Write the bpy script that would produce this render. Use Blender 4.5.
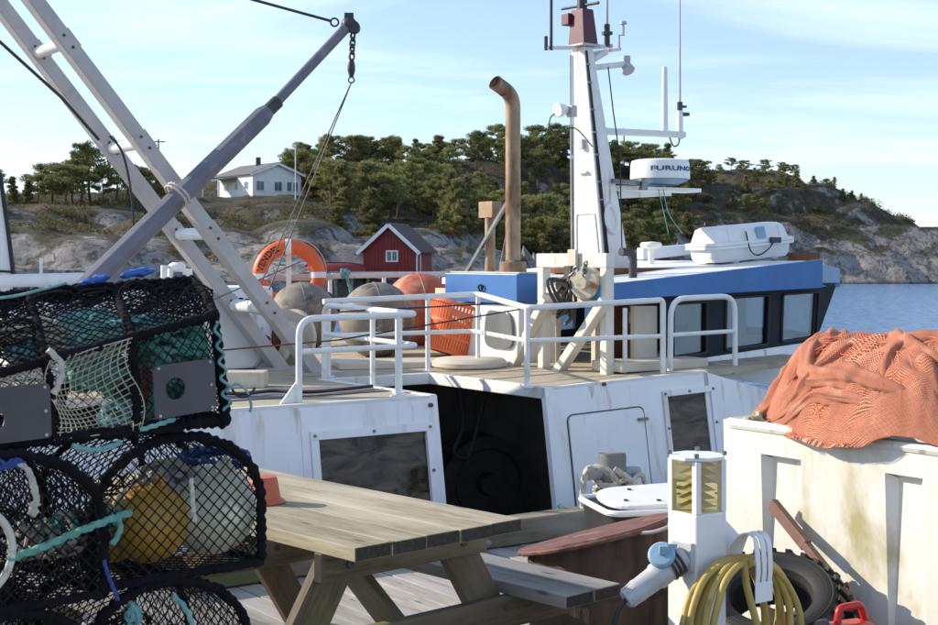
import bpy, bmesh, math, random
import numpy as np
from mathutils import Vector, Matrix, noise as mnoise

# ------------------------------------------------------------------ scene, camera, sky, sun
for o in list(bpy.data.objects):
    bpy.data.objects.remove(o)
S = bpy.context.scene
COL = S.collection
F, CX, HY, H = 1400.0, 469.0, 258.0, 1.65      # focal length (px of a 938 px wide frame), principal column, horizon row, eye height
cam_d = bpy.data.cameras.new('camera'); cam = bpy.data.objects.new('camera', cam_d); COL.objects.link(cam)
cam.location = (0, 0, H); cam.rotation_euler = (math.radians(90), 0, 0)
cam_d.sensor_width = 36.0; cam_d.lens = F / 938 * 36.0
cam_d.shift_y = -(312.5 - HY) / 938
cam_d.clip_start = .05; cam_d.clip_end = 20000
cam_d.dof.use_dof = True; cam_d.dof.focus_distance = 7.5; cam_d.dof.aperture_fstop = 15.0
S.camera = cam

SUN_EL, SUN_AZ = math.radians(26), math.radians(-74)       # azimuth from +Y towards +X
sun_dir = Vector((math.sin(SUN_AZ)*math.cos(SUN_EL), math.cos(SUN_AZ)*math.cos(SUN_EL), math.sin(SUN_EL)))
W = bpy.data.worlds.new('World'); S.world = W; W.use_nodes = True
nt = W.node_tree; nt.nodes.clear()
wout = nt.nodes.new('ShaderNodeOutputWorld'); bg = nt.nodes.new('ShaderNodeBackground')
sky = nt.nodes.new('ShaderNodeTexSky'); sky.sky_type = 'NISHITA'; sky.sun_disc = False
sky.sun_elevation = SUN_EL; sky.sun_rotation = SUN_AZ
sky.air_density = 1.0; sky.dust_density = .25; sky.ozone_density = 2.0
tc = nt.nodes.new('ShaderNodeTexCoord')
sep = nt.nodes.new('ShaderNodeSeparateXYZ'); nt.links.new(tc.outputs['Generated'], sep.inputs[0])
mz = nt.nodes.new('ShaderNodeMath'); mz.operation = 'MAXIMUM'; mz.inputs[1].default_value = 0.0
nt.links.new(sep.outputs[2], mz.inputs[0])
az = nt.nodes.new('ShaderNodeMath'); az.operation = 'ADD'; az.inputs[1].default_value = .12
nt.links.new(mz.outputs[0], az.inputs[0])
dvx = nt.nodes.new('ShaderNodeMath'); dvx.operation = 'DIVIDE'; nt.links.new(sep.outputs[0], dvx.inputs[0]); nt.links.new(az.outputs[0], dvx.inputs[1])
dvy = nt.nodes.new('ShaderNodeMath'); dvy.operation = 'DIVIDE'; nt.links.new(sep.outputs[1], dvy.inputs[0]); nt.links.new(az.outputs[0], dvy.inputs[1])
cmb = nt.nodes.new('ShaderNodeCombineXYZ'); nt.links.new(dvx.outputs[0], cmb.inputs[0]); nt.links.new(dvy.outputs[0], cmb.inputs[1])
mp = nt.nodes.new('ShaderNodeMapping'); mp.inputs['Scale'].default_value = (.55, 1.1, 1); mp.inputs['Rotation'].default_value = (0, 0, .35)
nt.links.new(cmb.outputs[0], mp.inputs[0])
cn = nt.nodes.new('ShaderNodeTexNoise'); cn.inputs['Scale'].default_value = 1.1; cn.inputs['Detail'].default_value = 9; cn.inputs['Roughness'].default_value = .58
cn.inputs['Distortion'].default_value = .7
nt.links.new(mp.outputs[0], cn.inputs['Vector'])
cr = nt.nodes.new('ShaderNodeValToRGB'); cr.color_ramp.elements[0].position = .45; cr.color_ramp.elements[1].position = .74
cr.color_ramp.elements[0].color = (.15, .15, .15, 1); cr.color_ramp.elements[1].color = (.72, .72, .72, 1)
nt.links.new(cn.outputs['Fac'], cr.inputs[0])
mx = nt.nodes.new('ShaderNodeMix'); mx.data_type = 'RGBA'
nt.links.new(cr.outputs[0], mx.inputs[0]); nt.links.new(sky.outputs[0], mx.inputs[6]); mx.inputs[7].default_value = (7.2, 7.6, 8.0, 1)
wb = nt.nodes.new('ShaderNodeMix'); wb.data_type = 'RGBA'; wb.blend_type = 'MULTIPLY'; wb.inputs[0].default_value = 1; wb.inputs[7].default_value = (.885, .95, 1.07, 1)   # cool white balance of the whole sky
nt.links.new(mx.outputs[2], wb.inputs[6]); nt.links.new(wb.outputs[2], bg.inputs[0]); bg.inputs[1].default_value = .118
nt.links.new(bg.outputs[0], wout.inputs[0])

sl = bpy.data.lights.new('sun', 'SUN'); sl.energy = 4.0; sl.angle = math.radians(.5); sl.color = (1.0, .885, .72)
so = bpy.data.objects.new('sun', sl); COL.objects.link(so); so.location = (-30, 10, 20)
so.rotation_euler = (-sun_dir).to_track_quat('-Z', 'Y').to_euler()
S.view_settings.view_transform = 'Standard'; S.view_settings.look = 'None'; S.view_settings.exposure = .66; S.view_settings.gamma = 1
S.view_settings.use_curve_mapping = False
S.render.engine = 'CYCLES'
S.cycles.max_bounces = 8; S.cycles.transparent_max_bounces = 24

random.seed(7); rng = np.random.default_rng(7)
R_ = random.uniform
V = Vector
UP = V((0, 0, 1))

# ------------------------------------------------------------------ object helpers
WL = {}
def tag(o, label, cat, group=None, kind=None):
    if label: o['label'] = label
    if cat: o['category'] = cat
    if group: o['group'] = group
    if kind: o['kind'] = kind
    return o
def thing(name, label, cat, loc, group=None):
    o = bpy.data.objects.new(name, None); COL.objects.link(o); o.empty_display_size = .1
    o.location = loc; WL[o.name] = V(loc)
    return tag(o, label, cat, group)
def mesh_obj(name, me, mat, parent=None, loc=None, rot=None):
    o = bpy.data.objects.new(name, me); COL.objects.link(o)
    if mat is not None and not me.materials: me.materials.append(mat)
    loc = V(loc) if loc is not None else V((0, 0, 0))
    WL[o.name] = loc.copy()
    if parent is not None:
        o.parent = parent; o.location = loc - WL[parent.name]
    else: o.location = loc
    if rot is not None: o.rotation_euler = rot.to_euler() if hasattr(rot, 'to_euler') else rot
    return o
def finish(me, smooth=True, ang=38):
    if smooth:
        me.polygons.foreach_set('use_smooth', [True]*len(me.polygons))
        me.set_sharp_from_angle(angle=math.radians(ang))
    me.update()

class MB:
    def __init__(s): s.v = []; s.f = []
    def add(s, vs, fs):
        n = len(s.v); s.v += [tuple(v) for v in vs]; s.f += [tuple(i+n for i in f) for f in fs]; return s
    def box(s, c, size, ax=None):
        c = V(c); ax = ax or (V((1, 0, 0)), V((0, 1, 0)), UP)
        a, b, d = ax[0]*size[0]/2, ax[1]*size[1]/2, ax[2]*size[2]/2
        vs = [c+i*a+j*b+k*d for k in (-1, 1) for j in (-1, 1) for i in (-1, 1)]
        fl = [(0, 2, 3, 1), (4, 5, 7, 6), (0, 1, 5, 4), (2, 6, 7, 3), (0, 4, 6, 2), (1, 3, 7, 5)]
        if a.cross(b).dot(d) < 0: fl = [f[::-1] for f in fl]
        return s.add(vs, fl)
    def hexa(s, q0, q1):
        """two quads (same winding) -> closed solid"""
        fl = [(3, 2, 1, 0), (4, 5, 6, 7)] + [(i, (i+1) % 4, (i+1) % 4+4, i+4) for i in range(4)]
        n = (V(q0[1])-V(q0[0])).cross(V(q0[2])-V(q0[0]))
        if n.dot(V(q1[0])-V(q0[0])) < 0: fl = [f[::-1] for f in fl]
        return s.add(list(q0)+list(q1), fl)
    def prism(s, poly, vec):
        poly = [V(p) for p in poly]; vec = V(vec); n = len(poly)
        nn = V((0, 0, 0))
        for i in range(n): nn += poly[i].cross(poly[(i+1) % n])
        if nn.dot(vec) < 0: poly = poly[::-1]
        vs = poly+[p+vec for p in poly]
        return s.add(vs, [tuple(range(n-1, -1, -1)), tuple(range(n, 2*n))]+[(i, (i+1) % n, (i+1) % n+n, i+n) for i in range(n)])
    def beam(s, p0, p1, w, h, up=UP):
        p0, p1 = V(p0), V(p1); d = p1-p0; L = d.length; d.normalize()
        side = d.cross(V(up)).normalized(); u = side.cross(d)
        return s.box((p0+p1)/2, (L, w, h), (d, side, u))
    def tube(s, pts, r, n=8, closed=False, cap=True, twist=0, lobes=0, amp=0):
        pts = [V(p) for p in pts]; m = len(pts)
        if m < 2: return s
        rs = r if isinstance(r, (list, tuple)) else [r]*m
        tg = []
        for i in range(m):
            if closed: d = pts[(i+1) % m]-pts[i-1]
            else: d = pts[min(i+1, m-1)]-pts[max(i-1, 0)]
            if d.length < 1e-9: d = V((0, 0, 1))
            tg.append(d.normalized())
        t0 = tg[0]; a = UP if abs(t0.z) < .9 else V((1, 0, 0))
        u = t0.cross(a).normalized(); vs = []; acc = 0
        for i in range(m):
            if i:
                u = (u - tg[i]*u.dot(tg[i]))
                if u.length < 1e-6: u = tg[i].orthogonal()
                u.normalize(); acc += (pts[i]-pts[i-1]).length
            w = tg[i].cross(u)
            for k in range(n):
                th = 2*math.pi*k/n
                rr = rs[i]*(1+amp*math.cos(lobes*th-twist*acc)) if lobes else rs[i]
                vs.append(pts[i]+u*math.cos(th)*rr+w*math.sin(th)*rr)
        fs = []
        for i in range(m if closed else m-1):
            j = (i+1) % m
            for k in range(n):
                k2 = (k+1) % n
                fs.append((i*n+k, i*n+k2, j*n+k2, j*n+k))
        if cap and not closed:
            fs.append(tuple(range(n-1, -1, -1))); fs.append(tuple(range((m-1)*n, m*n)))
        return s.add(vs, fs)
    def cyl(s, p0, p1, r0, r1=None, n=16):
        return s.tube([p0, p1], [r0, r0 if r1 is None else r1], n)
    def lathe(s, c, axis, prof, n=24, ax0=None):
        """prof: (radius, height) list along axis; closed at ends where r=0"""
        c = V(c); axis = V(axis).normalized()
        u = (V(ax0) if ax0 else axis.orthogonal()); u = (u-axis*u.dot(axis)).normalized(); w = axis.cross(u)
        vs = []; idx = []
        for (r, h) in prof:
            if r <= 1e-7: idx.append([len(vs)]*n); vs.append(c+axis*h)
            else:
                idx.append(list(range(len(vs), len(vs)+n)))
                for k in range(n):
                    th = 2*math.pi*k/n; vs.append(c+axis*h+(u*math.cos(th)+w*math.sin(th))*r)
        fs = []
        for i in range(len(prof)-1):
            for k in range(n):
                k2 = (k+1) % n
                f = [idx[i][k], idx[i][k2], idx[i+1][k2], idx[i+1][k]]
                g = []
                for q in f:
                    if q not in g: g.append(q)
                if len(g) > 2: fs.append(tuple(g))
        return s.add(vs, fs)
    def sphere(s, c, r, n=24, m=14, axis=UP, sq=1.0):
        return s.lathe(c, axis, [(r*math.sin(math.pi*i/m) if 0 < i < m else 0, -r*sq*math.cos(math.pi*i/m)) for i in range(m+1)], n)
    def torus(s, c, axis, R, r, n=40, m=12, a0=0, a1=2*math.pi, sq=1.0):
        c = V(c); axis = V(axis).normalized(); u = axis.orthogonal().normalized()
        if abs(axis.z) < .9: u = (UP-axis*axis.z).normalized()
        w = axis.cross(u); full = abs(a1-a0-2*math.pi) < 1e-6
        pts = [c+(u*math.cos(a0+(a1-a0)*i/n)+w*math.sin(a0+(a1-a0)*i/n))*R for i in range(n if full else n+1)]
        return s.tube(pts, r, m, closed=full)
    def build(s, name, mat, parent=None, smooth=True, bevel=0, ang=38, origin=None):
        a = np.array(s.v, dtype=float).reshape(-1, 3)
        lo, hi = a.min(0), a.max(0)
        if origin is None:
            origin = ((lo[0]+hi[0])/2, (lo[1]+hi[1])/2, lo[2] if parent is None else (lo[2]+hi[2])/2)
        me = bpy.data.meshes.new(name)
        me.from_pydata((a-np.array(origin)).tolist(), [], s.f); finish(me, smooth, ang)
        o = mesh_obj(name, me, mat, parent, origin)
        if bevel:
            md = o.modifiers.new('bevel', 'BEVEL'); md.width = bevel; md.segments = 2; md.limit_method = 'ANGLE'; md.angle_limit = math.radians(40)
            md.harden_normals = False
        return o

BOARD = {}
def board(name, p0, p1, w, h, mat, parent=None, up=UP, bev=.004, loc_only=False):
    """a plank along p0-p1 (local X); alike planks share one mesh"""
    p0, p1 = V(p0), V(p1); d = (p1-p0); L = d.length; d.normalize()
    side = V(up).cross(d).normalized(); u = d.cross(side)
    key = (round(L, 3), round(w, 3), round(h, 3), bev, mat.name)
    me = BOARD.get(key)
    if me is None:
        bm = bmesh.new(); bmesh.ops.create_cube(bm, size=1)
        for v in bm.verts: v.co = V((v.co.x*L, v.co.y*w, v.co.z*h))
        if bev: bmesh.ops.bevel(bm, geom=list(bm.edges), offset=bev, segments=1, affect='EDGES')
        me = bpy.data.meshes.new(name); bm.to_mesh(me); bm.free(); BOARD[key] = me
    R = Matrix((d, side, u)).transposed()
    return mesh_obj(name, me, mat, parent, (p0+p1)/2, R)

def spline(pts, n=12, closed=False):
    """Catmull-Rom through pts"""
    pts = [V(p) for p in pts]; m = len(pts); out = []
    for i in range(m if closed else m-1):
        if closed: a, b, c, d = pts[i-1], pts[i], pts[(i+1) % m], pts[(i+2) % m]
        else: a, b, c, d = pts[max(i-1, 0)], pts[i], pts[i+1], pts[min(i+2, m-1)]
        for k in range(n):
            t = k/n
            out.append(.5*((2*b)+(c-a)*t+(2*a-5*b+4*c-d)*t*t+(3*b-a-3*c+d)*t**3))
    if not closed: out.append(pts[-1])
    return out
def resample(pts, step):
    out = [pts[0]]; acc = 0
    for i in range(1, len(pts)):
        a, b = pts[i-1], pts[i]; L = (b-a).length
        if L < 1e-9: continue
        t = step-acc
        while t <= L: out.append(a+(b-a)*(t/L)); t += step
        acc = L-(t-step)
    return out
def rope(mb, pts, r=.008, n=9, pitch=None, closed=False, sm=10):
    """three-strand laid rope as geometry"""
    p = spline(pts, sm, closed) if len(pts) > 2 else [V(q) for q in pts]
    pitch = pitch or r*4.5
    p = resample(p, pitch/5)
    return mb.tube(p, r, n, twist=2*math.pi*3/pitch/3*1.0*3/3, lobes=3, amp=.30)

# ------------------------------------------------------------------ materials
def nodes_of(name):
    m = bpy.data.materials.new(name); m.use_nodes = True
    t = m.node_tree; b = t.nodes['Principled BSDF']
    return m, t, b
def ramp(t, fac, p0, p1, c0=(0, 0, 0, 1), c1=(1, 1, 1, 1)):
    r = t.nodes.new('ShaderNodeValToRGB'); r.color_ramp.elements[0].position = p0; r.color_ramp.elements[1].position = p1
    r.color_ramp.elements[0].color = c0; r.color_ramp.elements[1].color = c1
    t.links.new(fac, r.inputs[0]); return r.outputs[0]
def mix(t, fac, a, b, mode='MIX'):
    m = t.nodes.new('ShaderNodeMix'); m.data_type = 'RGBA'; m.blend_type = mode
    for sock, val in ((m.inputs[0], fac), (m.inputs[6], a), (m.inputs[7], b)):
        if hasattr(val, 'is_output') or hasattr(val, 'links'): t.links.new(val, sock)
        elif isinstance(val, (int, float)): sock.default_value = val
        else: sock.default_value = (*val[:3], 1)
    return m.outputs[2]
def noise(t, vec, scale, detail=5, rough=.55, dist=0):
    n = t.nodes.new('ShaderNodeTexNoise'); n.inputs['Scale'].default_value = scale; n.inputs['Detail'].default_value = detail
    n.inputs['Roughness'].default_value = rough; n.inputs['Distortion'].default_value = dist
    if vec is not None: t.links.new(vec, n.inputs['Vector'])
    return n.outputs['Fac']
def coords(t, scale=(1, 1, 1), kind='Object', rnd=True):
    c = t.nodes.new('ShaderNodeTexCoord'); m = t.nodes.new('ShaderNodeMapping'); m.inputs['Scale'].default_value = scale
    t.links.new(c.outputs[kind], m.inputs['Vector'])
    if rnd:
        oi = t.nodes.new('ShaderNodeObjectInfo'); mu = t.nodes.new('ShaderNodeMath'); mu.operation = 'MULTIPLY'; mu.inputs[1].default_value = 37.0
        t.links.new(oi.outputs['Random'], mu.inputs[0]); t.links.new(mu.outputs[0], m.inputs['Location'])
    return m.outputs[0]
def bump(t, b, h, strength, dist=.01):
    n = t.nodes.new('ShaderNodeBump'); n.inputs['Strength'].default_value = strength; n.inputs['Distance'].default_value = dist
    t.links.new(h, n.inputs['Height']); t.links.new(n.outputs[0], b.inputs['Normal'])
def M(name, c1, c2=None, scale=6, rough=.5, metal=0, bmp=0, bscale=60, bdist=.004, stretch=(1, 1, 1), dirt=None, dirt2=None, objrand=0, lo=.35, hi=.65, sss=0, rvar=.12):
    """procedural paint/plastic/wood: two-tone noise, up to two dirt layers (colour, threshold, scale, stretch), fine relief"""
    m, t, b = nodes_of(name)
    v = coords(t, stretch)
    c2 = c2 or tuple(x*.82 for x in c1)
    f = ramp(t, noise(t, v, scale), lo, hi)
    col = mix(t, f, c1, c2)
    for d in (dirt, dirt2):
        if d:
            dv = coords(t, d[3] if len(d) > 3 else (1, 1, 1))
            fd = ramp(t, noise(t, dv, d[2], 8, .62, .4), d[1], d[1]+.16)
            col = mix(t, fd, col, d[0])
    if objrand:
        oi = t.nodes.new('ShaderNodeObjectInfo'); mr = t.nodes.new('ShaderNodeMapRange')
        mr.inputs[3].default_value = 1-objrand; mr.inputs[4].default_value = 1+objrand
        t.links.new(oi.outputs['Random'], mr.inputs[0])
        cc = t.nodes.new('ShaderNodeCombineColor')
        for i in range(3): t.links.new(mr.outputs[0], cc.inputs[i])
        col = mix(t, 1.0, col, cc.outputs[0], 'MULTIPLY')
    t.links.new(col, b.inputs['Base Color'])
    b.inputs['Metallic'].default_value = metal
    rr = t.nodes.new('ShaderNodeMapRange'); rr.inputs[3].default_value = max(.02, rough-rvar); rr.inputs[4].default_value = min(1, rough+rvar)
    t.links.new(noise(t, v, scale*2.3), rr.inputs[0]); t.links.new(rr.outputs[0], b.inputs['Roughness'])
    if bmp: bump(t, b, noise(t, v, bscale, 6, .6), bmp, bdist)
    if sss:
        b.inputs['Subsurface Weight'].default_value = sss; b.inputs['Subsurface Radius'].default_value = (.02, .01, .006)
    return m
RUST = (.16, .065, .025)
m_white = M('white_paint', (.80, .80, .78), (.70, .70, .67), 5, .42, bmp=.15, bscale=30, dirt=((.42, .38, .30), .60, 3.5, (1, 1, .25)), dirt2=(RUST, .735, 9, (1, 1, .5)))
m_hull = M('white_hull_paint', (.86, .86, .87), (.80, .80, .81), 2.5, .38, bmp=.1, bscale=9, bdist=.01, dirt=((.60, .57, .50), .56, 2.2, (1.8, 1.8, .18)), dirt2=((.26, .17, .10), .695, 5, (2.2, 2.2, .22)))
m_rail = M('rail_white_paint', (.82, .82, .80), (.74, .74, .72), 10, .4, dirt=((.45, .42, .36), .60, 7), dirt2=(RUST, .72, 16))
m_cream = M('cream_paint', (.62, .56, .46), (.55, .49, .39), 5, .5, bmp=.2, bscale=25, dirt=((.30, .25, .18), .62, 4, (1, 1, .3)), dirt2=(RUST, .74, 11))
m_blue = M('blue_paint', (.030, .150, .42), (.026, .130, .37), 4, .38, dirt=((.12, .22, .42), .66, 7))
m_navy = M('navy_paint', (.0045, .0065, .015), (.008, .011, .021), 6, .5, dirt=((.05, .05, .055), .70, 12))
m_navy.node_tree.nodes['Principled BSDF'].inputs['Specular IOR Level'].default_value = .25
m_burg = M('burgundy_paint', (.10, .014, .03), (.075, .012, .024), 6, .45)
m_deck = M('antislip_deck', (.48, .41, .29), (.38, .33, .24), 3, .8, bmp=.6, bscale=55, bdist=.01, dirt=((.17, .15, .12), .56, 2.6))
m_dgrey = M('grey_antislip', (.20, .19, .20), (.15, .15, .155), 7, .85, bmp=.5, bscale=120)
m_boom = M('grey_boom_paint', (.17, .165, .20), (.13, .125, .15), 5, .42, dirt=((.33, .30, .30), .60, 3), dirt2=(RUST, .73, 10))
m_gantry = M('galvanised_gantry', (.50, .465, .45), (.43, .40, .385), 6, .5, dirt=((.32, .27, .23), .60, 3), dirt2=(RUST, .74, 12))
m_steel = M('dull_steel', (.25, .25, .25), (.17, .17, .17), 14, .42, metal=.8, dirt=(RUST, .66, 10))
m_dark = M('dark_metal', (.03, .03, .033), (.05, .045, .045), 10, .5)
m_black = M('black_rubber', (.010, .010, .011), (.018, .0175, .017), 9, .62, bmp=.2, bscale=40)
m_int = M('interior_paint', (.42, .40, .37), (.30, .28, .26), 3, .6)
m_rust = M('rusty_steel', (.20, .075, .03), (.10, .045, .025), 8, .85, bmp=.6, bscale=40)
m_rustlid = M('red_brown_lid', (.17, .07, .05), (.11, .045, .035), 5, .75, bmp=.6, bscale=25, dirt=((.30, .22, .18), .56, 5), dirt2=((.05, .03, .025), .58, 7))
m_exh = M('exhaust_metal', (.40, .285, .18), (.27, .175, .10), 5, .55, metal=.25, bmp=.25, bscale=25, dirt=((.13, .055, .022), .50, 4, (1, 1, .3)), dirt2=((.04, .03, .025), .60, 5))
m_exh2 = M('sooty_metal', (.06, .04, .03), (.10, .06, .04), 12, .8)
m_plas = M('white_plastic', (.80, .80, .79), (.75, .75, .73), 4, .35, dirt=((.55, .52, .45), .66, 6))
m_tub = M('tub_polyethylene', (.78, .76, .70), (.72, .70, .63), 3, .42, bmp=.12, bscale=14, dirt=((.42, .38, .20), .53, 2.6, (1, 1, .45)), dirt2=((.20, .18, .10), .70, 8, (1, 1, .5)), sss=.08)
m_ora = M('orange_plastic', (.82, .17, .05), (.74, .14, .04), 6, .45, dirt=((.62, .30, .20), .62, 6), sss=.1)
m_ring = M('lifebuoy_orange', (.80, .13, .025), (.70, .10, .02), 6, .45, dirt=((.55, .22, .12), .66, 8))
m_buoyo = M('faded_orange_buoy', (.50, .095, .038), (.42, .075, .032), 5, .55, bmp=.2, bscale=20, dirt=((.50, .30, .20), .50, 4), dirt2=((.13, .06, .04), .58, 5))
m_buoyg = M('weathered_grey_buoy', (.25, .215, .18), (.165, .14, .115), 4, .62, bmp=.3, bscale=16, bdist=.01, dirt=((.07, .05, .036), .50, 7), dirt2=((.40, .36, .31), .58, 11, (1, 1, 2)))
m_by = M('yellow_float', (.50, .28, .03), (.40, .21, .025), 5, .4, dirt=((.30, .20, .06), .62, 6))
m_bc = M('cream_float', (.62, .60, .44), (.54, .52, .37), 5, .4, dirt=((.28, .26, .19), .60, 6))
m_rw = M('white_rope', (.58, .54, .46), (.42, .39, .33), 30, .85, bmp=.3, bscale=150)
m_rg = M('green_rope', (.085, .27, .21), (.15, .38, .31), 14, .85, bmp=.5, bscale=160, dirt=((.38, .46, .39), .56, 16))
m_rm = M('mint_net_rope', (.20, .42, .35), (.30, .52, .45), 16, .85, bmp=.5, bscale=160, dirt=((.55, .60, .52), .55, 18))
m_rc = M('turquoise_rope', (.11, .31, .30), (.22, .43, .41), 16, .85, bmp=.4, bscale=160, dirt=((.46, .52, .47), .57, 16))
m_rb = M('blue_rope', (.02, .05, .20), (.03, .08, .28), 20, .8)
m_rk = M('black_rope', (.005, .005, .007), (.012, .011, .014), 25, .95, bmp=.6, bscale=140, rvar=.05)
m_rk.node_tree.nodes['Principled BSDF'].inputs['Specular IOR Level'].default_value = .15
m_nk = M('black_net', (.007, .007, .009), (.018, .017, .019), 20, .9)
m_nk.node_tree.nodes['Principled BSDF'].inputs['Specular IOR Level'].default_value = .15
m_nw = M('pale_net_twine', (.55, .50, .38), (.42, .38, .28), 14, .8)
m_hose = M('yellow_hose', (.47, .34, .085), (.38, .27, .07), 9, .5, dirt=((.22, .15, .06), .58, 8))
m_plate = M('grey_trap_plate', (.075, .070, .078), (.06, .056, .062), 8, .5)
m_lgrey = M('light_grey_plastic', (.48, .49, .50), (.40, .41, .43), 10, .5, dirt=((.20, .19, .18), .62, 14))
m_lblue = M('pale_blue_plastic', (.26, .40, .52), (.21, .34, .46), 10, .5, dirt=((.45, .48, .50), .6, 12))
m_brt = M('bright_blue_plastic', (.025, .10, .38), (.04, .14, .46), 10, .5, dirt=((.25, .30, .42), .6, 20))
m_red = M('red_plastic', (.52, .02, .015), (.42, .015, .012), 8, .35)
m_gold = M('lamp_reflector', (.62, .54, .33), (.54, .46, .27), 10, .35, metal=.1)
m_wire = M('steel_wire', (.16, .16, .165), (.10, .10, .10), 30, .5, metal=.5)
m_cable = M('black_cable', (.015, .015, .016), None, 30, .5)
m_stump = M('weathered_barrel_wood', (.15, .092, .058), (.040, .028, .022), 7, .85, bmp=1.0, bscale=22, bdist=.012, stretch=(1, 1, .22), dirt=((.02, .018, .016), .52, 6, (1, 1, .4)))
def drips(m, col, thr):
    # vertical run-off streaks: very long thin noise
    t = m.node_tree; b = t.nodes['Principled BSDF']; src = b.inputs['Base Color'].links[0].from_socket
    f = ramp(t, noise(t, coords(t, (1, 1, .045)), 15, 3, .5), thr, thr+.10); g = ramp(t, noise(t, coords(t), 1.7, 3), .45, .62)
    k = t.nodes.new('ShaderNodeMath'); k.operation = 'MULTIPLY'; t.links.new(f, k.inputs[0]); t.links.new(g, k.inputs[1])
    t.links.new(mix(t, k.outputs[0], src, col), b.inputs['Base Color'])
drips(m_hull, (.50, .40, .28), .59); drips(m_white, (.50, .38, .25), .60); drips(m_tub, (.42, .37, .24), .60)
def wood(name, c1, c2, c3, rnd=.2, green=None):
    m, t, b = nodes_of(name)
    v = coords(t, (.6, 7, 7))
    g = noise(t, v, 6, 8, .65, .6)
    col = mix(t, ramp(t, g, .32, .68), c1, c2)
    col = mix(t, ramp(t, noise(t, coords(t, (1.6, 26, 26)), 5, 6, .7), .50, .72), col, tuple(x*.6 for x in c2))
    v2 = coords(t, (.35, 1.3, 1.3))
    col = mix(t, ramp(t, noise(t, v2, 3.5, 4), .48, .70), col, c3)
    if green: col = mix(t, ramp(t, noise(t, v2, 2.2, 5), .55, .68), col, green)
    # knots
    vo = t.nodes.new('ShaderNodeTexVoronoi'); vo.inputs['Scale'].default_value = 2.6
    t.links.new(coords(t, (.9, 4, 4)), vo.inputs['Vector'])
    col = mix(t, ramp(t, vo.outputs['Distance'], .05, .12, (1, 1, 1, 1), (0, 0, 0, 1)), col, tuple(x*.45 for x in c2))
    oi = t.nodes.new('ShaderNodeObjectInfo'); mr = t.nodes.new('ShaderNodeMapRange'); mr.inputs[3].default_value = 1-rnd; mr.inputs[4].default_value = 1+rnd
    t.links.new(oi.outputs['Random'], mr.inputs[0]); cc = t.nodes.new('ShaderNodeCombineColor')
    for i in range(3): t.links.new(mr.outputs[0], cc.inputs[i])
    t.links.new(mix(t, 1.0, col, cc.outputs[0], 'MULTIPLY'), b.inputs['Base Color'])
    tn = t.nodes.new('ShaderNodeTexCoord'); sx = t.nodes.new('ShaderNodeSeparateXYZ'); t.links.new(tn.outputs['Normal'], sx.inputs[0])
    ab = t.nodes.new('ShaderNodeMath'); ab.operation = 'ABSOLUTE'; t.links.new(sx.outputs[0], ab.inputs[0])
    eg = ramp(t, noise(t, coords(t, (1, 9, 9)), 8, 4), .35, .65, (*[x*.10 for x in c2], 1), (*[x*.24 for x in c2], 1))     # weathered dark end grain
    src = b.inputs['Base Color'].links[0].from_socket
    t.links.new(mix(t, ramp(t, ab.outputs[0], .75, .9), src, eg), b.inputs['Base Color'])
    b.inputs['Roughness'].default_value = .82
    bump(t, b, g, .5, .004)
    return m
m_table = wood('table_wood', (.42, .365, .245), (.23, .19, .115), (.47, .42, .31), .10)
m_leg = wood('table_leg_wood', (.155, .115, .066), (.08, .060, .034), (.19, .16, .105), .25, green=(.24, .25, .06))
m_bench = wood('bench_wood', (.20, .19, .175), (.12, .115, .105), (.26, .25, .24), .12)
m_plank = wood('quay_plank_wood', (.40, .37, .33), (.28, .255, .22), (.48, .46, .43), .16)
m_kerb = wood('quay_beam_wood', (.22, .185, .13), (.14, .115, .075), (.30, .27, .22), .2, green=(.13, .15, .06))
m_ywood = wood('fresh_wood', (.50, .38, .16), (.40, .29, .11), (.52, .43, .22), .1)
def glass(name, tint, gl=.25, rough=.03, gcol=(1, 1, 1)):
    m, t, b = nodes_of(name); t.nodes.remove(b)
    out = t.nodes['Material Output']
    tr = t.nodes.new('ShaderNodeBsdfTransparent'); tr.inputs[0].default_value = (*tint, 1)
    g = t.nodes.new('ShaderNodeBsdfGlossy'); g.inputs['Roughness'].default_value = rough; g.inputs['Color'].default_value = (*gcol, 1)
    lw = t.nodes.new('ShaderNodeLayerWeight'); lw.inputs[0].default_value = .5
    mr = t.nodes.new('ShaderNodeMapRange'); mr.inputs[3].default_value = gl*.6; mr.inputs[4].default_value = min(1, gl*2.2)
    t.links.new(lw.outputs['Facing'], mr.inputs[0])
    ms = t.nodes.new('ShaderNodeMixShader'); t.links.new(mr.outputs[0], ms.inputs[0]); t.links.new(tr.outputs[0], ms.inputs[1]); t.links.new(g.outputs[0], ms.inputs[2])
    bn = t.nodes.new('ShaderNodeBump'); bn.inputs['Strength'].default_value = .08; bn.inputs['Distance'].default_value = .02
    t.links.new(noise(t, coords(t), 3, 2), bn.inputs['Height']); t.links.new(bn.outputs[0], g.inputs['Normal'])
    t.links.new(ms.outputs[0], out.inputs[0]); return m
m_glass = glass('window_glass', (.66, .74, .78), .13)
m_plexi = glass('brown_acrylic_painted_reflection', (.16, .135, .115), .05, .05)
def _painted_reflection(m):
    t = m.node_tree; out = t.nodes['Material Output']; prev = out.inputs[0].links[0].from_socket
    df = t.nodes.new('ShaderNodeBsdfDiffuse'); c = mix(t, ramp(t, noise(t, coords(t, (1, 1, 3)), 3.0, 7, .65, 1.2), .38, .62), (.035, .028, .024), (.21, .155, .115)); t.links.new(c, df.inputs[0])  # mottled brown painted in for the quay mirrored in the pane
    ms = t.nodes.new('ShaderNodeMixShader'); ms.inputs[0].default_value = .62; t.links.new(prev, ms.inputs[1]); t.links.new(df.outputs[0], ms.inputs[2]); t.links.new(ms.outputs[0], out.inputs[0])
_painted_reflection(m_plexi)
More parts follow.
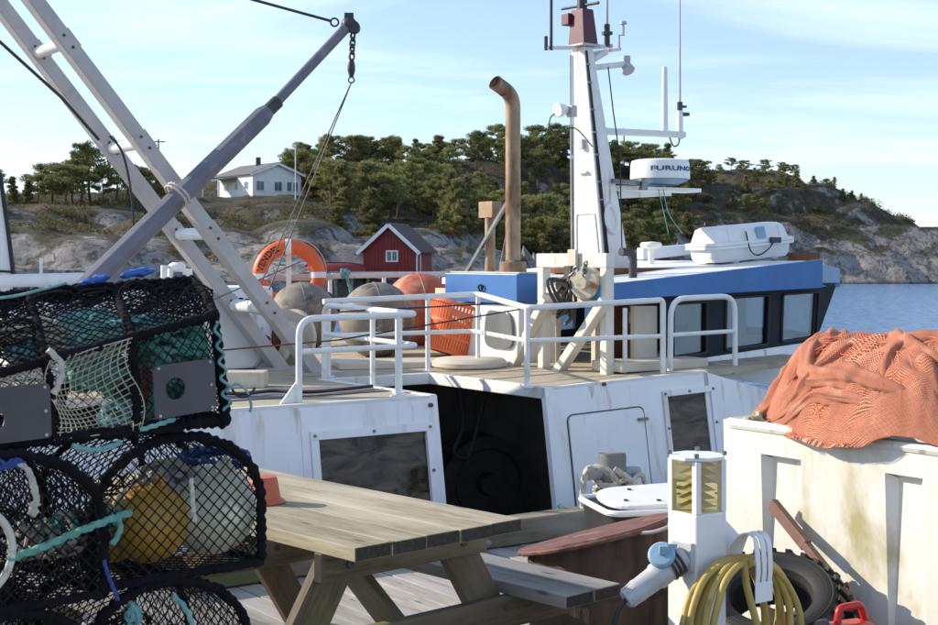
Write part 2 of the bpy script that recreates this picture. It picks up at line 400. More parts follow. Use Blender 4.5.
m_hglass = M('house_window_glass', (.10, .14, .19), (.07, .10, .14), 3, .1)
m_bluetape = M('navy_print', (.02, .07, .24), None, 5, .5)
m_blackprint = M('black_print', (.015, .015, .015), None, 5, .5)

# ------------------------------------------------------------------ sight lines measured on the photograph -> places in the world
CAM = V((0, 0, H))
def ray(px, py): return V(((px-CX)/F, 1, -(py-HY)/F))
def RY(px, py, Y): return CAM+ray(px, py)*Y
def RZ(px, py, z): return CAM+ray(px, py)*((H-z)*F/(py-HY))
def RP(px, py, p0, n):
    d = ray(px, py); return CAM+d*((V(p0)-CAM).dot(n)/d.dot(n))
# quay and boat share one axis: E along the quay edge (to the right and away), N across it, out over the water
ANG = math.radians(35)
E = V((math.cos(ANG), math.sin(ANG), 0)); N = V((-math.sin(ANG), math.cos(ANG), 0)); O = V((-1.057, 8.6, 0))
def B(s, t, z): return O+E*s+N*t+UP*z
def RT(px, py, t): return RP(px, py, B(0, t, 0), N)
def RS(px, py, s): return RP(px, py, B(s, 0, 0), E)
def stz(p): d = V(p)-O; return d.dot(E), d.dot(N), V(p).z
AX = (E, N, UP)

# ================================================================== WATER
WZ = -1.25
def water_mat():
    m, t, b = nodes_of('sea_water')
    b.inputs['Base Color'].default_value = (.12, .24, .42, 1); b.inputs['Roughness'].default_value = .16; b.inputs['IOR'].default_value = 1.33
    c = t.nodes.new('ShaderNodeTexCoord'); mp = t.nodes.new('ShaderNodeMapping'); mp.inputs['Scale'].default_value = (1, 1, 1)
    t.links.new(c.outputs['Object'], mp.inputs[0])
    a = noise(t, mp.outputs[0], 1.4, 4, .55, .4)
    mp2 = t.nodes.new('ShaderNodeMapping'); mp2.inputs['Scale'].default_value = (.25, .5, 1); t.links.new(c.outputs['Object'], mp2.inputs[0])
    b2 = noise(t, mp2.outputs[0], 1, 4, .5)
    ad = t.nodes.new('ShaderNodeMath'); ad.operation = 'ADD'; t.links.new(a, ad.inputs[0]); t.links.new(b2, ad.inputs[1])
    bump(t, b, ad.outputs[0], 1.0, .55)
    return m
mb = MB(); mb.add([(-4000, -200, WZ), (4000, -200, WZ), (4000, 9000, WZ), (-4000, 9000, WZ)], [(0, 1, 2, 3)])
tag(mb.build('water', water_mat(), smooth=False, origin=(0, 0, WZ)), None, None, kind='structure')

# ================================================================== QUAY
TQ = -1.05                                            # quay edge line (t)
quay = MB()
quay.prism([B(-9, TQ-.02, -.06), B(9, TQ-.02, -.06), B(9, -15, -.06), B(-9, -15, -.06)], (0, 0, -1.6))
quay_o = tag(quay.build('quay', M('quay_concrete', (.10, .095, .09), None, 3, .9, bmp=.4), smooth=False), None, None, kind='structure')
k = 0; s = -6.0
while s < 7.5:
    w = .118
    ends = TQ-.01
    for (ta, tb) in (((ends, -4.6), (-4.606, -10.2)) if k % 2 else ((ends, -6.4), (-6.406, -10.2))):
        dz = R_(-.003, .003)
        board('plank', B(s, ta, -.025+dz), B(s, tb, -.025+dz), w, .045, m_plank, quay_o, bev=.002)
    s += w+.009; k += 1
s = -6.0
while s < 7:
    L = 2.6
    board('edge_beam', B(s, TQ+.10-.2, .075), B(s+L-.012, TQ+.10-.2, .075), .15, .145, m_kerb, quay_o, bev=.008)
    s += L

# ================================================================== HILL
def dome(X, Y, x, y, rx, ry, h, base): return base+h*np.sqrt(np.clip(1-((X-x)/rx)**2-((Y-y)/ry)**2, 0, 1))
cps = [(-60, 262, 76), (0, 262, 78), (60, 268, 76), (150, 268, 76), (240, 276, 76), (300, 272, 78), (360, 272, 80), (425, 272, 80), (470, 272, 82),
       (10, 232, 92), (60, 235, 94), (120, 240, 92), (180, 245, 92), (10, 212, 104), (70, 207, 112), (120, 206, 116), (160, 205, 122), (-60, 205, 110), (-60, 200, 140),
       (200, 225, 112), (205, 201, 128), (230, 201, 127), (262, 201, 126), (300, 201, 128), (245, 196, 140), (200, 196, 145), (120, 196, 145), (50, 198, 145), (230, 222, 114), (245, 246, 96), (300, 222, 116), (330, 240, 100), (300, 255, 88),
       (390, 262, 90), (410, 235, 106), (440, 222, 118), (350, 205, 135), (390, 200, 140), (330, 215, 120),
       (250, 184, 175), (310, 180, 175), (350, 172, 176), (420, 166, 180), (480, 163, 182), (540, 161, 182), (600, 166, 186), (650, 170, 188), (700, 172, 186), (740, 173, 182), (780, 174, 180),
       (820, 184, 177), (860, 200, 174), (900, 217, 172), (938, 233, 170), (990, 258, 168), (1040, 283, 166),
       (480, 225, 140), (520, 235, 140), (560, 235, 145), (620, 235, 150), (650, 238, 152), (450, 258, 105), (520, 268, 120), (600, 275, 140),
       (660, 283.5, 152), (720, 283.5, 158), (760, 283.5, 158), (850, 283.5, 159), (938, 283.5, 161), (1000, 283.5, 163),
       (700, 205, 168), (740, 212, 168), (780, 215, 168), (830, 225, 168), (870, 236, 167), (905, 250, 167), (945, 263, 167), (700, 186, 177), (780, 188, 174), (850, 206, 171)]
pts = [RY(*c) for c in cps]
for (x, y, z) in [(-130, 72, -3), (-60, 66, -3), (-30, 66, -3), (-5, 68, -3), (0, 78, -3), (8, 100, -3), (14, 125, -3), (20, 143, -3), (35, 150, -3), (55, 152, -3), (80, 156, -3), (110, 164, -3), (150, 170, -3),
                  (-120, 230, 4), (-60, 240, 4), (0, 250, 5), (40, 240, 3), (80, 215, 0), (110, 190, -2), (-120, 150, 7), (-120, 110, 5)]:
    pts.append(V((x, y, z)))
PX = np.array([p.x for p in pts]); PY = np.array([p.y for p in pts]); PZ = np.array([p.z for p in pts])
SHX = [-200, -60, -10, 2, 10, 16, 24, 36, 60, 80, 110, 150, 200]; SHY = [74, 75, 75, 84, 108, 130, 150, 156, 158, 160, 165, 172, 180]
def base_h(X, Y):
    X = np.asarray(X, float); Y = np.asarray(Y, float)
    d2 = (X[..., None]-PX)**2+((Y[..., None]-PY)*.9)**2
    w = 1/(d2+2.5)**2.0
    h = (w*PZ).sum(-1)/w.sum(-1)
    ys = np.interp(X, SHX, SHY)                       # shoreline: sea in front of it, a steep rock foot behind it
    d = Y-ys
    h = np.where(d < 0, np.minimum(h, WZ+.15+d*.55), h)
    foot = np.interp(X, [-200, 0, 20, 26, 90, 110], [.55, .5, .6, 1.05, .95, .5])
    return np.where((d >= 0) & (d < 9), np.maximum(h, np.minimum(WZ+.15+d*foot, np.maximum(h, WZ+.15+d*foot*.75))), h)
def terr(X, Y):
    h = base_h(X, Y)
    # smooth granite humps
    for (px, py, Y0, rx, ry, hh) in [(45, 270, 86, 6.0, 8, 4.3), (100, 268, 84, 5.0, 7, 3.3), (5, 244, 94, 5.5, 6, 2.4), (150, 268, 86, 4.5, 6, 3.0), (185, 262, 88, 3.5, 5, 2.6), (150, 236, 98, 4, 4, 2.0), (100, 218, 106, 4.0, 4, 1.0), (60, 213, 108, 3.5, 4, .9),
                                     (225, 250, 98, 3.6, 5, 2.4), (300, 240, 100, 4.2, 5, 2.4), (325, 224, 112, 4.0, 5, 2.2), (280, 215, 118, 4, 4, 1.6), (415, 252, 98, 3.4, 5, 2.5), (440, 240, 108, 3.0, 4, 1.5), (548, 250, 138, 4, 5, 2.4), (470, 250, 122, 4, 5, 2.0),
                                     (780, 262, 163, 5, 5, 2.6), (815, 262, 163, 4.5, 5, 3.2), (862, 272, 162, 4.5, 4.5, 2.5), (905, 276, 163, 4, 4, 1.8), (760, 235, 168, 5, 5, 1.6), (800, 222, 170, 5, 5, 1.5), (930, 276, 164, 4, 4, 1.5)]:
        c = RY(px, py, Y0)
        h = np.maximum(h, np.where(((X-c.x)/rx)**2+((Y-c.y)/ry)**2 < 1, dome(X, Y, c.x, c.y, rx, ry, hh, c.z-hh*.35), -99))
    return h
gx = np.arange(-125, 165, .8); gy = np.concatenate([np.arange(66, 192, .8), np.arange(192, 262, 3.0)])
GX, GY = np.meshgrid(gx, gy)
GZ = terr(GX, GY)
def fbm(X, Y, sc, seed=0.0):
    out = np.empty(X.size); xf = X.ravel(); yf = Y.ravel()
    for i in range(X.size): out[i] = mnoise.fractal(V((xf[i]*sc+seed, yf[i]*sc, seed)), .9, 2.1, 4)
    return out.reshape(X.shape)
NZ = fbm(GX, GY, .16, 3.3)
RG = fbm(GX*1.0, GY*.6, .35, 9.1)
DM = np.clip((GZ-base_h(GX, GY))/.5, 0, 1)                # smooth ice-worn humps keep less roughness
GZ = GZ+(NZ*.55+(-np.abs(RG))*.55+.18)*(1-.75*DM)
ny, nx = GX.shape
terrv = np.stack([GX, GY, GZ], -1).reshape(-1, 3)
ii = np.arange(ny*nx).reshape(ny, nx)
tf = np.stack([ii[:-1, :-1], ii[:-1, 1:], ii[1:, 1:], ii[1:, :-1]], -1).reshape(-1, 4)
keep = terrv[tf, 2].max(1) > WZ-1.2
me = bpy.data.meshes.new('hill'); me.from_pydata(terrv.tolist(), [], tf[keep].tolist()); finish(me, True, 50)
def hill_mat():
    m, t, b = nodes_of('granite_and_heath')
    v = coords(t, rnd=False)
    rock = mix(t, ramp(t, noise(t, v, .55, 8, .62), .36, .66), (.31, .285, .265), (.175, .16, .15))
    rock = mix(t, ramp(t, noise(t, coords(t, (1, 1, .15), rnd=False), 1.3, 6, .7), .52, .64), rock, (.07, .062, .056))
    rock = mix(t, ramp(t, noise(t, coords(t, (.5, .5, .9), rnd=False), 2.6, 7, .7, 1.0), .55, .66), rock, (.36, .335, .31))
    vc = t.nodes.new('ShaderNodeTexVoronoi'); vc.feature = 'DISTANCE_TO_EDGE'; vc.inputs['Scale'].default_value = .42; vc.inputs['Randomness'].default_value = 1
    wv = t.nodes.new('ShaderNodeMix'); wv.data_type = 'VECTOR'; wv.inputs[0].default_value = .35; cv = coords(t, (1, .6, 1.5), rnd=False); t.links.new(cv, wv.inputs[4])
    nz_ = t.nodes.new('ShaderNodeTexNoise'); nz_.inputs['Scale'].default_value = .5; nz_.inputs['Detail'].default_value = 4; t.links.new(v, nz_.inputs['Vector']); sc_ = t.nodes.new('ShaderNodeVectorMath'); sc_.operation = 'SCALE'; sc_.inputs[3].default_value = 9; t.links.new(nz_.outputs['Color'], sc_.inputs[0]); t.links.new(sc_.outputs[0], wv.inputs[5])
    t.links.new(wv.outputs[1], vc.inputs['Vector'])
    rock = mix(t, ramp(t, vc.outputs['Distance'], .004, .05, (1, 1, 1, 1), (0, 0, 0, 1)), rock, (.085, .076, .07))
    veg = mix(t, ramp(t, noise(t, v, .5, 6), .4, .62), (.032, .036, .016), (.068, .060, .026))
    veg = mix(t, ramp(t, noise(t, v, .23, 5), .52, .62), veg, (.095, .055, .036))
    veg = mix(t, ramp(t, noise(t, v, 1.9, 5), .45, .7), veg, (.02, .022, .012))
    g = t.nodes.new('ShaderNodeNewGeometry'); sp = t.nodes.new('ShaderNodeSeparateXYZ'); t.links.new(g.outputs['Normal'], sp.inputs[0])
    n1 = noise(t, v, .30, 7, .6)
    ad = t.nodes.new('ShaderNodeMath'); ad.operation = 'MULTIPLY_ADD'; ad.inputs[1].default_value = .55; t.links.new(sp.outputs[2], ad.inputs[0]); t.links.new(n1, ad.inputs[2])
    po = t.nodes.new('ShaderNodeSeparateXYZ'); t.links.new(g.outputs['Position'], po.inputs[0])
    mr = t.nodes.new('ShaderNodeMapRange'); mr.inputs[1].default_value = -1.0; mr.inputs[2].default_value = 6.2; mr.inputs[3].default_value = -.32; mr.inputs[4].default_value = .05
    t.links.new(po.outputs[2], mr.inputs[0])
    a2 = t.nodes.new('ShaderNodeMath'); a2.operation = 'ADD'; t.links.new(ad.outputs[0], a2.inputs[0]); t.links.new(mr.outputs[0], a2.inputs[1])
    f = ramp(t, a2.outputs[0], .845, .92)
    col = mix(t, f, rock, veg)
    tide = t.nodes.new('ShaderNodeMapRange'); tide.inputs[1].default_value = -1.25; tide.inputs[2].default_value = -.9; tide.inputs[3].default_value = 1; tide.inputs[4].default_value = 0
    t.links.new(po.outputs[2], tide.inputs[0])
    col = mix(t, tide.outputs[0], col, (.035, .03, .02))
    t.links.new(col, b.inputs['Base Color']); b.inputs['Roughness'].default_value = .9
    bump(t, b, noise(t, v, 1.6, 9, .68), 1.0, .28)
    return m
hill = mesh_obj('hill', me, hill_mat()); tag(hill, None, None, kind='structure')
def zat(x, y):
    i = np.clip(np.searchsorted(gx, x)-1, 0, nx-2); j = np.clip(np.searchsorted(gy, y)-1, 0, ny-2)
    fx = (x-gx[i])/(gx[i+1]-gx[i]); fy = (y-gy[j])/(gy[j+1]-gy[j])
    return float((GZ[j, i]*(1-fx)+GZ[j, i+1]*fx)*(1-fy)+(GZ[j+1, i]*(1-fx)+GZ[j+1, i+1]*fx)*fy)

# ================================================================== TREES
def foliage_mat(name, a, b_, c):
    m, t, b = nodes_of(name)
    v = coords(t)
    col = mix(t, ramp(t, noise(t, v, .9, 3), .36, .64), a, b_)
    col = mix(t, ramp(t, noise(t, v, 3.1, 3), .52, .68), col, c)
    oi = t.nodes.new('ShaderNodeObjectInfo'); mr = t.nodes.new('ShaderNodeMapRange'); mr.inputs[3].default_value = .72; mr.inputs[4].default_value = 1.3
    t.links.new(oi.outputs['Random'], mr.inputs[0]); cc = t.nodes.new('ShaderNodeCombineColor')
    for i in range(3): t.links.new(mr.outputs[0], cc.inputs[i])
    t.links.new(mix(t, 1.0, col, cc.outputs[0], 'MULTIPLY'), b.inputs['Base Color'])
    b.inputs['Roughness'].default_value = .7
    b.inputs['Specular IOR Level'].default_value = .2
    src = b.inputs['Base Color'].links[0].from_socket; tl = t.nodes.new('ShaderNodeBsdfTranslucent'); t.links.new(src, tl.inputs[0])
    ms = t.nodes.new('ShaderNodeMixShader'); ms.inputs[0].default_value = .4; t.links.new(b.outputs[0], ms.inputs[1]); t.links.new(tl.outputs[0], ms.inputs[2])
    t.links.new(ms.outputs[0], t.nodes['Material Output'].inputs[0])
    return m
m_pine = foliage_mat('pine_needles', (.190, .205, .072), (.280, .270, .105), (.100, .120, .050))
m_jun = foliage_mat('juniper_needles', (.190, .190, .074), (.255, .230, .098), (.095, .105, .047))
m_bark = M('pine_bark', (.16, .085, .05), (.085, .06, .045), 3, .9)
def tuft(out, c, rad, n, size, rg):
    """n needle faces spread in an ellipsoid"""
    d = rg.normal(size=(n, 3)); d /= np.linalg.norm(d, axis=1)[:, None]; d *= (rg.random((n, 1))**.45)
    p = d*np.array(rad)+np.array(c)
    a = rg.normal(size=(n, 3))+d*1.2+np.array([0, 0, .5]); a /= np.linalg.norm(a, axis=1)[:, None]
    q = np.cross(a, rg.normal(size=(n, 3))); q /= np.linalg.norm(q, axis=1)[:, None]
    sz = size*(.6+.8*rg.random((n, 1)))
    out.append(np.stack([p-q*sz*.28, p+q*sz*.28, p+a*sz], 1))
def tri_mesh(name, tris):
    t = np.concatenate(tris).reshape(-1, 3); me = bpy.data.meshes.new(name)
    n = len(t)//3
    me.vertices.add(len(t)); me.vertices.foreach_set('co', t.ravel())
    me.loops.add(len(t)); me.loops.foreach_set('vertex_index', np.arange(len(t), dtype=np.int32))
    me.polygons.add(n); me.polygons.foreach_set('loop_start', np.arange(0, len(t), 3, dtype=np.int32))
    me.update(calc_edges=True); me.validate(); return me
def make_pine(seed, kind):
    """unit pine about 5 m high; kind 0 spreading, 1 tall open, 2 dense conical/juniper"""
    rg = np.random.default_rng(seed); rr = random.Random(seed); hh = 5.0
    lean = (rr.uniform(-.4, .4), rr.uniform(-.4, .4))
    trunk = [V((lean[0]*(z/hh)**1.5+.08*math.sin(z*1.7+seed), lean[1]*(z/hh)**1.5, z-.5)) for z in np.linspace(0, hh*.93, 9)]
    tb = MB(); tb.tube(trunk, [.14*(1-.85*i/8)+.012 for i in range(9)], 7)
    tris = []; nb = {0: 17, 1: 15, 2: 26}[kind]
    for i in range(nb):
        f = (i+.5)/nb
        z = {0: .38+.57*f, 1: .50+.47*f, 2: .10+.86*f}[kind]*hh
        L = {0: 2.1*math.sin(math.pi*(.18+.74*f))**.8, 1: 1.5*math.sin(math.pi*(.15+.78*f)), 2: 1.35*(1-f)**.75+.18}[kind]*rr.uniform(.65, 1.2)
        a = i*2.4+rr.uniform(-.5, .5)
        base = trunk[min(8, int(z/hh/.93*8))]; base = V((base.x, base.y, z-.5))
        tip = base+V((math.cos(a)*L, math.sin(a)*L, L*rr.uniform(.05, .38)-(.15*L if kind == 2 else 0)))
        mid = (base+tip)/2+V((0, 0, -.06*L))
        tb.tube([base, mid, tip], [.04, .028, .010], 5)
        for q in ({0: (.45, .72, .98), 1: (.55, .98), 2: (.25, .6, .95)}[kind]):
            c = base.lerp(tip, q)+V((rr.uniform(-.16, .16), rr.uniform(-.16, .16), .08))
            rd = rr.uniform(.30, .52)*{0: 1.08, 1: .95, 2: .85}[kind]
            tuft(tris, c, (rd, rd, rd*.60), {0: 140, 1: 130, 2: 125}[kind], .165, rg)
    tuft(tris, (lean[0], lean[1], hh*.97-.5), (.5, .5, .32), 140, .165, rg)
    me = bpy.data.meshes.new('trunk'); me.from_pydata(tb.v, [], tb.f); finish(me)
    me.materials.append(m_bark)
    cm = tri_mesh('crown', tris); cm.materials.append(m_jun if kind == 2 else m_pine)
    return me, cm
PROTO = [make_pine(11+i*7, k_) for i, k_ in enumerate((0, 0, 0, 1, 1, 2, 2, 0))]
def plant_tree(x, y, sc, proto, name, label, group, rot=None, zs=1.0):
    z = zat(x, y)
    t = thing(name, label, 'tree', (x, y, z-.05), group)
    t.scale = (sc*R_(.85, 1.15), sc*R_(.85, 1.15), sc*zs*R_(.88, 1.12)); t.rotation_euler = (0, 0, R_(0, 6.28) if rot is None else rot)
    tm, cm = PROTO[proto]
    for nm, me_ in (('trunk', tm), ('crown', cm)):
        o = bpy.data.objects.new(nm, me_); COL.objects.link(o); o.parent = t
    return t
KIND = ['spreading pine']*3+['tall open pine']*2+['dense bushy conifer']*2+['broad spreading pine']
ORD = 'one two three four five six seven eight nine ten eleven twelve thirteen fourteen fifteen'.split()
GROVE = [38, 52, 66, 82, 90, 104, 116, 126, 140, 150, 28, 14, -8, 72, 158]
def where_px(px):
    for lim, txt in ((330, 'right of the white house'), (362, 'left above the red boathouse'), (400, 'straight above the red boathouse'), (440, 'right above the red boathouse'), (490, 'left of the exhaust pipe'), (524, 'behind the exhaust pipe'), (570, 'between the exhaust pipe and the mast'), (632, 'behind the white mast'), (999, 'behind the radar dome')):
        if px < lim: return txt
def row_of(Y): return 'on the skyline' if Y > 168 else ('halfway up the slope' if Y > 138 else 'low on the slope')
# grove on the knoll at the left
for (px, Y, sc, p) in [(38, 112, .62, 0), (52, 114, .86, 0), (66, 112, .78, 1), (82, 114, 1.0, 3), (90, 116, 1.06, 4), (104, 114, .72, 2), (116, 116, .92, 4), (126, 118, .84, 3), (140, 117, .70, 0), (150, 120, .66, 7), (28, 110, .50, 5), (14, 112, .50, 5), (-8, 112, .6, 1), (72, 118, .9, 7), (158, 124, .60, 6)]:
    p0 = RY(px, 205, Y); plant_tree(p0.x, p0.y, sc, p, 'pine_tree', '%s, number %s from the left in the grove on the left knoll' % (KIND[p], ORD[sorted(GROVE).index(px)]), 'pines on the left knoll')
# wooded hillside in the middle
n_ok = 0; placed = []
while n_ok < 285:
    px = R_(292, 700); Y = R_(104, 188)
    if px < 330 and Y < 140: continue
    x = (px-CX)/F*Y
    if zat(x, Y) < .3: continue
    if abs(px-386) < 60 and Y < 112: continue
    if 395 < px < 450 and Y < 118: continue
    if px > 660 and Y > 165 and random.random() < .45: continue
    if px < 470 and Y > 125 and random.random() < .25: continue
    if any((x-a)**2+(Y-b)**2 < 2.6 for a, b in placed): continue
    placed.append((x, Y)); n_ok += 1
    ks = random.choice((0, 0, 1, 2, 3, 4, 5, 5, 6, 6, 7))
    plant_tree(x, Y, R_(.62, 1.02) if ks not in (5, 6) else R_(.55, .95), ks, 'pine_tree',
               '%s %s %s' % (KIND[ks], row_of(Y), where_px(px)), 'evergreens %s %s' % (row_of(Y), where_px(px)))
# scattered low pines along the right ridge
n_ok = 0
while n_ok < 46:
    px = R_(690, 872); Y = R_(168, 188)
    if px > 820 and Y < 174: continue
    x = (px-CX)/F*Y
    if any((x-a)**2+(Y-b)**2 < 2.0 for a, b in placed): continue
    placed.append((x, Y)); n_ok += 1
    ks = random.choice((0, 1, 2, 5, 6, 7)); pos = 'left of the life raft case' if px < 715 else ('straight above the life raft case' if px < 760 else ("above the life raft's right end" if px < 805 else 'where the ridge falls to the sea'))
    plant_tree(x, Y, R_(.28, .52)*(1.0 if 742 < px < 830 else .8), ks, 'pine_tree', 'low %s on right ridge %s, %s' % (KIND[ks], 'crest' if Y > 179 else 'flank', pos), 'low pines on the right ridge', zs=.85)
for (px, Y, sc, p) in [(288, 134, .92, 0), (300, 132, .98, 0), (312, 134, .90, 1), (326, 131, .86, 7), (342, 128, .95, 0), (350, 118, 1.0, 5), (365, 114, 1.02, 6), (345, 110, .8, 5), (380, 116, .95, 1), (372, 106, .80, 6), (338, 104, .62, 5)]:
    p0 = RY(px, 200, Y); plant_tree(p0.x, p0.y, sc, p, 'pine_tree', '%s between house and boathouse, %s' % (KIND[p], {288: 'nearest the flagpole', 300: 'second from the flagpole', 312: 'third from the flagpole', 326: 'fourth from the flagpole', 342: 'fifth from the flagpole', 350: 'tallest of the lower row', 365: 'over the boathouse gable, tall', 345: 'second lowest on the slope', 380: 'right of the gable', 372: 'just behind the boathouse roof', 338: 'lowest on the slope'}[px]), 'pines between the house and the boathouse')
# heath and juniper cover
tris = []; rg = np.random.default_rng(5); cnt = 0
while cnt < 2600:
    px = R_(-20, 955); Y = R_(80, 186); x = (px-CX)/F*Y; z = zat(x, Y)
    if z < .8: continue
    nv = mnoise.fractal(V((x*.11, Y*.11, 4.2)), .9, 2, 3)
    if nv < .10+(0.14 if z < 3 else -.08)+(.12 if px < 340 else 0): continue
    if 355 < px < 432 and Y < 96: continue
    if abs(x-RY(252, 200, 130).x) < 7 and 122 < Y < 140: continue
    r = R_(.15, .34)+max(0, nv)*R_(.2, 1.1); cnt += 1
    tuft(tris, (x, Y, z+r*.3), (r*1.2, r*1.2, r*.7), int(26+60*r), .17, rg)
cm = tri_mesh('shrub_cover', tris)
sc_o = mesh_obj('shrub_cover', cm, foliage_mat('heath_scrub', (.085, .085, .036), (.13, .105, .05), (.045, .05, .022))); tag(sc_o, 'low juniper and heather scrub covering the rocky hillside', 'shrubs', kind='stuff')

# ================================================================== BUILDINGS ON THE SHORE
m_hw = M('house_white_cladding', (.80, .80, .78), (.74, .74, .72), 2, .6)
m_hr = M('house_grey_roof', (.16, .16, .165), (.12, .12, .125), 2, .8)
m_brick = M('house_foundation', (.42, .30, .22), (.35, .25, .19), 2, .85)
m_redw = M('red_boathouse_boards', (.22, .028, .022), (.17, .022, .018), 2, .75)
m_bwhite = M('white_trim', (.80, .80, .80), None, 2, .6)
m_tile = M('brown_roof_tiles', (.085, .055, .05), (.06, .042, .04), 2, .85)
def gable_house(name, label, c, fdir, w, l, hw, hr, wallm, roofm, trimm, over=.25):
    """c: ground centre of the gable front; fdir: outward normal of the gable front"""
    c = V(c); fn = V((fdir[0], fdir[1], 0)).normalized(); a = UP.cross(fn).normalized()   # a: to the right seen from the front
    root = thing(name, label, 'house', c)
    def q(x, y, z): return c+a*x-fn*y+UP*z
    mb = MB(); mb.prism([q(-w/2, 0, -.6), q(w/2, 0, -.6), q(w/2, 0, hw), q(0, 0, hw+hr), q(-w/2, 0, hw)], -fn*l)
    wall = mb.build('wall', wallm, root, smooth=False)
    sl_ = math.hypot(w/2, hr)
    for sgn in (-1, 1):
        mb = MB(); e0 = q(sgn*(w/2+over), -over, hw-hr*over/(w/2)+.03); r0 = q(0, -over, hw+hr+.03)
        mb.hexa([e0, r0, r0-fn*(l+2*over), e0-fn*(l+2*over)], [p+UP*.12 for p in (e0, r0, r0-fn*(l+2*over), e0-fn*(l+2*over))])
        rf = mb.build('roof', roofm, root, smooth=False)
        mb = MB(); mb.beam(q(sgn*(w/2+over), -over-.03, hw-hr*over/(w/2)), q(0, -over-.03, hw+hr), .05, .2, up=UP); mb.build('bargeboard', trimm, root, smooth=False)
    return root, q, wall
# white house on the rise
hc = RZ(277, 199.5, 7.05) if False else RY(277, 200, 128)
hz = zat(hc.x, hc.y)
root, q, wall = gable_house('white_house', 'white wooden house with grey gable roof up on the rise', (hc.x, hc.y, hc.z), (.6, -.8), 5.0, 6.9, 2.35, .95, m_hw, m_hr, m_bwhite, .3)
mb = MB(); mb.prism([q(-2.52, -.02, -1.4), q(2.52, -.02, -1.4), q(2.52, 6.92, -1.4), q(-2.52, 6.92, -1.4)], (0, 0, 1.75)); mb.build('foundation', m_brick, root, smooth=False)
for x in (-1.75, .1, 1.25, 1.9):
    mb = MB(); mb.box(q(x, -.02, 1.25), (.85 if x < 1 else .5, .06, .95), (V((.8, .6, 0)), V((-.6, .8, 0)), UP)); wo = mb.build('window', m_bwhite, root, smooth=False)
    for dx in (-.5, .5):
        mb = MB(); mb.box(q(x+dx*(.38 if x < 1 else .22), -.05, 1.25), ((.34 if x < 1 else .19), .03, .8), (V((.8, .6, 0)), V((-.6, .8, 0)), UP)); mb.build('pane', m_hglass, wo, smooth=False)
for y in (1.2, 3.2, 5.2):
    mb = MB(); mb.box(q(-2.52, y, 1.3), (.06, .7, .75), (V((.8, .6, 0)), V((-.6, .8, 0)), UP)); wo = mb.build('window', m_bwhite, root, smooth=False)
    mb = MB(); mb.box(q(-2.55, y, 1.3), (.03, .56, .6), (V((.8, .6, 0)), V((-.6, .8, 0)), UP)); mb.build('pane', m_hglass, wo, smooth=False)
mb = MB(); mb.box(q(-.3, 3.0, 3.5), (.4, .4, 1.1)); mb.build('chimney', m_dark, root, smooth=False)
mb = MB(); mb.prism([q(-4.4, 3.0, 1.75), q(-2.6, 3.0, 2.0), q(-2.6, 6.5, 2.0), q(-4.4, 6.5, 1.75)], (0, 0, .14)); mb.build('porch_roof', m_hr, root, smooth=False)
for y in (3.1, 6.4):
    mb = MB(); mb.box(q(-4.3, y, .3), (.12, .12, 2.8)); mb.build('porch_post', m_bwhite, root, smooth=False)
# flagpole and utility poles
def pole(px, py0, py1, Y, r, name, label, cat, arm=False):
    a = RY(px, py0, Y); bz = zat(a.x, a.y)
    top = RY(px, py1, Y)
    root = thing(name, label, cat, (a.x, a.y, bz))
    mb = MB(); mb.tube([V((a.x, a.y, bz-.4)), top], [r, r*.7], 8); mb.build('pole', m_bwhite if name == 'flagpole' else m_bark, root)
    if arm:
        mb = MB(); mb.beam(top+V((-.7, 0, -.3)), top+V((.7, 0, -.3)), .1, .12); mb.build('crossarm', m_bark, root)
    else:
        mb = MB(); mb.sphere(top, r*1.7, 10, 6); mb.build('finial', m_bwhite, root)
pole(295.5, 200, 146, 124, .06, 'flagpole', 'slim white flagpole beside the white house', 'flagpole')
pole(158.5, 205, 139, 150, .11, 'utility_pole', 'wooden utility pole with crossarm left of the white house', 'pole', True)
pole(624, 175, 128, 188, .11, 'utility_pole', 'wooden utility pole on the ridge behind the white mast', 'pole', True)
# red boathouse on its jetty
bc = RY(389.5, 271, 80)
root, q, wall = gable_house('red_boathouse', 'small red boathouse with white gable trim by the water', bc, (-.2, -.98), 3.1, 4.0, 1.25, 1.38, m_redw, m_tile, m_bwhite, .3)
fa = V((.98, -.2, 0)); fb = V((.2, .98, 0))
mb = MB(); mb.box(q(.15, -.02, .85), (.72, .06, .66), (fa, fb, UP)); wo = mb.build('window', m_bwhite, root, smooth=False)
for dx in (-.16, .16):
    mb = MB(); mb.box(q(.15+dx, -.05, .85), (.24, .03, .5), (fa, fb, UP)); mb.build('pane', m_hglass, wo, smooth=False)
for y in (.12, .95):
    mb = MB(); mb.box(q(1.58, y, .35), (.06, .16, 1.5), (fa, fb, UP)); mb.build('corner_trim', m_bwhite, root, smooth=False)
mb = MB(); mb.box(q(1.56, .53, .3), (.05, .62, 1.35), (fa, fb, UP)); mb.build('door', m_redw, root, smooth=False)
for i in range(16):
    mb = MB(); mb.box(q(-1.45+i*.193, -.012, .3+ (1.38*(1-abs(-1.45+i*.193)/1.55))*.5), (.03, .03, 1.6+1.3*(1-abs(-1.45+i*.193)/1.55)), (fa, fb, UP)); mb.build('batten', m_redw, root, smooth=False)
jt = thing('jetty', 'weathered wooden jetty on posts below the red boathouse', 'jetty', RY(400, 273, 76))
for i in range(6):
    a = RY(330, 272.2, 78.6-i*.62)+UP*-.02; b2 = RY(470, 272.2, 79.4-i*.62)
    a.z = b2.z = .83; board('deck_board', a, b2, .6, .1, m_kerb, jt)
for i in range(9):
    a = RY(336+i*16, 273, 76); mb = MB(); mb.tube([V((a.x, a.y, -1.9)), V((a.x, a.y, .78))], .12, 8); mb.build('pile', m_kerb, jt)
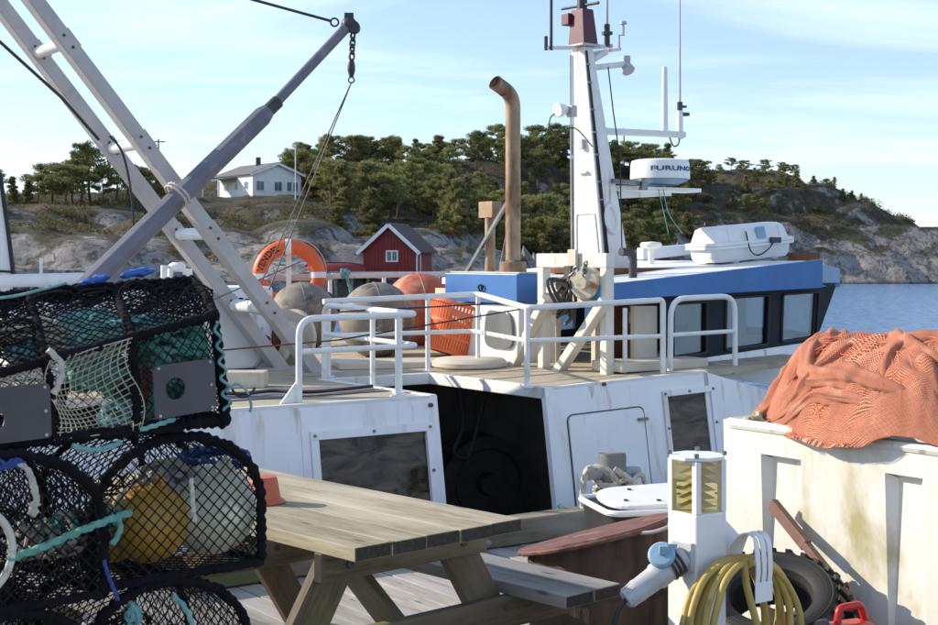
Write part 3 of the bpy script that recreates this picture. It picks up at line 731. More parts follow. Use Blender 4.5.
# upturned red rowing boat on the shore
rb = RY(335, 268, 79); rb.z = max(zat(rb.x, rb.y), .85)
mb = MB(); rows = []
for i in range(13):
    u = i/12*2-1; wv = .62*(1-abs(u)**2.2)+.02; hv = .50*(1-.35*abs(u)**3)
    rows.append([rb+V((u*1.7, math.cos(math.pi*j/8)*wv, .02+math.sin(math.pi*j/8)*hv)) for j in range(9)])
vs = [p for r in rows for p in r]; fs = [(i*9+j, i*9+j+1, (i+1)*9+j+1, (i+1)*9+j) for i in range(12) for j in range(8)]
mb.add(vs, fs)
rbt = thing('rowing_boat', 'upturned dark red rowing boat on the far shore', 'boat', rb)
mb.build('hull', M('dark_red_hull', (.20, .02, .02), None, 3, .5), rbt)
mb = MB(); mb.tube([rb+V((u*1.72, 0, .54*(1-.35*abs(u)**3))) for u in np.linspace(-1, 1, 9)], .04, 6); mb.build('keel', m_dark, rbt)
# white rail fence along the far shore quay
fr = RY(300, 266, 80)
fe = thing('shore_railing', 'white railing along the far shore seen through the lifebuoy', 'railing', RY(300, 276, 80))
for y in (263, 268):
    mb = MB(); mb.beam(RY(276, y, 80), RY(325, y, 80), .06, .09); mb.build('rail', m_bwhite, fe, smooth=False)
for i in range(6):
    mb = MB(); mb.beam(RY(277+i*9.5, 261.5, 80), RY(277+i*9.5, 276, 80), .09, .09, up=V((0, 1, 0))); mb.build('post', m_bwhite, fe, smooth=False)

# ================================================================== FISHING BOAT
ZD = .747
def dz(s): return ZD+max(0.0, s-1.9)*.030
boat = thing('fishing_boat', 'white and blue fishing boat with mast and deckhouse moored along the quay', 'boat', B(1.5, 2.5, WZ))
def holewall(mb, P, u0, u1, v0, v1, holes, th):
    us = sorted(set([u0, u1]+[h[0] for h in holes]+[h[1] for h in holes])); vs = sorted(set([v0, v1]+[h[2] for h in holes]+[h[3] for h in holes]))
    for i in range(len(us)-1):
        for j in range(len(vs)-1):
            cu, cv = (us[i]+us[i+1])/2, (vs[j]+vs[j+1])/2
            if any(h[0] < cu < h[1] and h[2] < cv < h[3] for h in holes): continue
            q = [P(us[i], vs[j]), P(us[i+1], vs[j]), P(us[i+1], vs[j+1]), P(us[i], vs[j+1])]
            mb.hexa(q, [p+th for p in q])
def fillet(pts, r, n=6, closed=False):
    pts = [V(p) for p in pts]; out = []; m = len(pts)
    for i, p in enumerate(pts):
        if not closed and i in (0, m-1): out.append(p); continue
        a, b = pts[i-1], pts[(i+1) % m]
        da, db = (a-p), (b-p); rr = min(r, da.length*.49, db.length*.49)
        p0, p1 = p+da.normalized()*rr, p+db.normalized()*rr
        for k in range(n+1):
            t = k/n; out.append((1-t)**2*p0+2*t*(1-t)*p+t*t*p1)
    return out
LEAN = .16
def Wp(s, v, off=0): return B(s, -LEAN*v-off, dz(s)-v)
WN = E.cross(V(N*(-LEAN))+V((0, 0, -1))).normalized()
if WN.dot(-N) < 0: WN = -WN
def RW(px, py):
    p = RP(px, py, B(0, 0, ZD), WN); a, b, z = stz(p); return a, dz(a)-z
# --- hull below, walls of the shelter
mb = MB()
for (z0, z1, o0, o1) in ((-.72, -1.6, -.245, -.05),):
    mb.hexa([B(-5, o0, z0), B(4.4, o0, z0), B(4.4, o1, z1), B(-5, o1, z1)], [p+N*.06 for p in (B(-5, o0, z0), B(4.4, o0, z0), B(4.4, o1, z1), B(-5, o1, z1))])
    mb.hexa([B(4.4, o0, z0), B(7.6, 2.7, z0+.2), B(7.0, 2.7, z1), B(4.4, o1, z1)], [p+N*.06 for p in (B(4.4, o0, z0), B(7.6, 2.7, z0+.2), B(7.0, 2.7, z1), B(4.4, o1, z1))])
    mb.hexa([B(-5, 5.6, z0+1.2), B(4.4, 5.6, z0+1.2), B(4.4, 5.5, z1), B(-5, 5.5, z1)], [p+N*.06 for p in (B(-5, 5.6, z0+1.2), B(4.4, 5.6, z0+1.2), B(4.4, 5.5, z1), B(-5, 5.5, z1))])
    mb.hexa([B(4.4, 5.6, z0+1.2), B(7.6, 2.76, z0+.2), B(7.0, 2.76, z1), B(4.4, 5.5, z1)], [p+N*.06 for p in (B(4.4, 5.6, z0+1.2), B(7.6, 2.76, z0+.2), B(7.0, 2.76, z1), B(4.4, 5.5, z1))])
mb.build('hull', m_hull, boat, smooth=False)
sL, sR = RW(437, 397)[0], RW(545, 389)[0]
a0 = RW(318, 440); a1 = RW(423, 431); a2 = RW(428, 505)
wl = (a0[0], a1[0]+.02, (a0[1]+a1[1])/2, .72)
mb = MB(); holewall(mb, Wp, -5, sL, .0, 1.47, [wl], N*.05); lw = mb.build('shelter_wall', m_hull, boat, smooth=False)
def frame_part(parent, u0, u1, v0, v1, Pf, fw, out, mat, pmat, bolts=True):
    mb = MB()
    for q in (((u0-fw, v0-fw), (u1+fw, v0-fw), (u1+fw, v0), (u0-fw, v0)), ((u0-fw, v1), (u1+fw, v1), (u1+fw, v1+fw), (u0-fw, v1+fw)), ((u0-fw, v0), (u0, v0), (u0, v1), (u0-fw, v1)), ((u1, v0), (u1+fw, v0), (u1+fw, v1), (u1, v1))):
        f = [Pf(a, b) for a, b in q]; mb.hexa([p-N*.003 for p in f], [p-N*out for p in f])
    fo = mb.build('window_frame', mat, parent, smooth=False, bevel=.004)
    mb = MB(); f = [Pf(a, b) for a, b in ((u0-.01, v0-.01), (u1+.01, v0-.01), (u1+.01, v1+.01), (u0-.01, v1+.01))]
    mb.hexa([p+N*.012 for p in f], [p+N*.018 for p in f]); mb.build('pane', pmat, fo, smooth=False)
    if bolts:
        for (a, b) in [(u0-fw/2, v0-fw/2), ((u0+u1)/2, v0-fw/2), (u1+fw/2, v0-fw/2), (u1+fw/2, (v0+v1)/2), (u0-fw/2, (v0+v1)/2), (u1+fw/2, v1+fw/2)]:
            mb = MB(); p = Pf(a, b)-N*out; mb.cyl(p, p-N*.012, .011, .008, 8); mb.build('bolt', m_steel, fo)
    return fo
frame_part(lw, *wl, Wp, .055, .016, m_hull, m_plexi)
# vertical seam and drain on the left wall
mb = MB(); ss = RW(300, 420)[0]; q = [Wp(ss, .03), Wp(ss+.008, .03), Wp(ss+.008, 1.2), Wp(ss, 1.2)]; mb.hexa([p-N*.001 for p in q], [p-N*.007 for p in q]); mb.build('weld_seam', m_hull, lw, smooth=False)
# right wall
s7 = RW(702, 369)[0]
w0 = RW(664, 398); w1 = RW(706, 391); w2 = RW(718, 445)
wr = (w0[0]+.02, w1[0]+.03, w1[1]+.005, w1[1]+.46)
mb = MB(); holewall(mb, Wp, sR, s7, .0, 1.5, [wr], N*.05); rw = mb.build('shelter_wall', m_hull, boat, smooth=False)
mb = MB()
sh = [Wp(s7, 0), Wp(s7+.55, .16), Wp(s7+1.1, .33), Wp(s7+1.1, 1.5), Wp(s7, 1.5)]
mb.prism(sh, N*.05); mb.build('bow_shoulder', m_hull, boat, smooth=False)
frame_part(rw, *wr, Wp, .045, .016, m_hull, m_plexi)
# access hatch: proud thin plate with rounded corners, hinge and latch
h0 = RW(567, 412); h1 = RW(641, 400)
hp = [(h0[0], 1.2), (h0[0], h0[1]+.03), (h1[0], h0[1]+.03), (h1[0], 1.2)]
hp = fillet([V((a, b, 0)) for a, b in hp], .05, 5)
mb = MB(); mb.prism([Wp(p.x, p.y)-N*.002 for p in hp], -N*.010); hatch = mb.build('hatch', m_hull, rw, smooth=False, bevel=.003)
hq = fillet([V((a, b, 0)) for a, b in [(h0[0]-.008, 1.2), (h0[0]-.008, h0[1]+.022), (h1[0]+.008, h0[1]+.022), (h1[0]+.008, 1.2)]], .055, 5)
mb = MB(); mb.tube([Wp(p.x, p.y)-N*.003 for p in hq], .0045, 5); mb.build('hatch_seal', m_dark, rw)
mb = MB(); p = Wp(h1[0]-.02, .29)-N*.016; mb.box(p, (.09, .03, .02), AX); mb.build('latch', m_steel, hatch, smooth=False)
for (px, py) in ((603, 384), (430, 405)):
    a = RW(px, py); mb = MB(); p = Wp(*a); mb.cyl(p+N*.01, p-N*.02, .014, n=10); mb.build('drain', m_rust, rw if px > 500 else lw)
# --- deck on top of the shelter, with the opening
mb = MB(); TB = 5.6; th = .045; HT = 1.45
def slab(mb, s0, s1, t0, t1, zt=None, thick=th):
    z0, z1 = (dz(s0), dz(s1)) if zt is None else (zt, zt)
    q = [B(s0, t0, z0), B(s1, t0, z0*0+z1), B(s1, t1, z1), B(s0, t1, z0)]
    mb.hexa([p-UP*thick for p in q], q)
slab(mb, -5, sL-.06, .05, TB); slab(mb, sL-.06, sR+.06, HT+.06, TB); slab(mb, sR+.06, 4.9, .05, TB)
mb.build('deck', m_deck, boat, smooth=False)
mb = MB()
for (p, q, w_) in ((B(sL-.03, .0, 0), B(sL-.03, HT+.06, 0), .06), (B(sR+.03, 0, 0), B(sR+.03, HT+.06, 0), .06), (B(sL, HT+.03, 0), B(sR, HT+.03, 0), .06)):
    mb.beam(p+UP*(ZD-.035), q+UP*(ZD-.035), w_, .085)
mb.build('opening_coaming', m_white, boat, smooth=False, bevel=.006)
mb = MB(); mb.beam(B(-5, .022, ZD-.02), B(sL-.061, .022, ZD-.02), .05, .05); mb.beam(B(sR+.061, .022, dz(sR)-.02), B(s7, .022, dz(s7)-.02), .05, .05)
mb.build('deck_edge', m_white, boat, smooth=False, bevel=.005)
mb = MB(); mb.hexa([B(-5, .42, ZD+.004), B(sL-.1, .42, ZD+.004), B(sL-.1, .95, ZD+.004), B(-5, .95, ZD+.004)], [B(-5, .42, ZD+.008), B(sL-.1, .42, ZD+.008), B(sL-.1, .95, ZD+.008), B(-5, .95, ZD+.008)])
mb.build('antislip_strip', m_dgrey, boat, smooth=False)
# --- working deck inside the shelter
mb = MB(); slab(mb, -5, 4.2, .1, TB-.1, -1.05, .05); mb.build('working_deck', m_dgrey, boat, smooth=False)
mb = MB(); mb.box(B(-.4, 4.6, -.2), (9, .05, 1.7), AX); mb.box(B(3.6, 2.6, -.2), (.05, 4.6, 1.7), AX); mb.box(B(-4.9, 2.6, -.2), (.05, 5, 1.7), AX); mb.build('inner_bulkhead', m_int, boat, smooth=False)
mb = MB(); mb.lathe(B(2.75, 1.9, -.22), -N+E*-.25, [(0, -.2), (.40, -.2), (.40, -.16), (.2, -.14), (.2, .10), (.40, .12), (.40, .16), (.30, .17), (.28, .13), (.1, .13), (.08, .2), (0, .2)], 32); mb.build('net_hauler', m_dark, boat)
mb = MB(); mb.tube([B(2.45, 3.2, -1.0), B(2.45, 3.2, .7)], .035, 10); mb.build('pillar', m_int, boat)
mb = MB(); q_ = fillet([B(2.75, 4.56, -.9), B(3.35, 4.56, -.9), B(3.35, 4.56, .55), B(2.75, 4.56, .55)], .12, 5, True); mb.tube(q_, .03, 8, closed=True); mb.build('door_frame', m_white, boat)
mb = MB(); mb.tube(spline([B(2.3, 1.6, .66), B(2.35, 1.6, .3), B(2.28, 1.62, .1), B(2.4, 1.6, .05), B(2.5, 1.6, .3), B(2.6, 1.6, .66)], 8), .02, 8); mb.build('hanging_hose', m_dark, boat)
mb = MB(); mb.box(B(2.25, .95, -.86), (.45, .35, .3), AX); mb.build('fish_crate', m_lgrey, boat, smooth=False, bevel=.015)
mb = MB(); mb.box(B(1.1, 2.6, -.6), (.7, .6, .9), AX); mb.build('engine_box', m_int, boat, smooth=False, bevel=.02)

# --- guard rails
def rail_run(path, r=.021, name='rail', parent=None, fr=.09):
    mb = MB(); mb.tube(fillet(path, fr, 6), r, 10); return mb.build(name, m_rail, parent or boat)
rails = thing  # (parts hang on the boat directly)
A = RT(299, 404, .10); A.z = ZD
topA = RT(300, 319, .10); zt = topA.z; zm = RT(300, 352, .10).z
sA = stz(A)[0]; sC = sL-.08
def zr_(s): return zt+max(0, s-.6)*.035
cor = [(sC, .10), (sC+.12, HT+.15), (sR+.34, HT+.18), (stz(RT(527, 308, .10))[0], .10)]
# loop rail left of the opening (near side)
rail_run([A, B(sA, .10, zt), B(sC, .10, zt+.01), B(sC+.1, HT+.1, zt+.03), B(sC+.1, HT+.1, ZD)], fr=.11)
rail_run([B(sA, .10, zm), B(sC, .10, zm+.01), B(sC+.1, HT+.1, zm+.02)], r=.018, fr=.08)
mb = MB(); mb.prism([B(sA-.13, .10, ZD+.002), B(sA-.02, .10, ZD+.002), B(sA-.02, .10, ZD+.13)], N*.012); mb.build('rail_gusset', m_rail, boat, smooth=False)
for (s_, t_) in ((sC-.16, .10), (sC-.02, .30), (sC+.04, .75)):
    mb = MB(); mb.tube([B(s_, t_, ZD), B(s_, t_, zt+.005)], .019, 9); mb.lathe(B(s_, t_, ZD), UP, [(.05, .0), (.05, .01), (.021, .014)], 12); mb.build('rail_post', m_rail, boat)
# far side and right of the opening
c1 = B(sC+.16, HT+.22, zt+.05); c2 = RT(478, 294, HT+.16); c3 = RT(527, 308, .12); c4 = RT(660, 300, .12)
rail_run([c1-E*.0, c2, c3, c4], r=.022, fr=.12)
m1 = c1-UP*.26; m2 = RT(474, 331, HT+.16); m3 = RT(527, 341, .12); m4 = RT(664, 336, .12)
rail_run([m1, m2, m3, m4], r=.018, fr=.1)
for p in (c1.lerp(c2, .03), c1.lerp(c2, .66), c2, c3):
    s_, t_, _ = stz(p); mb = MB(); mb.tube([B(s_, t_, dz(s_)-.02), p], .02, 9); mb.lathe(B(s_, t_, dz(s_)), UP, [(.05, .0), (.05, .01), (.022, .014)], 12); mb.build('rail_post', m_rail, boat)
g0 = RT(663, 371, .12); g1 = RT(663, 300, .12)
s_, _, _ = stz(c4); rail_run([c4-E*.05, c4+E*.03, B(stz(c4)[0]+.03, .12, dz(s_)-.01)], r=.022, fr=.10)
# second loop by the deckhouse
q0 = RT(670, 371, .14); q1 = RT(671, 299, .14); q2 = RT(735, 296, .14); q3 = RT(735, 374, .14)
rail_run([q0, q1, q2, q3], r=.022, fr=.14)
rail_run([RT(671, 335, .14), RT(735, 331, .14)], r=.017)

# --- deckhouse
TW = .55
def roofz(s): return ra+(s-sa)*rk
fa0 = RT(603, 285, TW-.12); fb0 = RT(823, 259.5, TW-.12)
sa, sb = stz(fa0)[0], stz(fb0)[0]; ra = fa0.z; rk = (fb0.z-fa0.z)/(sb-sa)
fa1 = RT(603, 300.5, TW-.12); fb1 = RT(823, 288, TW-.12)
mb = MB(); mb.hexa([fa0, fb0, fb1, fa1], [p+N*.05 for p in (fa0, fb0, fb1, fa1)]); fascia = mb.build('roof_fascia', m_blue, boat, smooth=False, bevel=.006)
mb = MB()
ep = [fa0, fa1]; mb.hexa([fa0-E*.004, fa1-E*.004, fa1-E*.004+N*.13, fa0-E*.004+N*.13], [fa0-E*.03, fa1-E*.03, fa1-E*.03+N*.13, fa0-E*.03+N*.13]); mb.build('fascia_end', M('sunlit_blue_paint', (.10, .30, .60), None, 5, .4), boat, smooth=False)  # fascia blue, lightened in colour where the aft end faces the sun
# front visor: fascia wraps round the raked front
vf = [B(sb, TW-.07, 0), B(sb+.62, TW+.22, 0), B(sb+.90, 1.5, 0), B(sb+.62, 2.95, 0), B(sb, 3.3, 0)]
mb = MB()
for i in range(4):
    a, b = vf[i], vf[i+1]; za = fb0.z-.03-(.05 if i or 0 else .0); zb = fb0.z-.08
    n_ = (b-a).cross(UP).normalized()*-.05
    mb.hexa([a+UP*za, b+UP*zb, b+UP*(zb-.13), a+UP*(za-.17)], [p+n_ for p in (a+UP*za, b+UP*zb, b+UP*(zb-.13), a+UP*(za-.17))])
mb.build('visor', M('visor_blue', (.12, .25, .46), (.10, .22, .42), 4, .4), boat, smooth=False)
mb = MB()
tn = stz(RS(548, 277, sa+.08))[1]; sn = sa+.43
rp = [B(sn, TW-.065, roofz(sn)-.012), B(sb, TW-.065, fb0.z-.012), B(sb+.58, TW+.25, fb0.z-.09), B(sb+.85, 1.5, fb0.z-.09), B(sb+.58, 2.9, fb0.z-.09), B(sb, 3.25, fb0.z-.012), B(sn, 3.25, roofz(sn)-.012)]
q = [B(sa, TW-.065, ra-.012), B(sn-.001, TW-.065, roofz(sn)-.012), B(sn-.001, tn, roofz(sn)-.012), B(sa, tn, ra-.012)]; mb.hexa([p-UP*.06 for p in q], q)
mb.add(rp+[p-UP*.06 for p in rp], [(0, 1, 5, 6), (1, 2, 3), (1, 3, 5), (3, 4, 5), (13, 12, 8, 7), (10, 9, 8), (12, 10, 8), (12, 11, 10)]+[(i, i+7, (i+1) % 7+7, (i+1) % 7) for i in range(7)])
mb.build('deckhouse_roof', m_white, boat, smooth=False)
# near side wall: navy band with three windows on white lower wall
n00 = RT(664, 296, TW); n10 = RT(819, 287, TW); n11 = RT(816, 341, TW); n01 = RT(664, 364, TW)
def NW(u, v): return (n00.lerp(n10, u)).lerp(n01.lerp(n11, u), v)
def inv_nw(px, py):
    p = RT(px, py, TW); best = None
    u, v = .5, .5
    for _ in range(25):
        c = NW(u, v); du = (NW(u+.001, v)-c)/.001; dv = (NW(u, v+.001)-c)/.001; r = p-c
        a = np.array([[du.dot(E), dv.dot(E)], [du.z, dv.z]]); x = np.linalg.solve(a, np.array([r.dot(E), r.z])); u += x[0]; v += x[1]
    return u, v
holes = []
for (xa, ya, xb, yb) in ((673, 304, 706, 353), (726, 298, 767, 350), (783, 292, 816, 341)):
    u0, v0 = inv_nw(xa, ya); u1, v1 = inv_nw(xb, yb); holes.append((u0, u1, max(v0, .09), min(v1, .93)))
mb = MB(); holewall(mb, NW, 0, 1, 0, 1, holes, N*.05); tr3 = [NW(1, 0)+E*.001, RT(836, 286, TW), NW(1, 1)+E*.001]; mb.prism(tr3, N*.05); nb = mb.build('wheelhouse_side', m_navy, boat, smooth=False)
for h in holes:
    def Pf(a, b): return NW(a, b)
    u0, u1, v0, v1 = h; cs = fillet([V((u0, v0, 0)), V((u1, v0, 0)), V((u1, v1, 0)), V((u0, v1, 0))], .03, 4, closed=True)
    mb = MB(); mb.tube([NW(p.x, p.y)-N*.006 for p in cs], .012, 6, closed=True); fo = mb.build('window_seal', m_cable, nb)
    mb = MB(); q = [NW(u0, v0), NW(u1, v0), NW(u1, v1), NW(u0, v1)]; mb.hexa([p+N*.02 for p in q], [p+N*.026 for p in q]); mb.build('pane', m_glass, nb, smooth=False)
# far side wall with windows too, so one looks through
def FWp(u, v): return NW(u, v)+N*2.45
mb = MB(); holewall(mb, FWp, 0, 1, 0, 1, [(.03, .30, .12, .85), (.36, .62, .12, .85), (.68, .93, .12, .85)], N*.05); fwall = mb.build('wheelhouse_side', m_navy, boat, smooth=False)
for (u0, u1) in ((.03, .30), (.36, .62), (.68, .93)):
    mb = MB(); q = [FWp(u0, .12), FWp(u1, .12), FWp(u1, .85), FWp(u0, .85)]; mb.hexa([p+N*.02 for p in q], [p+N*.026 for p in q]); mb.build('pane', m_glass, fwall, smooth=False)
# front of the wheelhouse (raked) with three panes
fA, fB_ = NW(1, 0), NW(1, 1)
ff = [fA, fA+E*.34+N*.75, fA+E*.34+N*1.75, fA+N*2.5]; fg = [fB_, fB_+E*.34+N*.75, fB_+E*.34+N*1.75, fB_+N*2.5]
mb = MB(); pq = []
for i in range(3):
    def FP(u, v, i=i): return ff[i].lerp(ff[i+1], u).lerp(fg[i].lerp(fg[i+1], u), v)
    holewall(mb, FP, .0, 1, 0, 1, [(.1, .9, .12, .85)], (ff[i+1]-ff[i]).cross(UP).normalized()*-.04)
    pq.append([FP(.1, .12), FP(.9, .12), FP(.9, .85), FP(.1, .85)])
wf = mb.build('wheelhouse_front', m_navy, boat, smooth=False)
for q in pq:
    nn_ = (q[1]-q[0]).cross(q[3]-q[0]).normalized()*.006; mb = MB(); mb.hexa(q, [p+nn_ for p in q]); mb.build('pane', m_glass, wf, smooth=False)
# white lower wall
l0, l1 = NW(0, 1), NW(1, 1); l2, l3 = RT(815, 400, TW-.02), RT(664, 372, TW-.02)
mb = MB(); l2 = l1+E*.0-N*.03; l2 = V((l2.x, l2.y, dz(stz(l1)[0])-.35)); l3 = V((l0.x, l0.y, dz(stz(l0)[0])-.03))-N*.03
mb.hexa([l0, l1, l2, l3], [p+N*.05 for p in (l0, l1, l2, l3)])
mb.hexa([l1, l1+E*.34+N*.75, l2+E*.34+N*.75, l2], [p+N*.05 for p in (l1, l1+E*.34+N*.75, l2+E*.34+N*.75, l2)])
mb.hexa([l1+E*.34+N*.75, l1+E*.34+N*1.75, l2+E*.34+N*1.75, l2+E*.34+N*.75], [p-E*.05 for p in (l1+E*.34+N*.75, l1+E*.34+N*1.75, l2+E*.34+N*1.75, l2+E*.34+N*.75)])
f0_, f1_ = FWp(0, 1), FWp(1, 1)
mb.hexa([f0_, f1_, V((f1_.x, f1_.y, ZD-.3)), V((f0_.x, f0_.y, ZD-.03))], [p+N*.05 for p in (f0_, f1_, V((f1_.x, f1_.y, ZD-.3)), V((f0_.x, f0_.y, ZD-.03)))])
mb.build('wheelhouse_lower_wall', m_hull, boat, smooth=False)
mb = MB(); slab(mb, stz(n01)[0]-.02, stz(n11)[0]+.2, TW+.08, TW+2.4, dz(3.5)+.02, .04); mb.build('wheelhouse_floor', m_int, boat, smooth=False)
mb = MB(); p = B(stz(n11)[0]-.5, TW+1.3, 0); mb.box(V((p.x, p.y, ZD+.32)), (.35, 1.6, .6), AX); mb.build('helm_console', m_int, boat, smooth=False, bevel=.02)
mb = MB(); p = B(stz(n00)[0]+.75, TW+1.1, ZD+.45); mb.box(p, (.12, .45, .5), AX); mb.box(p+E*.2-UP*.2, (.4, .45, .1), AX); mb.cyl(p+E*.2-UP*.42, p+E*.2-UP*.2, .05, n=10); mb.build('helm_seat', m_dark, boat, smooth=False, bevel=.02)
# aft bulkhead of the house and alcove
sW = sa+.32
mb = MB()
def AB(u, v): return B(sW, TW+.35+u, v)
holewall(mb, AB, 0, 2.3, ZD-.02, ra-.075, [(.05, .5, ZD+.02, ra-.16)], E*.05); mb.build('aft_bulkhead', m_cream, boat, smooth=False)
mb = MB(); d0 = RT(634, 306, TW+.05); d1 = RT(657, 306, TW+.05); d2 = RT(657, 361, TW+.05); d3 = RT(634, 361, TW+.05); mb.hexa([d0, d1, d2, d3], [p+N*.04 for p in (d0, d1, d2, d3)]); mb.build('side_panel', m_cream, boat, smooth=False)
mb = MB(); p0 = RT(612, 303, TW+.7); mb.box(p0+UP*-.22+E*.1, (.3, .03, .5), AX); mb.build('rusty_panel', m_rust, boat, smooth=False)
mb = MB(); p0 = RT(655, 365, TW-.02); s_ = stz(p0)[0]; mb.box(B(s_-.12, TW-.10, dz(s_)+.035), (.9, .36, .075), AX); mb.build('step', m_cream, boat, smooth=False, bevel=.01)
# standpipe with elbow
pt = RT(633, 252, TW+.35); pb = V((pt.x, pt.y, ZD))
mb = MB(); mb.tube(fillet([pb, pt, pt-E*.13-N*.0], .05, 6), .034, 12); mb.build('vent_pipe', m_dark, boat)
pt2 = RT(625, 308, TW-.2); mb = MB(); mb.tube([V((pt2.x, pt2.y, ZD)), pt2], .018, 8); mb.build('stanchion', m_rail, boat)
# casing with blue fascia and exhausts
sk = sa+.08
k0 = RS(517, 277, sk); tk0 = stz(k0)[1]; k1 = RS(445, 270, sk); tk1 = stz(k1)[1]; zk = (k0.z+k1.z)/2; hk = .25
mb = MB(); mb.box(B(sk+.16, (tk0+tk1)/2, zk-hk/2), (.32, tk1-tk0, hk), AX); mb.build('casing_fascia', m_blue, boat, smooth=False, bevel=.008)
mb = MB(); mb.box(B(sk+.19, (tk0+tk1)/2, (zk-hk+ZD)/2-.005), (.30, tk1-tk0-.06, zk-hk-ZD-.012), AX); mb.build('casing', m_hull, boat, smooth=False, bevel=.01)
mb = MB(); mb.box(B(sk+.17, (tk0+tk1)/2, zk+.008), (.26, tk1-tk0-.05, .012), AX); mb.build('casing_top', m_cream, boat, smooth=False)
mb = MB(); p = RS(478, 290, sk)-E*.012; pts = [p+N*.05*math.cos(a)+UP*.02*math.sin(2*a)+UP*.012*math.cos(a*3) for a in np.linspace(0, 6.28, 18)]
rope(mb, [RS(482, 288, sk)-E*.015+N*.03*math.cos(a)*(1+.3*math.sin(3*a))+UP*.026*math.sin(a) for a in np.linspace(0, 11, 18)], .006); mb.build('cord_knot', m_rk, boat)
ex = B(sk+.17, stz(RS(513, 268, sk+.17))[1], zk+.01)
mb = MB(); mb.lathe(ex, UP, [(0, 0), (.115, 0), (.115, .085), (.108, .092), (0, .092)], 24); mb.build('exhaust_collar', m_exh, boat)
et = RS(513, 98, sk+.17); et = V((ex.x, ex.y, et.z))
tip = et+V((-.155, -.13, .115))
pth = fillet([ex+UP*.1, et+UP*.02, tip], .13, 8)
mb = MB(); mb.tube(pth, .064, 20, cap=False); mb.tube(pth[::-1], .058, 20, cap=False); exo = mb.build('exhaust_pipe', m_exh, boat)
mb = MB(); mb.torus(tip, (tip-et), .061, .006, 24, 6); mb.build('exhaust_lip', m_exh2, exo)
mb = MB(); mb.cyl(tip-(tip-et).normalized()*.12, tip-(tip-et).normalized()*.1, .058, n=18); mb.build('exhaust_bore', m_exh2, exo)
p0 = RS(490, 272, sk+.2); p0 = V((p0.x, p0.y, zk)); p1 = RS(490, 212, sk+.2); p1 = V((p0.x, p0.y, p1.z))
mb = MB(); mb.tube([p0, p1], .045, 12); mb.box(p1+UP*.02, (.1, .2, .14), AX); mb.build('generator_exhaust', m_exh, boat)
for (a, b) in (((466, 270), (507, 203)), ((500, 268), (509, 226))):
    pa = RS(*a, sk+.1); pb_ = RS(*b, sk+.17); mb = MB(); mb.beam(V((pa.x, pa.y, zk)), pb_, .028, .028); mb.build('exhaust_brace', m_steel, boat, smooth=False)
# grey curved panel beside the casing
mb = MB(); pcs = fillet([RS(482, 347, sk), RS(512, 350, sk), RS(510, 312, sk), RS(484, 308, sk)], .12, 6, True); mb.prism([p+E*.042 for p in pcs], -E*.03); mb.build('casing_hatch', M('grey_fibreglass', (.15, .155, .16), (.11, .115, .12), 4, .35), boat, smooth=False, bevel=.008)

# --- mast
tm = 1.75
mo = RT(604, 268, tm); ms = stz(mo)[0]; zb = roofz(ms)
top = RT(584, 46, tm); ztop = top.z; mst = stz(top)[0]
# arris runs mo->top; aft face along +N, starboard face along +E
b4 = [B(ms, tm, zb), B(ms+.31, tm, zb), B(ms+.31, tm+.42, zb), B(ms, tm+.42, zb)]
tt = [B(mst, tm, ztop), B(mst+.10, tm, ztop), B(mst+.10, tm+.17, ztop), B(mst, tm+.17, ztop)]
shl = RT(571, 46, tm+.17); 
mb = MB(); mb.hexa(b4, tt); mast = mb.build('mast', m_white, boat, smooth=False, bevel=.008)
def MF(u, v): return b4[0].lerp(b4[3], u).lerp(tt[0].lerp(tt[3], u), v)       # aft face
def MS(u, v): return b4[0].lerp(b4[1], u).lerp(tt[0].lerp(tt[1], u), v)       # starboard face
cs = fillet([V((.12, .03, 0)), V((.88, .03, 0)), V((.86, .26, 0)), V((.14, .26, 0))], .05, 5, True)
mb = MB(); mb.tube([MF(p.x, p.y)-E*.004 for p in cs], .007, 6, closed=True); mb.build('hatch_ring', m_white, mast)
mb = MB(); pts_ = [MS(.5+.24*math.cos(a), .235+.06*math.sin(a))-N*.01 for a in np.linspace(0, 6.283, 25)[:-1]]; mb.tube(pts_, .024, 8, closed=True)
mb.add(pts_, [tuple(range(len(pts_)))]); mb.build('oval_vent', m_plas, mast)
mb = MB(); p = MF(.45, .57)-E*.02; mb.box(p, (.03, .05, .09), AX); mb.build('junction_box', m_lgrey, mast, smooth=False, bevel=.004)
mb = MB(); p = MF(.5, .445)-E*.012; mb.box(p, (.035, .12, .02), AX); mb.build('step_rung', m_white, mast, smooth=False)
for v in (.32, .40, .52, .62, .72, .84, .92):
    mb = MB(); mb.box(MS(.15, v)-N*.008, (.05, .014, .016), AX); mb.build('cable_clamp', m_steel, mast, smooth=False)
for u in (.10, .16, .21):
    mb = MB(); mb.tube([MS(u, .02)-N*.008, MS(u+.01, .4)-N*.010, MS(u, .98)-N*.008], .006, 6); mb.build('cable', m_cable, mast)
# floodlamp on the aft face with a loop of cable
p = RT(574, 111, tm+.1)-E*.14
mb = MB(); mb.lathe(p, V((-.75, -.65, -.15)), [(0, -.05), (.04, -.05), (.058, .0), (.062, .05), (.055, .055), (0, .048)], 18); mb.cyl(p, p+E*.16, .014, n=8); mb.build('flood_lamp', m_plas, mast)
mb = MB(); mb.box(p+E*.09-N*.03-UP*.01, (.06, .08, .1), AX); mb.build('lamp_ballast', m_lgrey, mast, smooth=False, bevel=.006)
mb = MB(); mb.tube(spline([p, p+V((-.09, 0, -.06)), p+V((-.10, 0, -.16)), p+V((-.02, 0, -.19)), p+V((.12, 0, -.16)), p+V((.27, 0, -.32))], 8), .006, 6); mb.build('cable', m_cable, mast)
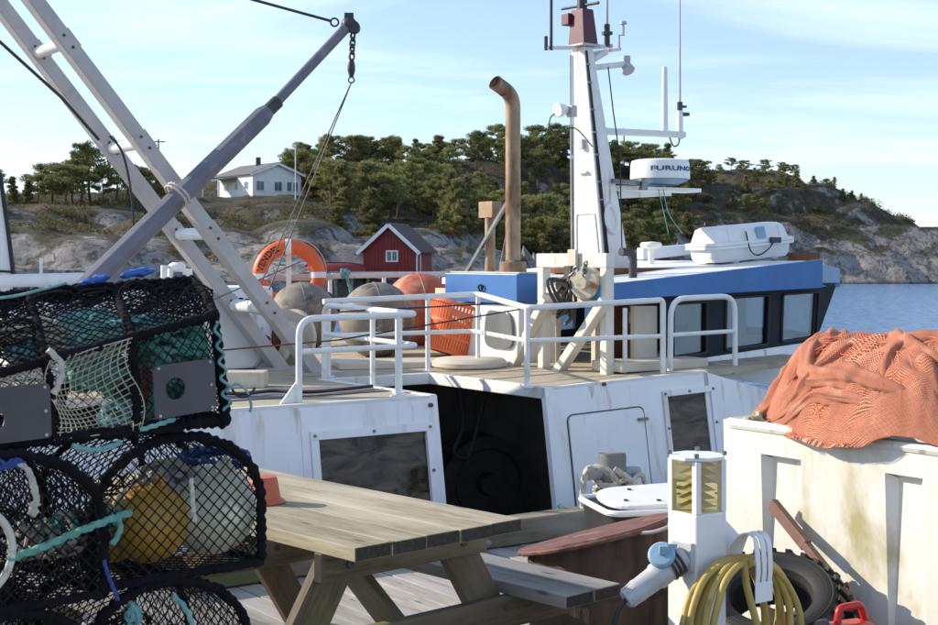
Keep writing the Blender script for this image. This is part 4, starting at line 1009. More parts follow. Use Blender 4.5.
# aerial arm, stick and whip
a0_ = RT(597, 131, tm+.08); a1_ = RT(684, 128, tm+.08); a1_.z = a0_.z+.02
mb = MB(); mb.tube([a0_, a1_], .032, 12); mb.box(a0_+E*.0, (.16, .1, .06), AX); arm = mb.build('aerial_arm', m_white, mast)
q_ = a0_.lerp(a1_, .77); mb = MB(); mb.tube([q_, V((q_.x, q_.y, RT(663, 67, tm+.08).z))], [.032, .024], 14); mb.build('stick_aerial', m_plas, arm)
q_ = a0_.lerp(a1_, .95); mb = MB(); mb.tube([q_-UP*.04, q_+UP*.22], .03, 10); mb.build('aerial_mount', m_white, arm)
mb = MB(); mb.tube([q_+UP*.16, q_+UP*.3], .026, 8); mb.box(q_+UP*.19+E*.05, (.1, .05, .03), AX); mb.box(q_+UP*.26+E*.04, (.07, .03, .02), AX); mb.build('aerial_clamp', m_dark, arm)
mb = MB(); mb.tube([q_+UP*.2, q_+UP*1.45], [.012, .006], 8); mb.build('whip_aerial', m_lgrey, arm)
mb = MB(); mb.tube(spline([q_-UP*.02, q_-UP*.09-E*.02, q_-UP*.11-E*.08, q_-UP*.03-E*.13], 6), .007, 6); mb.build('cable', m_cable, arm)
# radar on its bracket
rc = RT(660, 188, tm+.12)
mb = MB(); r0 = RT(612, 189, tm+.12); mb.box((r0+RT(693, 190, tm+.12))/2, ((RT(693, 190, tm+.12)-r0).length, .22, .035), AX); mb.hexa([r0+UP*-.02-N*.11, r0+E*.62+UP*-.02-N*.11, r0+E*.62-UP*.05-N*.11, r0-UP*.09-N*.11], [p+N*.02 for p in (r0+UP*-.02-N*.11, r0+E*.62+UP*-.02-N*.11, r0+E*.62-UP*.05-N*.11, r0-UP*.09-N*.11)]); mb.build('radar_bracket', m_white, mast, smooth=False)
mb = MB(); mb.tube([RT(612, 181, tm-.05), RT(646, 184, tm-.05)], .022, 10); mb.box(RT(643, 184, tm-.06), (.07, .05, .11), AX); mb.build('radar_strut', m_steel, mast)
RR = .272; zb_ = rc.z+.03
mb = MB(); mb.lathe(V((rc.x, rc.y, zb_)), UP, [(0, .05), (RR*1.0, .05), (RR*1.005, .07), (RR*.985, .19), (RR*.95, .215), (RR*.8, .228), (0, .235)], 48); rad = mb.build('radar_dome', m_plas, mast)
mb = MB(); mb.lathe(V((rc.x, rc.y, zb_)), UP, [(0, 0), (RR*.62, 0), (RR*.66, .006), (RR*.9, .03), (RR*.965, .0495), (0, .0495)], 48); mb.build('radar_base', M('radar_blue', (.14, .28, .42), None, 5, .4), rad)
def text_mesh(txt, size, extr=.001):
    cu = bpy.data.curves.new('lettering', 'FONT'); cu.body = txt; cu.size = size; cu.extrude = extr; cu.align_x = 'CENTER'; cu.align_y = 'CENTER'; cu.resolution_u = 3
    cu.offset = size*.022
    o = bpy.data.objects.new('lettering_tmp', cu); COL.objects.link(o)
    dg = bpy.context.evaluated_depsgraph_get(); dg.update(); me = bpy.data.meshes.new_from_object(o.evaluated_get(dg))
    bpy.data.objects.remove(o); bpy.data.curves.remove(cu); return me
tmesh = text_mesh('FURUNO', .095)
tw = max(v.co.x for v in tmesh.vertices)*2
ctr = math.atan2(-V((rc.x, rc.y, 0)).y, -rc.x)+.50
for v in tmesh.vertices:
    a = ctr+v.co.x*1.15/RR; r = RR*1.0+.004+(v.co.z if abs(v.co.z) > 1e-6 else 0); v.co = V((math.cos(a)*r, math.sin(a)*r, v.co.y*.62+.135))
o = mesh_obj('radar_lettering', tmesh, m_bluetape, rad, (rc.x, rc.y, zb_))
# thin cords under the radar
for dx in (0, .06):
    p = rc+E*(-.13+dx)-UP*.02-N*.12; mb = MB(); mb.tube(spline([p, p+V((.05, 0, -.22)), p+V((.09+dx*1.4, 0, -.40))], 6), .004, 5); mb.build('cord', m_rc, mast)
# mast head
hp_ = (tt[0]+tt[2])/2
mb = MB(); mb.box(hp_+UP*.012, (.20, .26, .02), AX); head = mb.build('head_plate', m_lgrey, mast, smooth=False, bevel=.004)
mb = MB(); q = [hp_+E*a+N*b+UP*.025 for a, b in ((-.07, -.11), (.09, -.11), (.09, .11), (-.07, .11))]; q2_ = [hp_+E*a+N*b+UP*.33 for a, b in ((-.06, -.08), (.06, -.08), (.06, .08), (-.06, .08))]
mb.hexa(q, q2_); mb.box(hp_+UP*.255-E*.02+N*.12, (.16, .1, .1), AX); mb.build('mast_head', m_burg, head, smooth=False, bevel=.006)
mb = MB(); mb.tube([hp_+UP*.33, hp_+UP*.55], .045, 12); mb.tube([hp_+UP*.36-N*.22, hp_+UP*.38+N*.28], .014, 8); mb.build('head_light', m_dark, head)
lf = RT(546, 48, tm+.1); mb = MB(); mb.tube([hp_+UP*.0, lf], .018, 8); mb.build('spreader', m_white, head)
for (dx, h_, r_) in ((.0, .12, .016), (.045, .62, .013)):
    p = lf+V((dx, 0, -.02)); mb = MB(); mb.tube([p, p+UP*h_], r_, 8); mb.build('dipole', m_dark, head)
rt_ = RT(612, 46, tm+.05); mb = MB(); mb.tube([hp_+UP*.0, rt_], .02, 8); mb.tube([hp_-UP*.06, rt_+UP*.0+E*.1-UP*.02], .016, 8); mb.build('spreader', m_white, head)
p = RT(607, 47, tm+.05); mb = MB(); mb.tube([p, p+UP*.2], .026, 8); mb.box(p+UP*.12, (.07, .07, .03), AX); mb.build('aerial_clamp', m_dark, head)
mb = MB(); mb.tube([p+UP*.1, p+UP*.85], [.014, .008], 8); mb.build('whip_aerial', m_lgrey, head)
p = RT(619, 44, tm+.05); mb = MB(); mb.tube([p-UP*.05, p+UP*.08, p+UP*.08+E*.05, p+UP*.18+E*.05], .012, 6); mb.lathe(p+UP*.18+E*.05, UP, [(0, 0), (.035, .0), (.03, .025), (0, .035)], 12); mb.build('wind_sensor', m_lgrey, head)
a_ = RT(592, 68, tm+.02); b_ = RT(626, 64, tm+.02); mb = MB(); mb.tube([a_, b_], .028, 10); mb.tube([hp_-UP*.16, RT(606, 52, tm+.02)], .03, 10); mb.build('lamp_arm', m_white, head)
mb = MB(); mb.cyl(b_-UP*.01, b_+UP*.07, .04, n=14); mb.lathe(b_-UP*.02, V((.3, -.5, -.7)), [(0, -.03), (.045, -.02), (.06, .06), (.05, .065), (0, .055)], 16); mb.build('deck_lamp', m_lgrey, head)
mb = MB(); mb.tube([RT(608, 66, tm), RT(613, 110, tm-.05), RT(620, 158, tm-.1), RT(622, 255, tm-.15)], .006, 5); mb.build('cable', m_cable, mast)
mb = MB(); mb.tube([MF(1.02, .97)-E*.01, MF(1.03, .4)-E*.01, MF(1.03, .02)-E*.01], .010, 6); mb.build('conduit', m_lgrey, mast)
# --- roof fittings
p = RT(651, 247, 2.2); mb = MB(); mb.lathe(V((p.x, p.y, roofz(stz(p)[0])-.012)), UP, [(.03, 0), (.028, .13), (.04, .14), (.10, .155), (.105, .18), (.09, .20), (0, .208)], 24); mb.build('gps_aerial', m_plas, boat)
mb = MB(); p0 = RT(640, 262, 2.95); p1 = RT(720, 262, 2.95); s0_, s1_ = stz(p0)[0], stz(p1)[0]; mb.hexa([B(s0_, 2.9, roofz(s0_)-.02), B(s1_, 2.9, roofz(s1_)-.02), B(s1_, 3.0, roofz(s1_)-.02), B(s0_, 3.0, roofz(s0_)-.02)], [B(s0_, 2.9, roofz(s0_)+.10), B(s1_, 2.9, roofz(s1_)+.08), B(s1_, 3.0, roofz(s1_)+.08), B(s0_, 3.0, roofz(s0_)+.10)]); mb.build('roof_coaming', m_white, boat, smooth=False, bevel=.01)
mb = MB(); p = RT(612, 272, tm-.2); mb.box(B(stz(p)[0]+.2, tm+.05, roofz(stz(p)[0])+.01), (.75, .9, .05), AX); mb.build('mast_step', m_rust, boat, smooth=False, bevel=.01)
mb = MB(); p = RT(826, 262, TW); s_ = stz(p)[0]; mb.box(B(s_, TW+.25, fb0.z+.01), (.09, .3, .10), AX); mb.build('roof_bracket', m_rust, boat, smooth=False, bevel=.01)

# --- portal frame with hauling block
sp = sa+.02; tr_, tl_ = stz(RS(607, 300, sp))[1], stz(RS(544, 300, sp))[1]
ztp = RS(575, 258, sp).z
mb = MB(); w_ = .078
for t_ in (tr_, tl_): mb.box(B(sp, t_, (ZD+ztp)/2-.03), (w_, w_, ztp-ZD-.08), AX)
mb.box(B(sp, (tr_+tl_)/2, ztp-.02), (w_+.012, tl_-tr_+w_+.012, .11), AX)
m_port = M('portal_paint', (.74, .71, .64), (.66, .62, .54), 6, .45, dirt=((.40, .33, .24), .58, 5, (1, 1, .3)), dirt2=(RUST, .70, 9))
portal = mb.build('portal_frame', m_port, boat, smooth=False, bevel=.008)
for (a, b) in (((612, 300), (563, 366)), ((553, 298), (518, 361))):
    pa = RS(*a, sp-.02); pb_ = RS(*b, sp-.02); pb_.z = ZD; mb = MB(); mb.beam(pa-E*.06, pb_-E*.06, .07, .085, up=E); mb.build('brace', m_port, boat, smooth=False, bevel=.008)
pc = RS(586, 283, sp-.1); mb = MB(); mb.lathe(pc, V((-.55, -.83, 0)), [(0, -.06), (.115, -.06), (.125, -.05), (.10, -.02), (.10, .01), (.125, .03), (.118, .045), (.05, .05), (.045, .08), (0, .08)], 26); mb.build('hauler_drum', M('rusty_cream', (.58, .53, .42), (.50, .45, .35), 6, .5, dirt=((.30, .12, .03), .52, 5)), portal)
mb = MB(); pc2 = RS(566, 288, sp-.14)
mb.lathe(pc2+UP*.02, V((-.55, -.83, 0)), [(0, -.08), (.07, -.08), (.075, .0), (.055, .02), (.055, .07), (0, .07)], 16)
mb.box(pc2+V((-.02, 0, -.12)), (.10, .10, .16), AX); mb.box(pc2+V((.03, -.03, .12)), (.06, .08, .10), AX); mb.lathe(pc2+V((-.05, -.04, -.16)), E, [(0, -.06), (.045, -.06), (.045, .06), (0, .06)], 12)
for k in range(7):
    q_ = pc2+V((R_(-.06, .06), -.06, R_(-.05, .15))); mb.tube(spline([q_, q_+V((R_(-.12, .02), -.05, R_(-.1, .02))), q_+V((R_(-.1, .05), -.03, -.16)), q_+V((R_(-.05, .05), .0, -.24))], 6), .013, 7)
mb.build('hydraulic_motor', M('oily_brown_metal', (.035, .028, .022), (.07, .05, .035), 14, .5), portal)
def chain(mb, p0, p1, n, R=.022, r=.005):
    for i in range(n):
        p = V(p0).lerp(V(p1), (i+.5)/n); d = (V(p1)-V(p0)).normalized(); sd = d.orthogonal().normalized(); sd = sd if i % 2 else d.cross(sd)
        L = (V(p1)-V(p0)).length/n*.75
        mb.tube([p+d*L*math.cos(a)+sd*R*.55*math.sin(a) for a in np.linspace(0, 6.283, 11)[:-1]], r, 6, closed=True)
mb = MB(); chain(mb, RS(577, 268, sp-.16), RS(562, 292, sp-.16), 6, .04, .008); chain(mb, RS(586, 262, sp-.14), RS(584, 276, sp-.14), 4, .03, .007); mb.build('hauler_chain', m_steel, portal)
mb = MB(); mb.box(RS(573, 260, sp-.065), (.03, .10, .16), AX); mb.build('block_hanger', m_cream, portal, smooth=False, bevel=.005)

# --- gantry (two parallel legs with cross tubes) raking out over the stern
tg1 = 1.9; tg2 = tg1+.62
def leg_pts(t, a, b):
    p = RT(*a, t); q = RT(*b, t); return p, q
f1, u1_ = leg_pts(tg1, (318, 374), (33, 0)); f1.z = ZD
d1 = (u1_-f1).normalized(); u1e = u1_+d1*.9
f2 = f1+N*(tg2-tg1); f2.z = ZD; u2e = u1e+N*(tg2-tg1)
gl = []
for (a, b) in ((f1, u1e), (f2, u2e)):
    mb = MB(); up_ = N
    mb.beam(a-d1*.05, b, .105, .13, up=N); gl.append(mb.build('gantry_leg', m_gantry, boat, smooth=False, bevel=.008))
    mb = MB(); mb.box(V((a.x, a.y, ZD+.012)), (.34, .24, .02), AX); mb.build('gantry_foot', m_gantry, gl[-1], smooth=False)
tot = (u1e-f1).length
for (py) in (300, 222, 132, 38, -60):
    k = (374-py)/374*(u1_-f1).length; a = f1+d1*k; mb = MB(); mb.tube([a+N*.04, a+N*(tg2-tg1-.04)], .045 if py != 300 else .05, 12); mb.build('gantry_cross_tube', m_rail, boat)
for py in (300, 222, 132, 38):
    k = (374-py)/374*(u1_-f1).length
    for a in (f1+d1*k-N*.058, f2+d1*k-N*.058):
        mb = MB(); mb.box(a, (.15, .008, .12), (d1, N, d1.cross(N))); mb.build('gusset_plate', m_gantry, gl[0] if (a-f1).dot(N) < .3 else gl[1], smooth=False)
        for sx in (-1, 1):
            mb = MB(); p = a+d1*sx*.05-N*.003; mb.cyl(p, p-N*.012, .011, n=6); mb.build('bolt', m_rust, gl[0] if (a-f1).dot(N) < .3 else gl[1])
# --- derrick boom
tb_ = 1.72
b0 = RT(70, 303, tb_-.2); b1 = RT(268, 111, tb_-.15); b2_ = RT(349, 25, tb_-.1)
dd = (b1-b0).normalized()
mb = MB(); mb.tube([b0-dd*.55, b1-dd*.06, b1], [.080, .074, .056], 8); boom = mb.build('derrick_boom', m_boom, boat, smooth=False, bevel=.006)
mb = MB(); mb.tube([b1-dd*.05, b1+dd*.11], .050, 14); mb.build('boom_collar', m_dark, boom)
mb = MB(); mb.tube([b1, b2_], .039, 14); mb.build('boom_extension', m_boom, boom)
mb = MB(); mb.sphere(b2_, .062, 14, 8); mb.box(b2_+V((0, 0, .06)), (.07, .05, .06)); mb.cyl(b2_+V((.04, -.05, -.02)), b2_+V((.04, .05, -.02)), .045, n=14); mb.build('boom_head', m_dark, boom, bevel=.004)
mb = MB(); ct = b2_+V((.03, 0, -.06)); chain(mb, ct, ct+V((-.01, 0, -.20)), 4, .04, .009); mb.build('boom_chain', m_dark, boom)
mb = MB(); p = ct+V((-.012, 0, -.20)); mb.tube([p, p-UP*.05, p-UP*.09, p-UP*.14], [.018, .03, .03, .015], 10); mb.torus(p-UP*.16, V((0, 1, 0)), .022, .006, 14, 6); mb.build('swivel', m_dark, boom)
wend = RT(258, 290, 2.6)
for dx in (0, .10): mb = MB(); mb.tube([p-UP*.18, wend+E*dx], .0055, 5); mb.build('hoist_wire', m_wire, boom)
mb = MB(); mb.torus(b2_+V((-.11, 0, .02)), V((0, 1, .2)), .03, .008, 14, 6); mb.tube([b2_+V((-.14, 0, .03)), RT(250, -1, tb_), RT(120, -40, tb_+.3)], .011, 6); mb.build('topping_wire', m_dark, boom)
mb = MB(); mb.tube([RT(-10, 33, 2.2), RT(62, 98, 2.2), RT(99, 140, 2.2)], .012, 6); mb.build('stay_wire', m_dark, boat)
mb = MB(); mb.tube(spline([RT(110, 136, 1.85), RT(122, 152, 1.8), RT(130, 185, 1.8), RT(134, 228, 1.8)], 6), .009, 6); mb.build('hanging_cable', m_cable, boat)
mb = MB(); mb.tube([RT(300, 262, 2.6), RT(213, 300, 2.2)], .006, 5); mb.build('guy_wire', m_wire, boat)
# lashing where boom and leg cross
kx = RT(178, 194, tb_-.25); mb = MB()
for k in range(2):
    c = kx+dd*(k*.03-.02); sd = dd.cross(N).normalized(); rope(mb, [c+(sd*math.cos(a)*.092+N*math.sin(a)*.11) for a in np.linspace(0, 6.6, 16)], .008)
mb.build('lashing', m_rw, boom)

# --- aft port corner: winch housing, drum, lamp box, tubes
wh = RZ(228, 372, ZD); s_, t_, _ = stz(wh)
mb = MB(); mb.box(B(s_-.3, t_+.45, ZD+.34), (1.5, .7, .66), AX); mb.build('winch_housing', m_hull, boat, smooth=False, bevel=.02)
mb = MB(); mb.box(B(s_-1.4, t_+.4, ZD+.30), (.6, .6, .58), AX); mb.build('locker', m_hull, boat, smooth=False, bevel=.02)
dc = RZ(271, 368, ZD); r_ = .235; dc = dc+UP*r_*1.02; axd = V((-.55, -.83, 0)).normalized()
mb = MB(); mb.lathe(dc, axd, [(.0, -.3), (r_, -.3), (r_*1.0, -.26), (.14, -.25), (.14, -.02), (r_, 0), (r_*1.02, .03), (r_*.97, .06), (r_*.72, .07), (r_*.66, .02), (r_*.5, .0), (0, .0)], 36); drum = mb.build('winch_drum', m_cream, boat)
mb = MB(); mb.lathe(dc+axd*.005, axd, [(0, 0), (.13, .0), (.12, .03), (.05, .05), (.05, .12), (0, .12)], 20); mb.box(dc+axd*.06+UP*.06, (.06, .06, .1)); mb.build('winch_hub', m_rust, drum)
mb = MB(); mb.tube(spline([dc+axd*.1+UP*.12, dc+axd*.2+UP*.05+E*.06, dc+axd*.2-UP*.12+E*.08, dc+axd*.2-UP*.22], 6), .016, 8); mb.build('winch_handle', m_gantry, drum)
bx0 = RZ(208, 388, ZD); bx1 = RZ(274, 388, ZD); mb = MB(); mb.beam(bx0+UP*.055+N*.12, bx1+UP*.055+N*.12, .22, .11); mb.build('deck_beam', m_cream, boat, smooth=False, bevel=.006)
mb = MB(); mb.tube([RT(230, 303, 2.6), RT(268, 311, 2.3)], .045, 12); mb.build('fender_tube', m_rail, boat)
mb = MB()
for (px, py) in ((240, 305), (246, 306)): mb.torus(RT(px, py, 2.5), (RT(268, 311, 2.3)-RT(230, 303, 2.6)), .05, .012, 16, 6)
mb.build('tube_lashing', m_rk, boat)
# lamp box on the housing
p = RZ(177, 286, 1.45); p = RY(177, 283, 11.2); mb = MB(); mb.box(p+UP*.04, (.20, .16, .15), AX); mb.lathe(p+UP*.115+V((.0, 0, 0)), UP, [(.07, 0), (.07, .03), (.04, .05), (0, .05)], 16); mb.cyl(p-V((.085, .05, 0)), p-V((.085, .05, -.14)), .035, n=12); lb = mb.build('lamp_box', m_plas, boat, smooth=False, bevel=.006)
mb = MB(); mb.box(p+V((.03, -.10, .055)), (.07, .02, .07)); mb.build('lamp_window', m_hglass, lb, smooth=False)
mb = MB(); mb.cyl(p+V((.01, -.098, -.005)), p+V((.01, -.105, -.005)), .012, n=10); mb.build('red_mark', m_red, lb)
mb = MB(); mb.tube([V((p.x, p.y, ZD)), p-UP*.03], .04, 10); mb.build('lamp_post', m_rail, lb)
# stern tube and white panel with rubber edge at the far left
mb = MB(); mb.tube([RT(-40, 282, 3.2), RT(84, 279, 3.0)], .05, 12); mb.build('stern_rail', m_rail, boat)
mb = MB(); mb.tube([RT(42, 282, 3.1), V((RT(42, 282, 3.1).x, RT(42, 282, 3.1).y, ZD))], .03, 10); mb.tube([RT(41, 279, 3.1), RT(41, 258, 3.1)], .012, 8); mb.build('stern_stanchion', m_rail, boat)
pn = [RT(-60, 40, 3.6), RT(0, 176, 3.6), RT(9, 240, 3.6), RT(15, 291, 3.6), RT(16, 330, 3.6), RT(-90, 340, 3.6)]
mb = MB(); mb.prism(pn, N*.4); pan = mb.build('stern_house', m_hull, boat, smooth=False)
mb = MB(); mb.tube([p-N*.01 for p in pn[:5]], .018, 8); mb.build('rubber_edge', m_cable, pan)
mb = MB(); mb.tube([RT(15, 272, 3.59), RT(-60, 268, 3.59)], .01, 6); mb.build('panel_seam', m_cable, pan)
# port bulwark rail
tp = 5.2
for (a, b, r_) in (((238, 278), (332, 277), .035), ((332, 276), (446, 274), .03)):
    mb = MB(); mb.tube([RT(*a, tp), RT(*b, tp)], r_, 10); mb.build('port_rail', m_gantry if a[0] < 300 else M('flaking_red_white_paint', (.66, .58, .55), (.60, .52, .50), 8, .5, dirt=((.40, .05, .05), .58, 6)), boat)
for px in (247, 330, 384, 438):
    p = RT(px, 277, tp); mb = MB(); mb.tube([V((p.x, p.y, ZD)), p], .022, 8); mb.build('port_stanchion', m_rail, boat)
mb = MB(); p = RT(350, 276, tp)-N*.05; p = RT(344, 274, tp)-N*.04
for k in range(5): rope(mb, [p+V((R_(-.05, .05), R_(-.03, .0), R_(-.04, .05))) for _ in range(6)], .014)
rope(mb, [p, p+V((.05, 0, -.2)), p+V((.04, 0, -.36))], .014); mb.build('rope_knot', m_rc, boat)
mb = MB(); mb.tube(spline([RZ(205, 390, ZD+.03), RZ(240, 394, ZD+.03), RZ(270, 391, ZD+.03), RZ(310, 392, ZD+.03), RZ(345, 389, ZD+.03), RZ(372, 386, ZD+.03)], 8), .012, 7); mb.build('deck_hose', m_cable, boat)
# thin rusty lines across the deck
for (a, b) in (((212, 351), (338, 340)), ((338, 340), (575, 300)), ((338, 312), (560, 300))):
    mb = MB(); mb.tube([RT(*a, .8), RT(*b, 1.2)], .006, 5); mb.build('line', m_rust if a[0] < 300 else m_cable, boat)
# clutter at the foot of the portal
for (px, py, w_, h_, m_) in ((562, 362, .30, .03, m_rust), (578, 358, .18, .05, m_ywood), (595, 366, .35, .03, m_dark), (652, 360, .3, .08, m_white)):
    p = RZ(px, py+3, ZD); mb = MB(); mb.box(p+UP*(h_/2+.006), (w_, .16, h_), (V((.9, .43, 0)), V((-.43, .9, 0)), UP)); mb.build('deck_fitting', m_, boat, smooth=False, bevel=.01)

# ================================================================== THINGS ON THE BOAT
# life raft case
s0_ = stz(RT(722, 268, 1.1))[0]; s1_ = stz(RT(799, 262, 1.1))[0]; sm_ = (s0_+s1_)/2; Lr = s1_-s0_; zl = roofz(sm_)-.006
raft = thing('life_raft_case', 'white hard-shell life raft case strapped on the deckhouse roof', 'life raft', B(sm_, 1.35, zl))
ax2 = (( E+UP*rk).normalized(), N, (UP-E*rk).normalized())
def rb_(u, v, w): return B(sm_, 1.35, zl)+ax2[0]*u+N*v+ax2[2]*w
def shell(mb, prof):
    rings = []
    for (lx, ly, z, r) in prof:
        base = fillet([V((-lx, -ly, 0)), V((lx, -ly, 0)), V((lx, ly, 0)), V((-lx, ly, 0))], r, 5, True); rings.append([rb_(p.x, p.y, z) for p in base])
    m = len(rings[0]); vs = [p for r in rings for p in r]; fs = [(i*m+k, i*m+(k+1) % m, (i+1)*m+(k+1) % m, (i+1)*m+k) for i in range(len(rings)-1) for k in range(m)]
    fs += [tuple(range(m-1, -1, -1)), tuple(range((len(rings)-1)*m, len(rings)*m))]; mb.add(vs, fs)
hl = Lr/2
mb = MB(); shell(mb, [(hl*.88, .17, .012, .05), (hl*.92, .19, .05, .05), (hl*.94, .20, .125, .06), (hl*1.0, .23, .13, .06), (hl*1.0, .23, .155, .06)]); mb.build('lower_shell', m_plas, raft, ang=30)
mb = MB(); shell(mb, [(hl*1.0, .23, .158, .06), (hl*1.0, .23, .185, .06), (hl*.92, .195, .19, .06), (hl*.86, .16, .30, .05), (hl*.80, .11, .325, .04)]); mb.build('upper_shell', m_plas, raft, ang=30)
for u in (-.62, -.2, .25, .68):
    mb = MB(); mb.hexa([rb_(u*hl-.02, -.20, .14), rb_(u*hl+.02, -.20, .14), rb_(u*hl+.02, -.165, .3), rb_(u*hl-.02, -.165, .3)], [rb_(u*hl-.016, -.215, .14), rb_(u*hl+.016, -.215, .14), rb_(u*hl+.016, -.178, .3), rb_(u*hl-.016, -.178, .3)]); mb.build('rib', m_plas, raft, smooth=False)
mb = MB(); mb.hexa([rb_(.02, -.20, .20), rb_(.13, -.20, .20), rb_(.13, -.178, .30), rb_(.02, -.178, .30)], [rb_(.02, -.205, .20), rb_(.13, -.205, .20), rb_(.13, -.183, .30), rb_(.02, -.183, .30)]); mb.build('sticker', m_lblue, raft, smooth=False)
mb = MB(); mb.tube(spline([rb_(-.13, -.205, .27), rb_(-.12, -.24, .10), rb_(-.02, -.24, .05), rb_(.12, -.24, .10), rb_(.19, -.24, .17)], 6), .006, 6); mb.build('painter_line', m_rk, raft)
mb = MB(); mb.box(rb_(.20, -.245, .17), (.13, .03, .05), AX); mb.build('release_unit', m_dark, raft, smooth=False, bevel=.005)
for u in (-.5, .5):
    mb = MB(); mb.box(rb_(u*hl, 0, .004), (.06, .38, .016), ax2); mb.build('cradle', m_lgrey, raft, smooth=False)

# buoys
def buoy(name, label, px, py, rpx, mat, zf=ZD, axis=(.2, -.3, 1), group='large round buoys on the boat'):
    Y = (H-zf)*F/(py+rpx-HY); r = rpx/F*Y; c = RY(px, py, Y)
    root = thing(name, label, 'buoy', c-UP*r, group)
    ax_ = V(axis).normalized()
    prof = [(0, -r*1.0)]+[(r*math.sin(a)*(1+.012*math.sin(a*14)), -r*math.cos(a)) for a in np.linspace(.12, math.pi-.35, 18)]+[(r*.28, r*.97), (r*.2, r*1.06), (0, r*1.07)]
    mb = MB(); mb.lathe(c, ax_, prof, 36); body = mb.build('body', mat, root)
    mb = MB(); mb.torus(c+ax_*r*1.08, ax_.orthogonal(), r*.12, r*.045, 16, 8); mb.build('eye', m_dark, root)
    mb = MB(); mb.torus(c, V((1, .25, .1)), r*1.003, r*.012, 48, 6); mb.build('mould_seam', mat, body)
    return root
buoy('round_buoy', 'weathered grey buoy below the lifebuoy, leftmost of the big buoys', 303, 316, 34, m_buoyg, axis=(.6, .6, .5))
buoy('round_buoy', 'weathered grey buoy in the middle, left of the faded orange one', 377, 320, 38, m_buoyg, axis=(-.3, .8, .5))
buoy('round_buoy', 'faded orange buoy behind the orange basket', 420, 311, 38, m_buoyo, axis=(.1, .9, .35))

# lifebuoy hung on the port rail
lc = RT(289, 276, tp)-N*.10; lc = RT(289, 276, tp-.12)
ln = V((.16, -.98, .05)).normalized(); Rl = 29*lc.y/F; rl = 7.6*lc.y/F
life = thing('lifebuoy', 'orange lifebuoy with black lettering hung on the boat rail', 'lifebuoy', lc-UP*(Rl+rl))
mb = MB(); mb.torus(lc, ln, Rl, rl, 56, 14); mb.build('ring', m_ring, life)
u_ = V((1, 0, 0)); u_ = (u_-ln*u_.dot(ln)).normalized(); v_ = ln.cross(u_).normalized(); v_ = v_ if v_.z > 0 else -v_
for a in (math.radians(92), math.radians(2), math.radians(182), math.radians(272)):
    c = lc+(u_*math.cos(a)+v_*math.sin(a))*Rl; tg_ = (-u_*math.sin(a)+v_*math.cos(a))
    mb = MB(); mb.tube([c-tg_*.03, c+tg_*.03], rl*1.06, 16, cap=False); mb.build('reflective_band', m_plas, life)
mb = MB(); mb.tube(spline([lc+(u_*math.cos(a)+v_*math.sin(a))*(Rl+rl*(1.05+.25*abs(math.sin(2*a)))) for a in np.linspace(0, 6.283, 33)[:-1]], 3, True), .006, 6, closed=True); mb.build('grab_line', m_rw, life)
tmesh = text_mesh('VENDEL', .095)
for v in tmesh.vertices:
    a = math.radians(141)-v.co.x*.93/Rl; rr_ = Rl+v.co.y*.95; off = math.sqrt(max(0, rl**2-(v.co.y*.95)**2))+.003+max(0, v.co.z)
    v.co = (u_*math.cos(a)+v_*math.sin(a))*rr_+ln*off
mesh_obj('lettering', tmesh, m_blackprint, life, lc)
mb = MB(); p = lc-ln*.09; mb.beam(p+UP*.24, V((p.x, p.y, ZD)), .05, .03, up=V((0, 1, 0))); mb.build('bracket', m_rail, life, smooth=False)

# orange fish basket lying tilted
bk = RZ(455, 361, ZD)
bax = V((.10, -.06, 1)).normalized(); bax = V((.28, .10, .95)).normalized()
bc_ = bk+UP*.05+bax*0+V((0, .15, 0))
bc_ = bk+V((-.06, .12, .05))
bas = thing('fish_basket', 'orange slatted plastic basket on deck behind the rail', 'basket', bk)
hb = .44; rb0, rb1 = .215, .285
def bp(a, h): 
    r = rb0+(rb1-rb0)*h/hb; u = bax.orthogonal().normalized(); w = bax.cross(u); return bc_+bax*h+(u*math.cos(a)+w*math.sin(a))*r
mb = MB(); nsl = 56
for k in range(nsl):
    a = 6.283*k/nsl; mb.beam(bp(a, .02), bp(a, hb-.02), .0205, .006, up=(bp(a, .2)-bc_-bax*.2))
mb.build('slats', m_ora, bas, smooth=False)['kind'] = 'stuff'
for h_ in (.015, .14, .27, hb-.01):
    mb = MB(); rr_ = rb0+(rb1-rb0)*h_/hb; mb.lathe(bc_+bax*h_, bax, [(rr_-.006, -.014), (rr_+.008, -.014), (rr_+.010, .014), (rr_-.006, .014), (rr_-.006, -.014)], 48); mb.build('hoop', m_ora, bas)
mb = MB(); mb.lathe(bc_+bax*.012, bax, [(0, 0), (rb0, 0), (rb0, .008), (0, .008)], 40); mb.build('base', m_ora, bas)
mb = MB(); mb.lathe(bc_+bax*hb, bax, [(rb1-.008, -.02), (rb1+.022, -.02), (rb1+.026, .008), (rb1-.004, .012), (rb1-.008, -.02)], 48); mb.build('rim', m_ora, bas)
# pale round cushion fender by the basket, and deck board
p = RZ(470, 369, ZD); mb = MB(); mb.lathe(p, UP, [(0, 0), (.27, 0), (.31, .03), (.31, .06), (.27, .09), (.10, .095), (0, .09)], 36); tag(mb.build('deck_cushion', m_cream, None), 'flat round cream deck cushion under the orange basket', 'cushion')
p0 = RZ(335, 368, ZD); p1 = RZ(446, 366, ZD); mb = MB(); mb.beam(p0+UP*.03, p1+UP*.03, .5, .055); tag(mb.build('deck_board', m_cream, None, smooth=False, bevel=.01), 'pale flat deck board lying under the grey buoys', 'board')
# crumpled blue bags and tarpaulin edges behind the pots

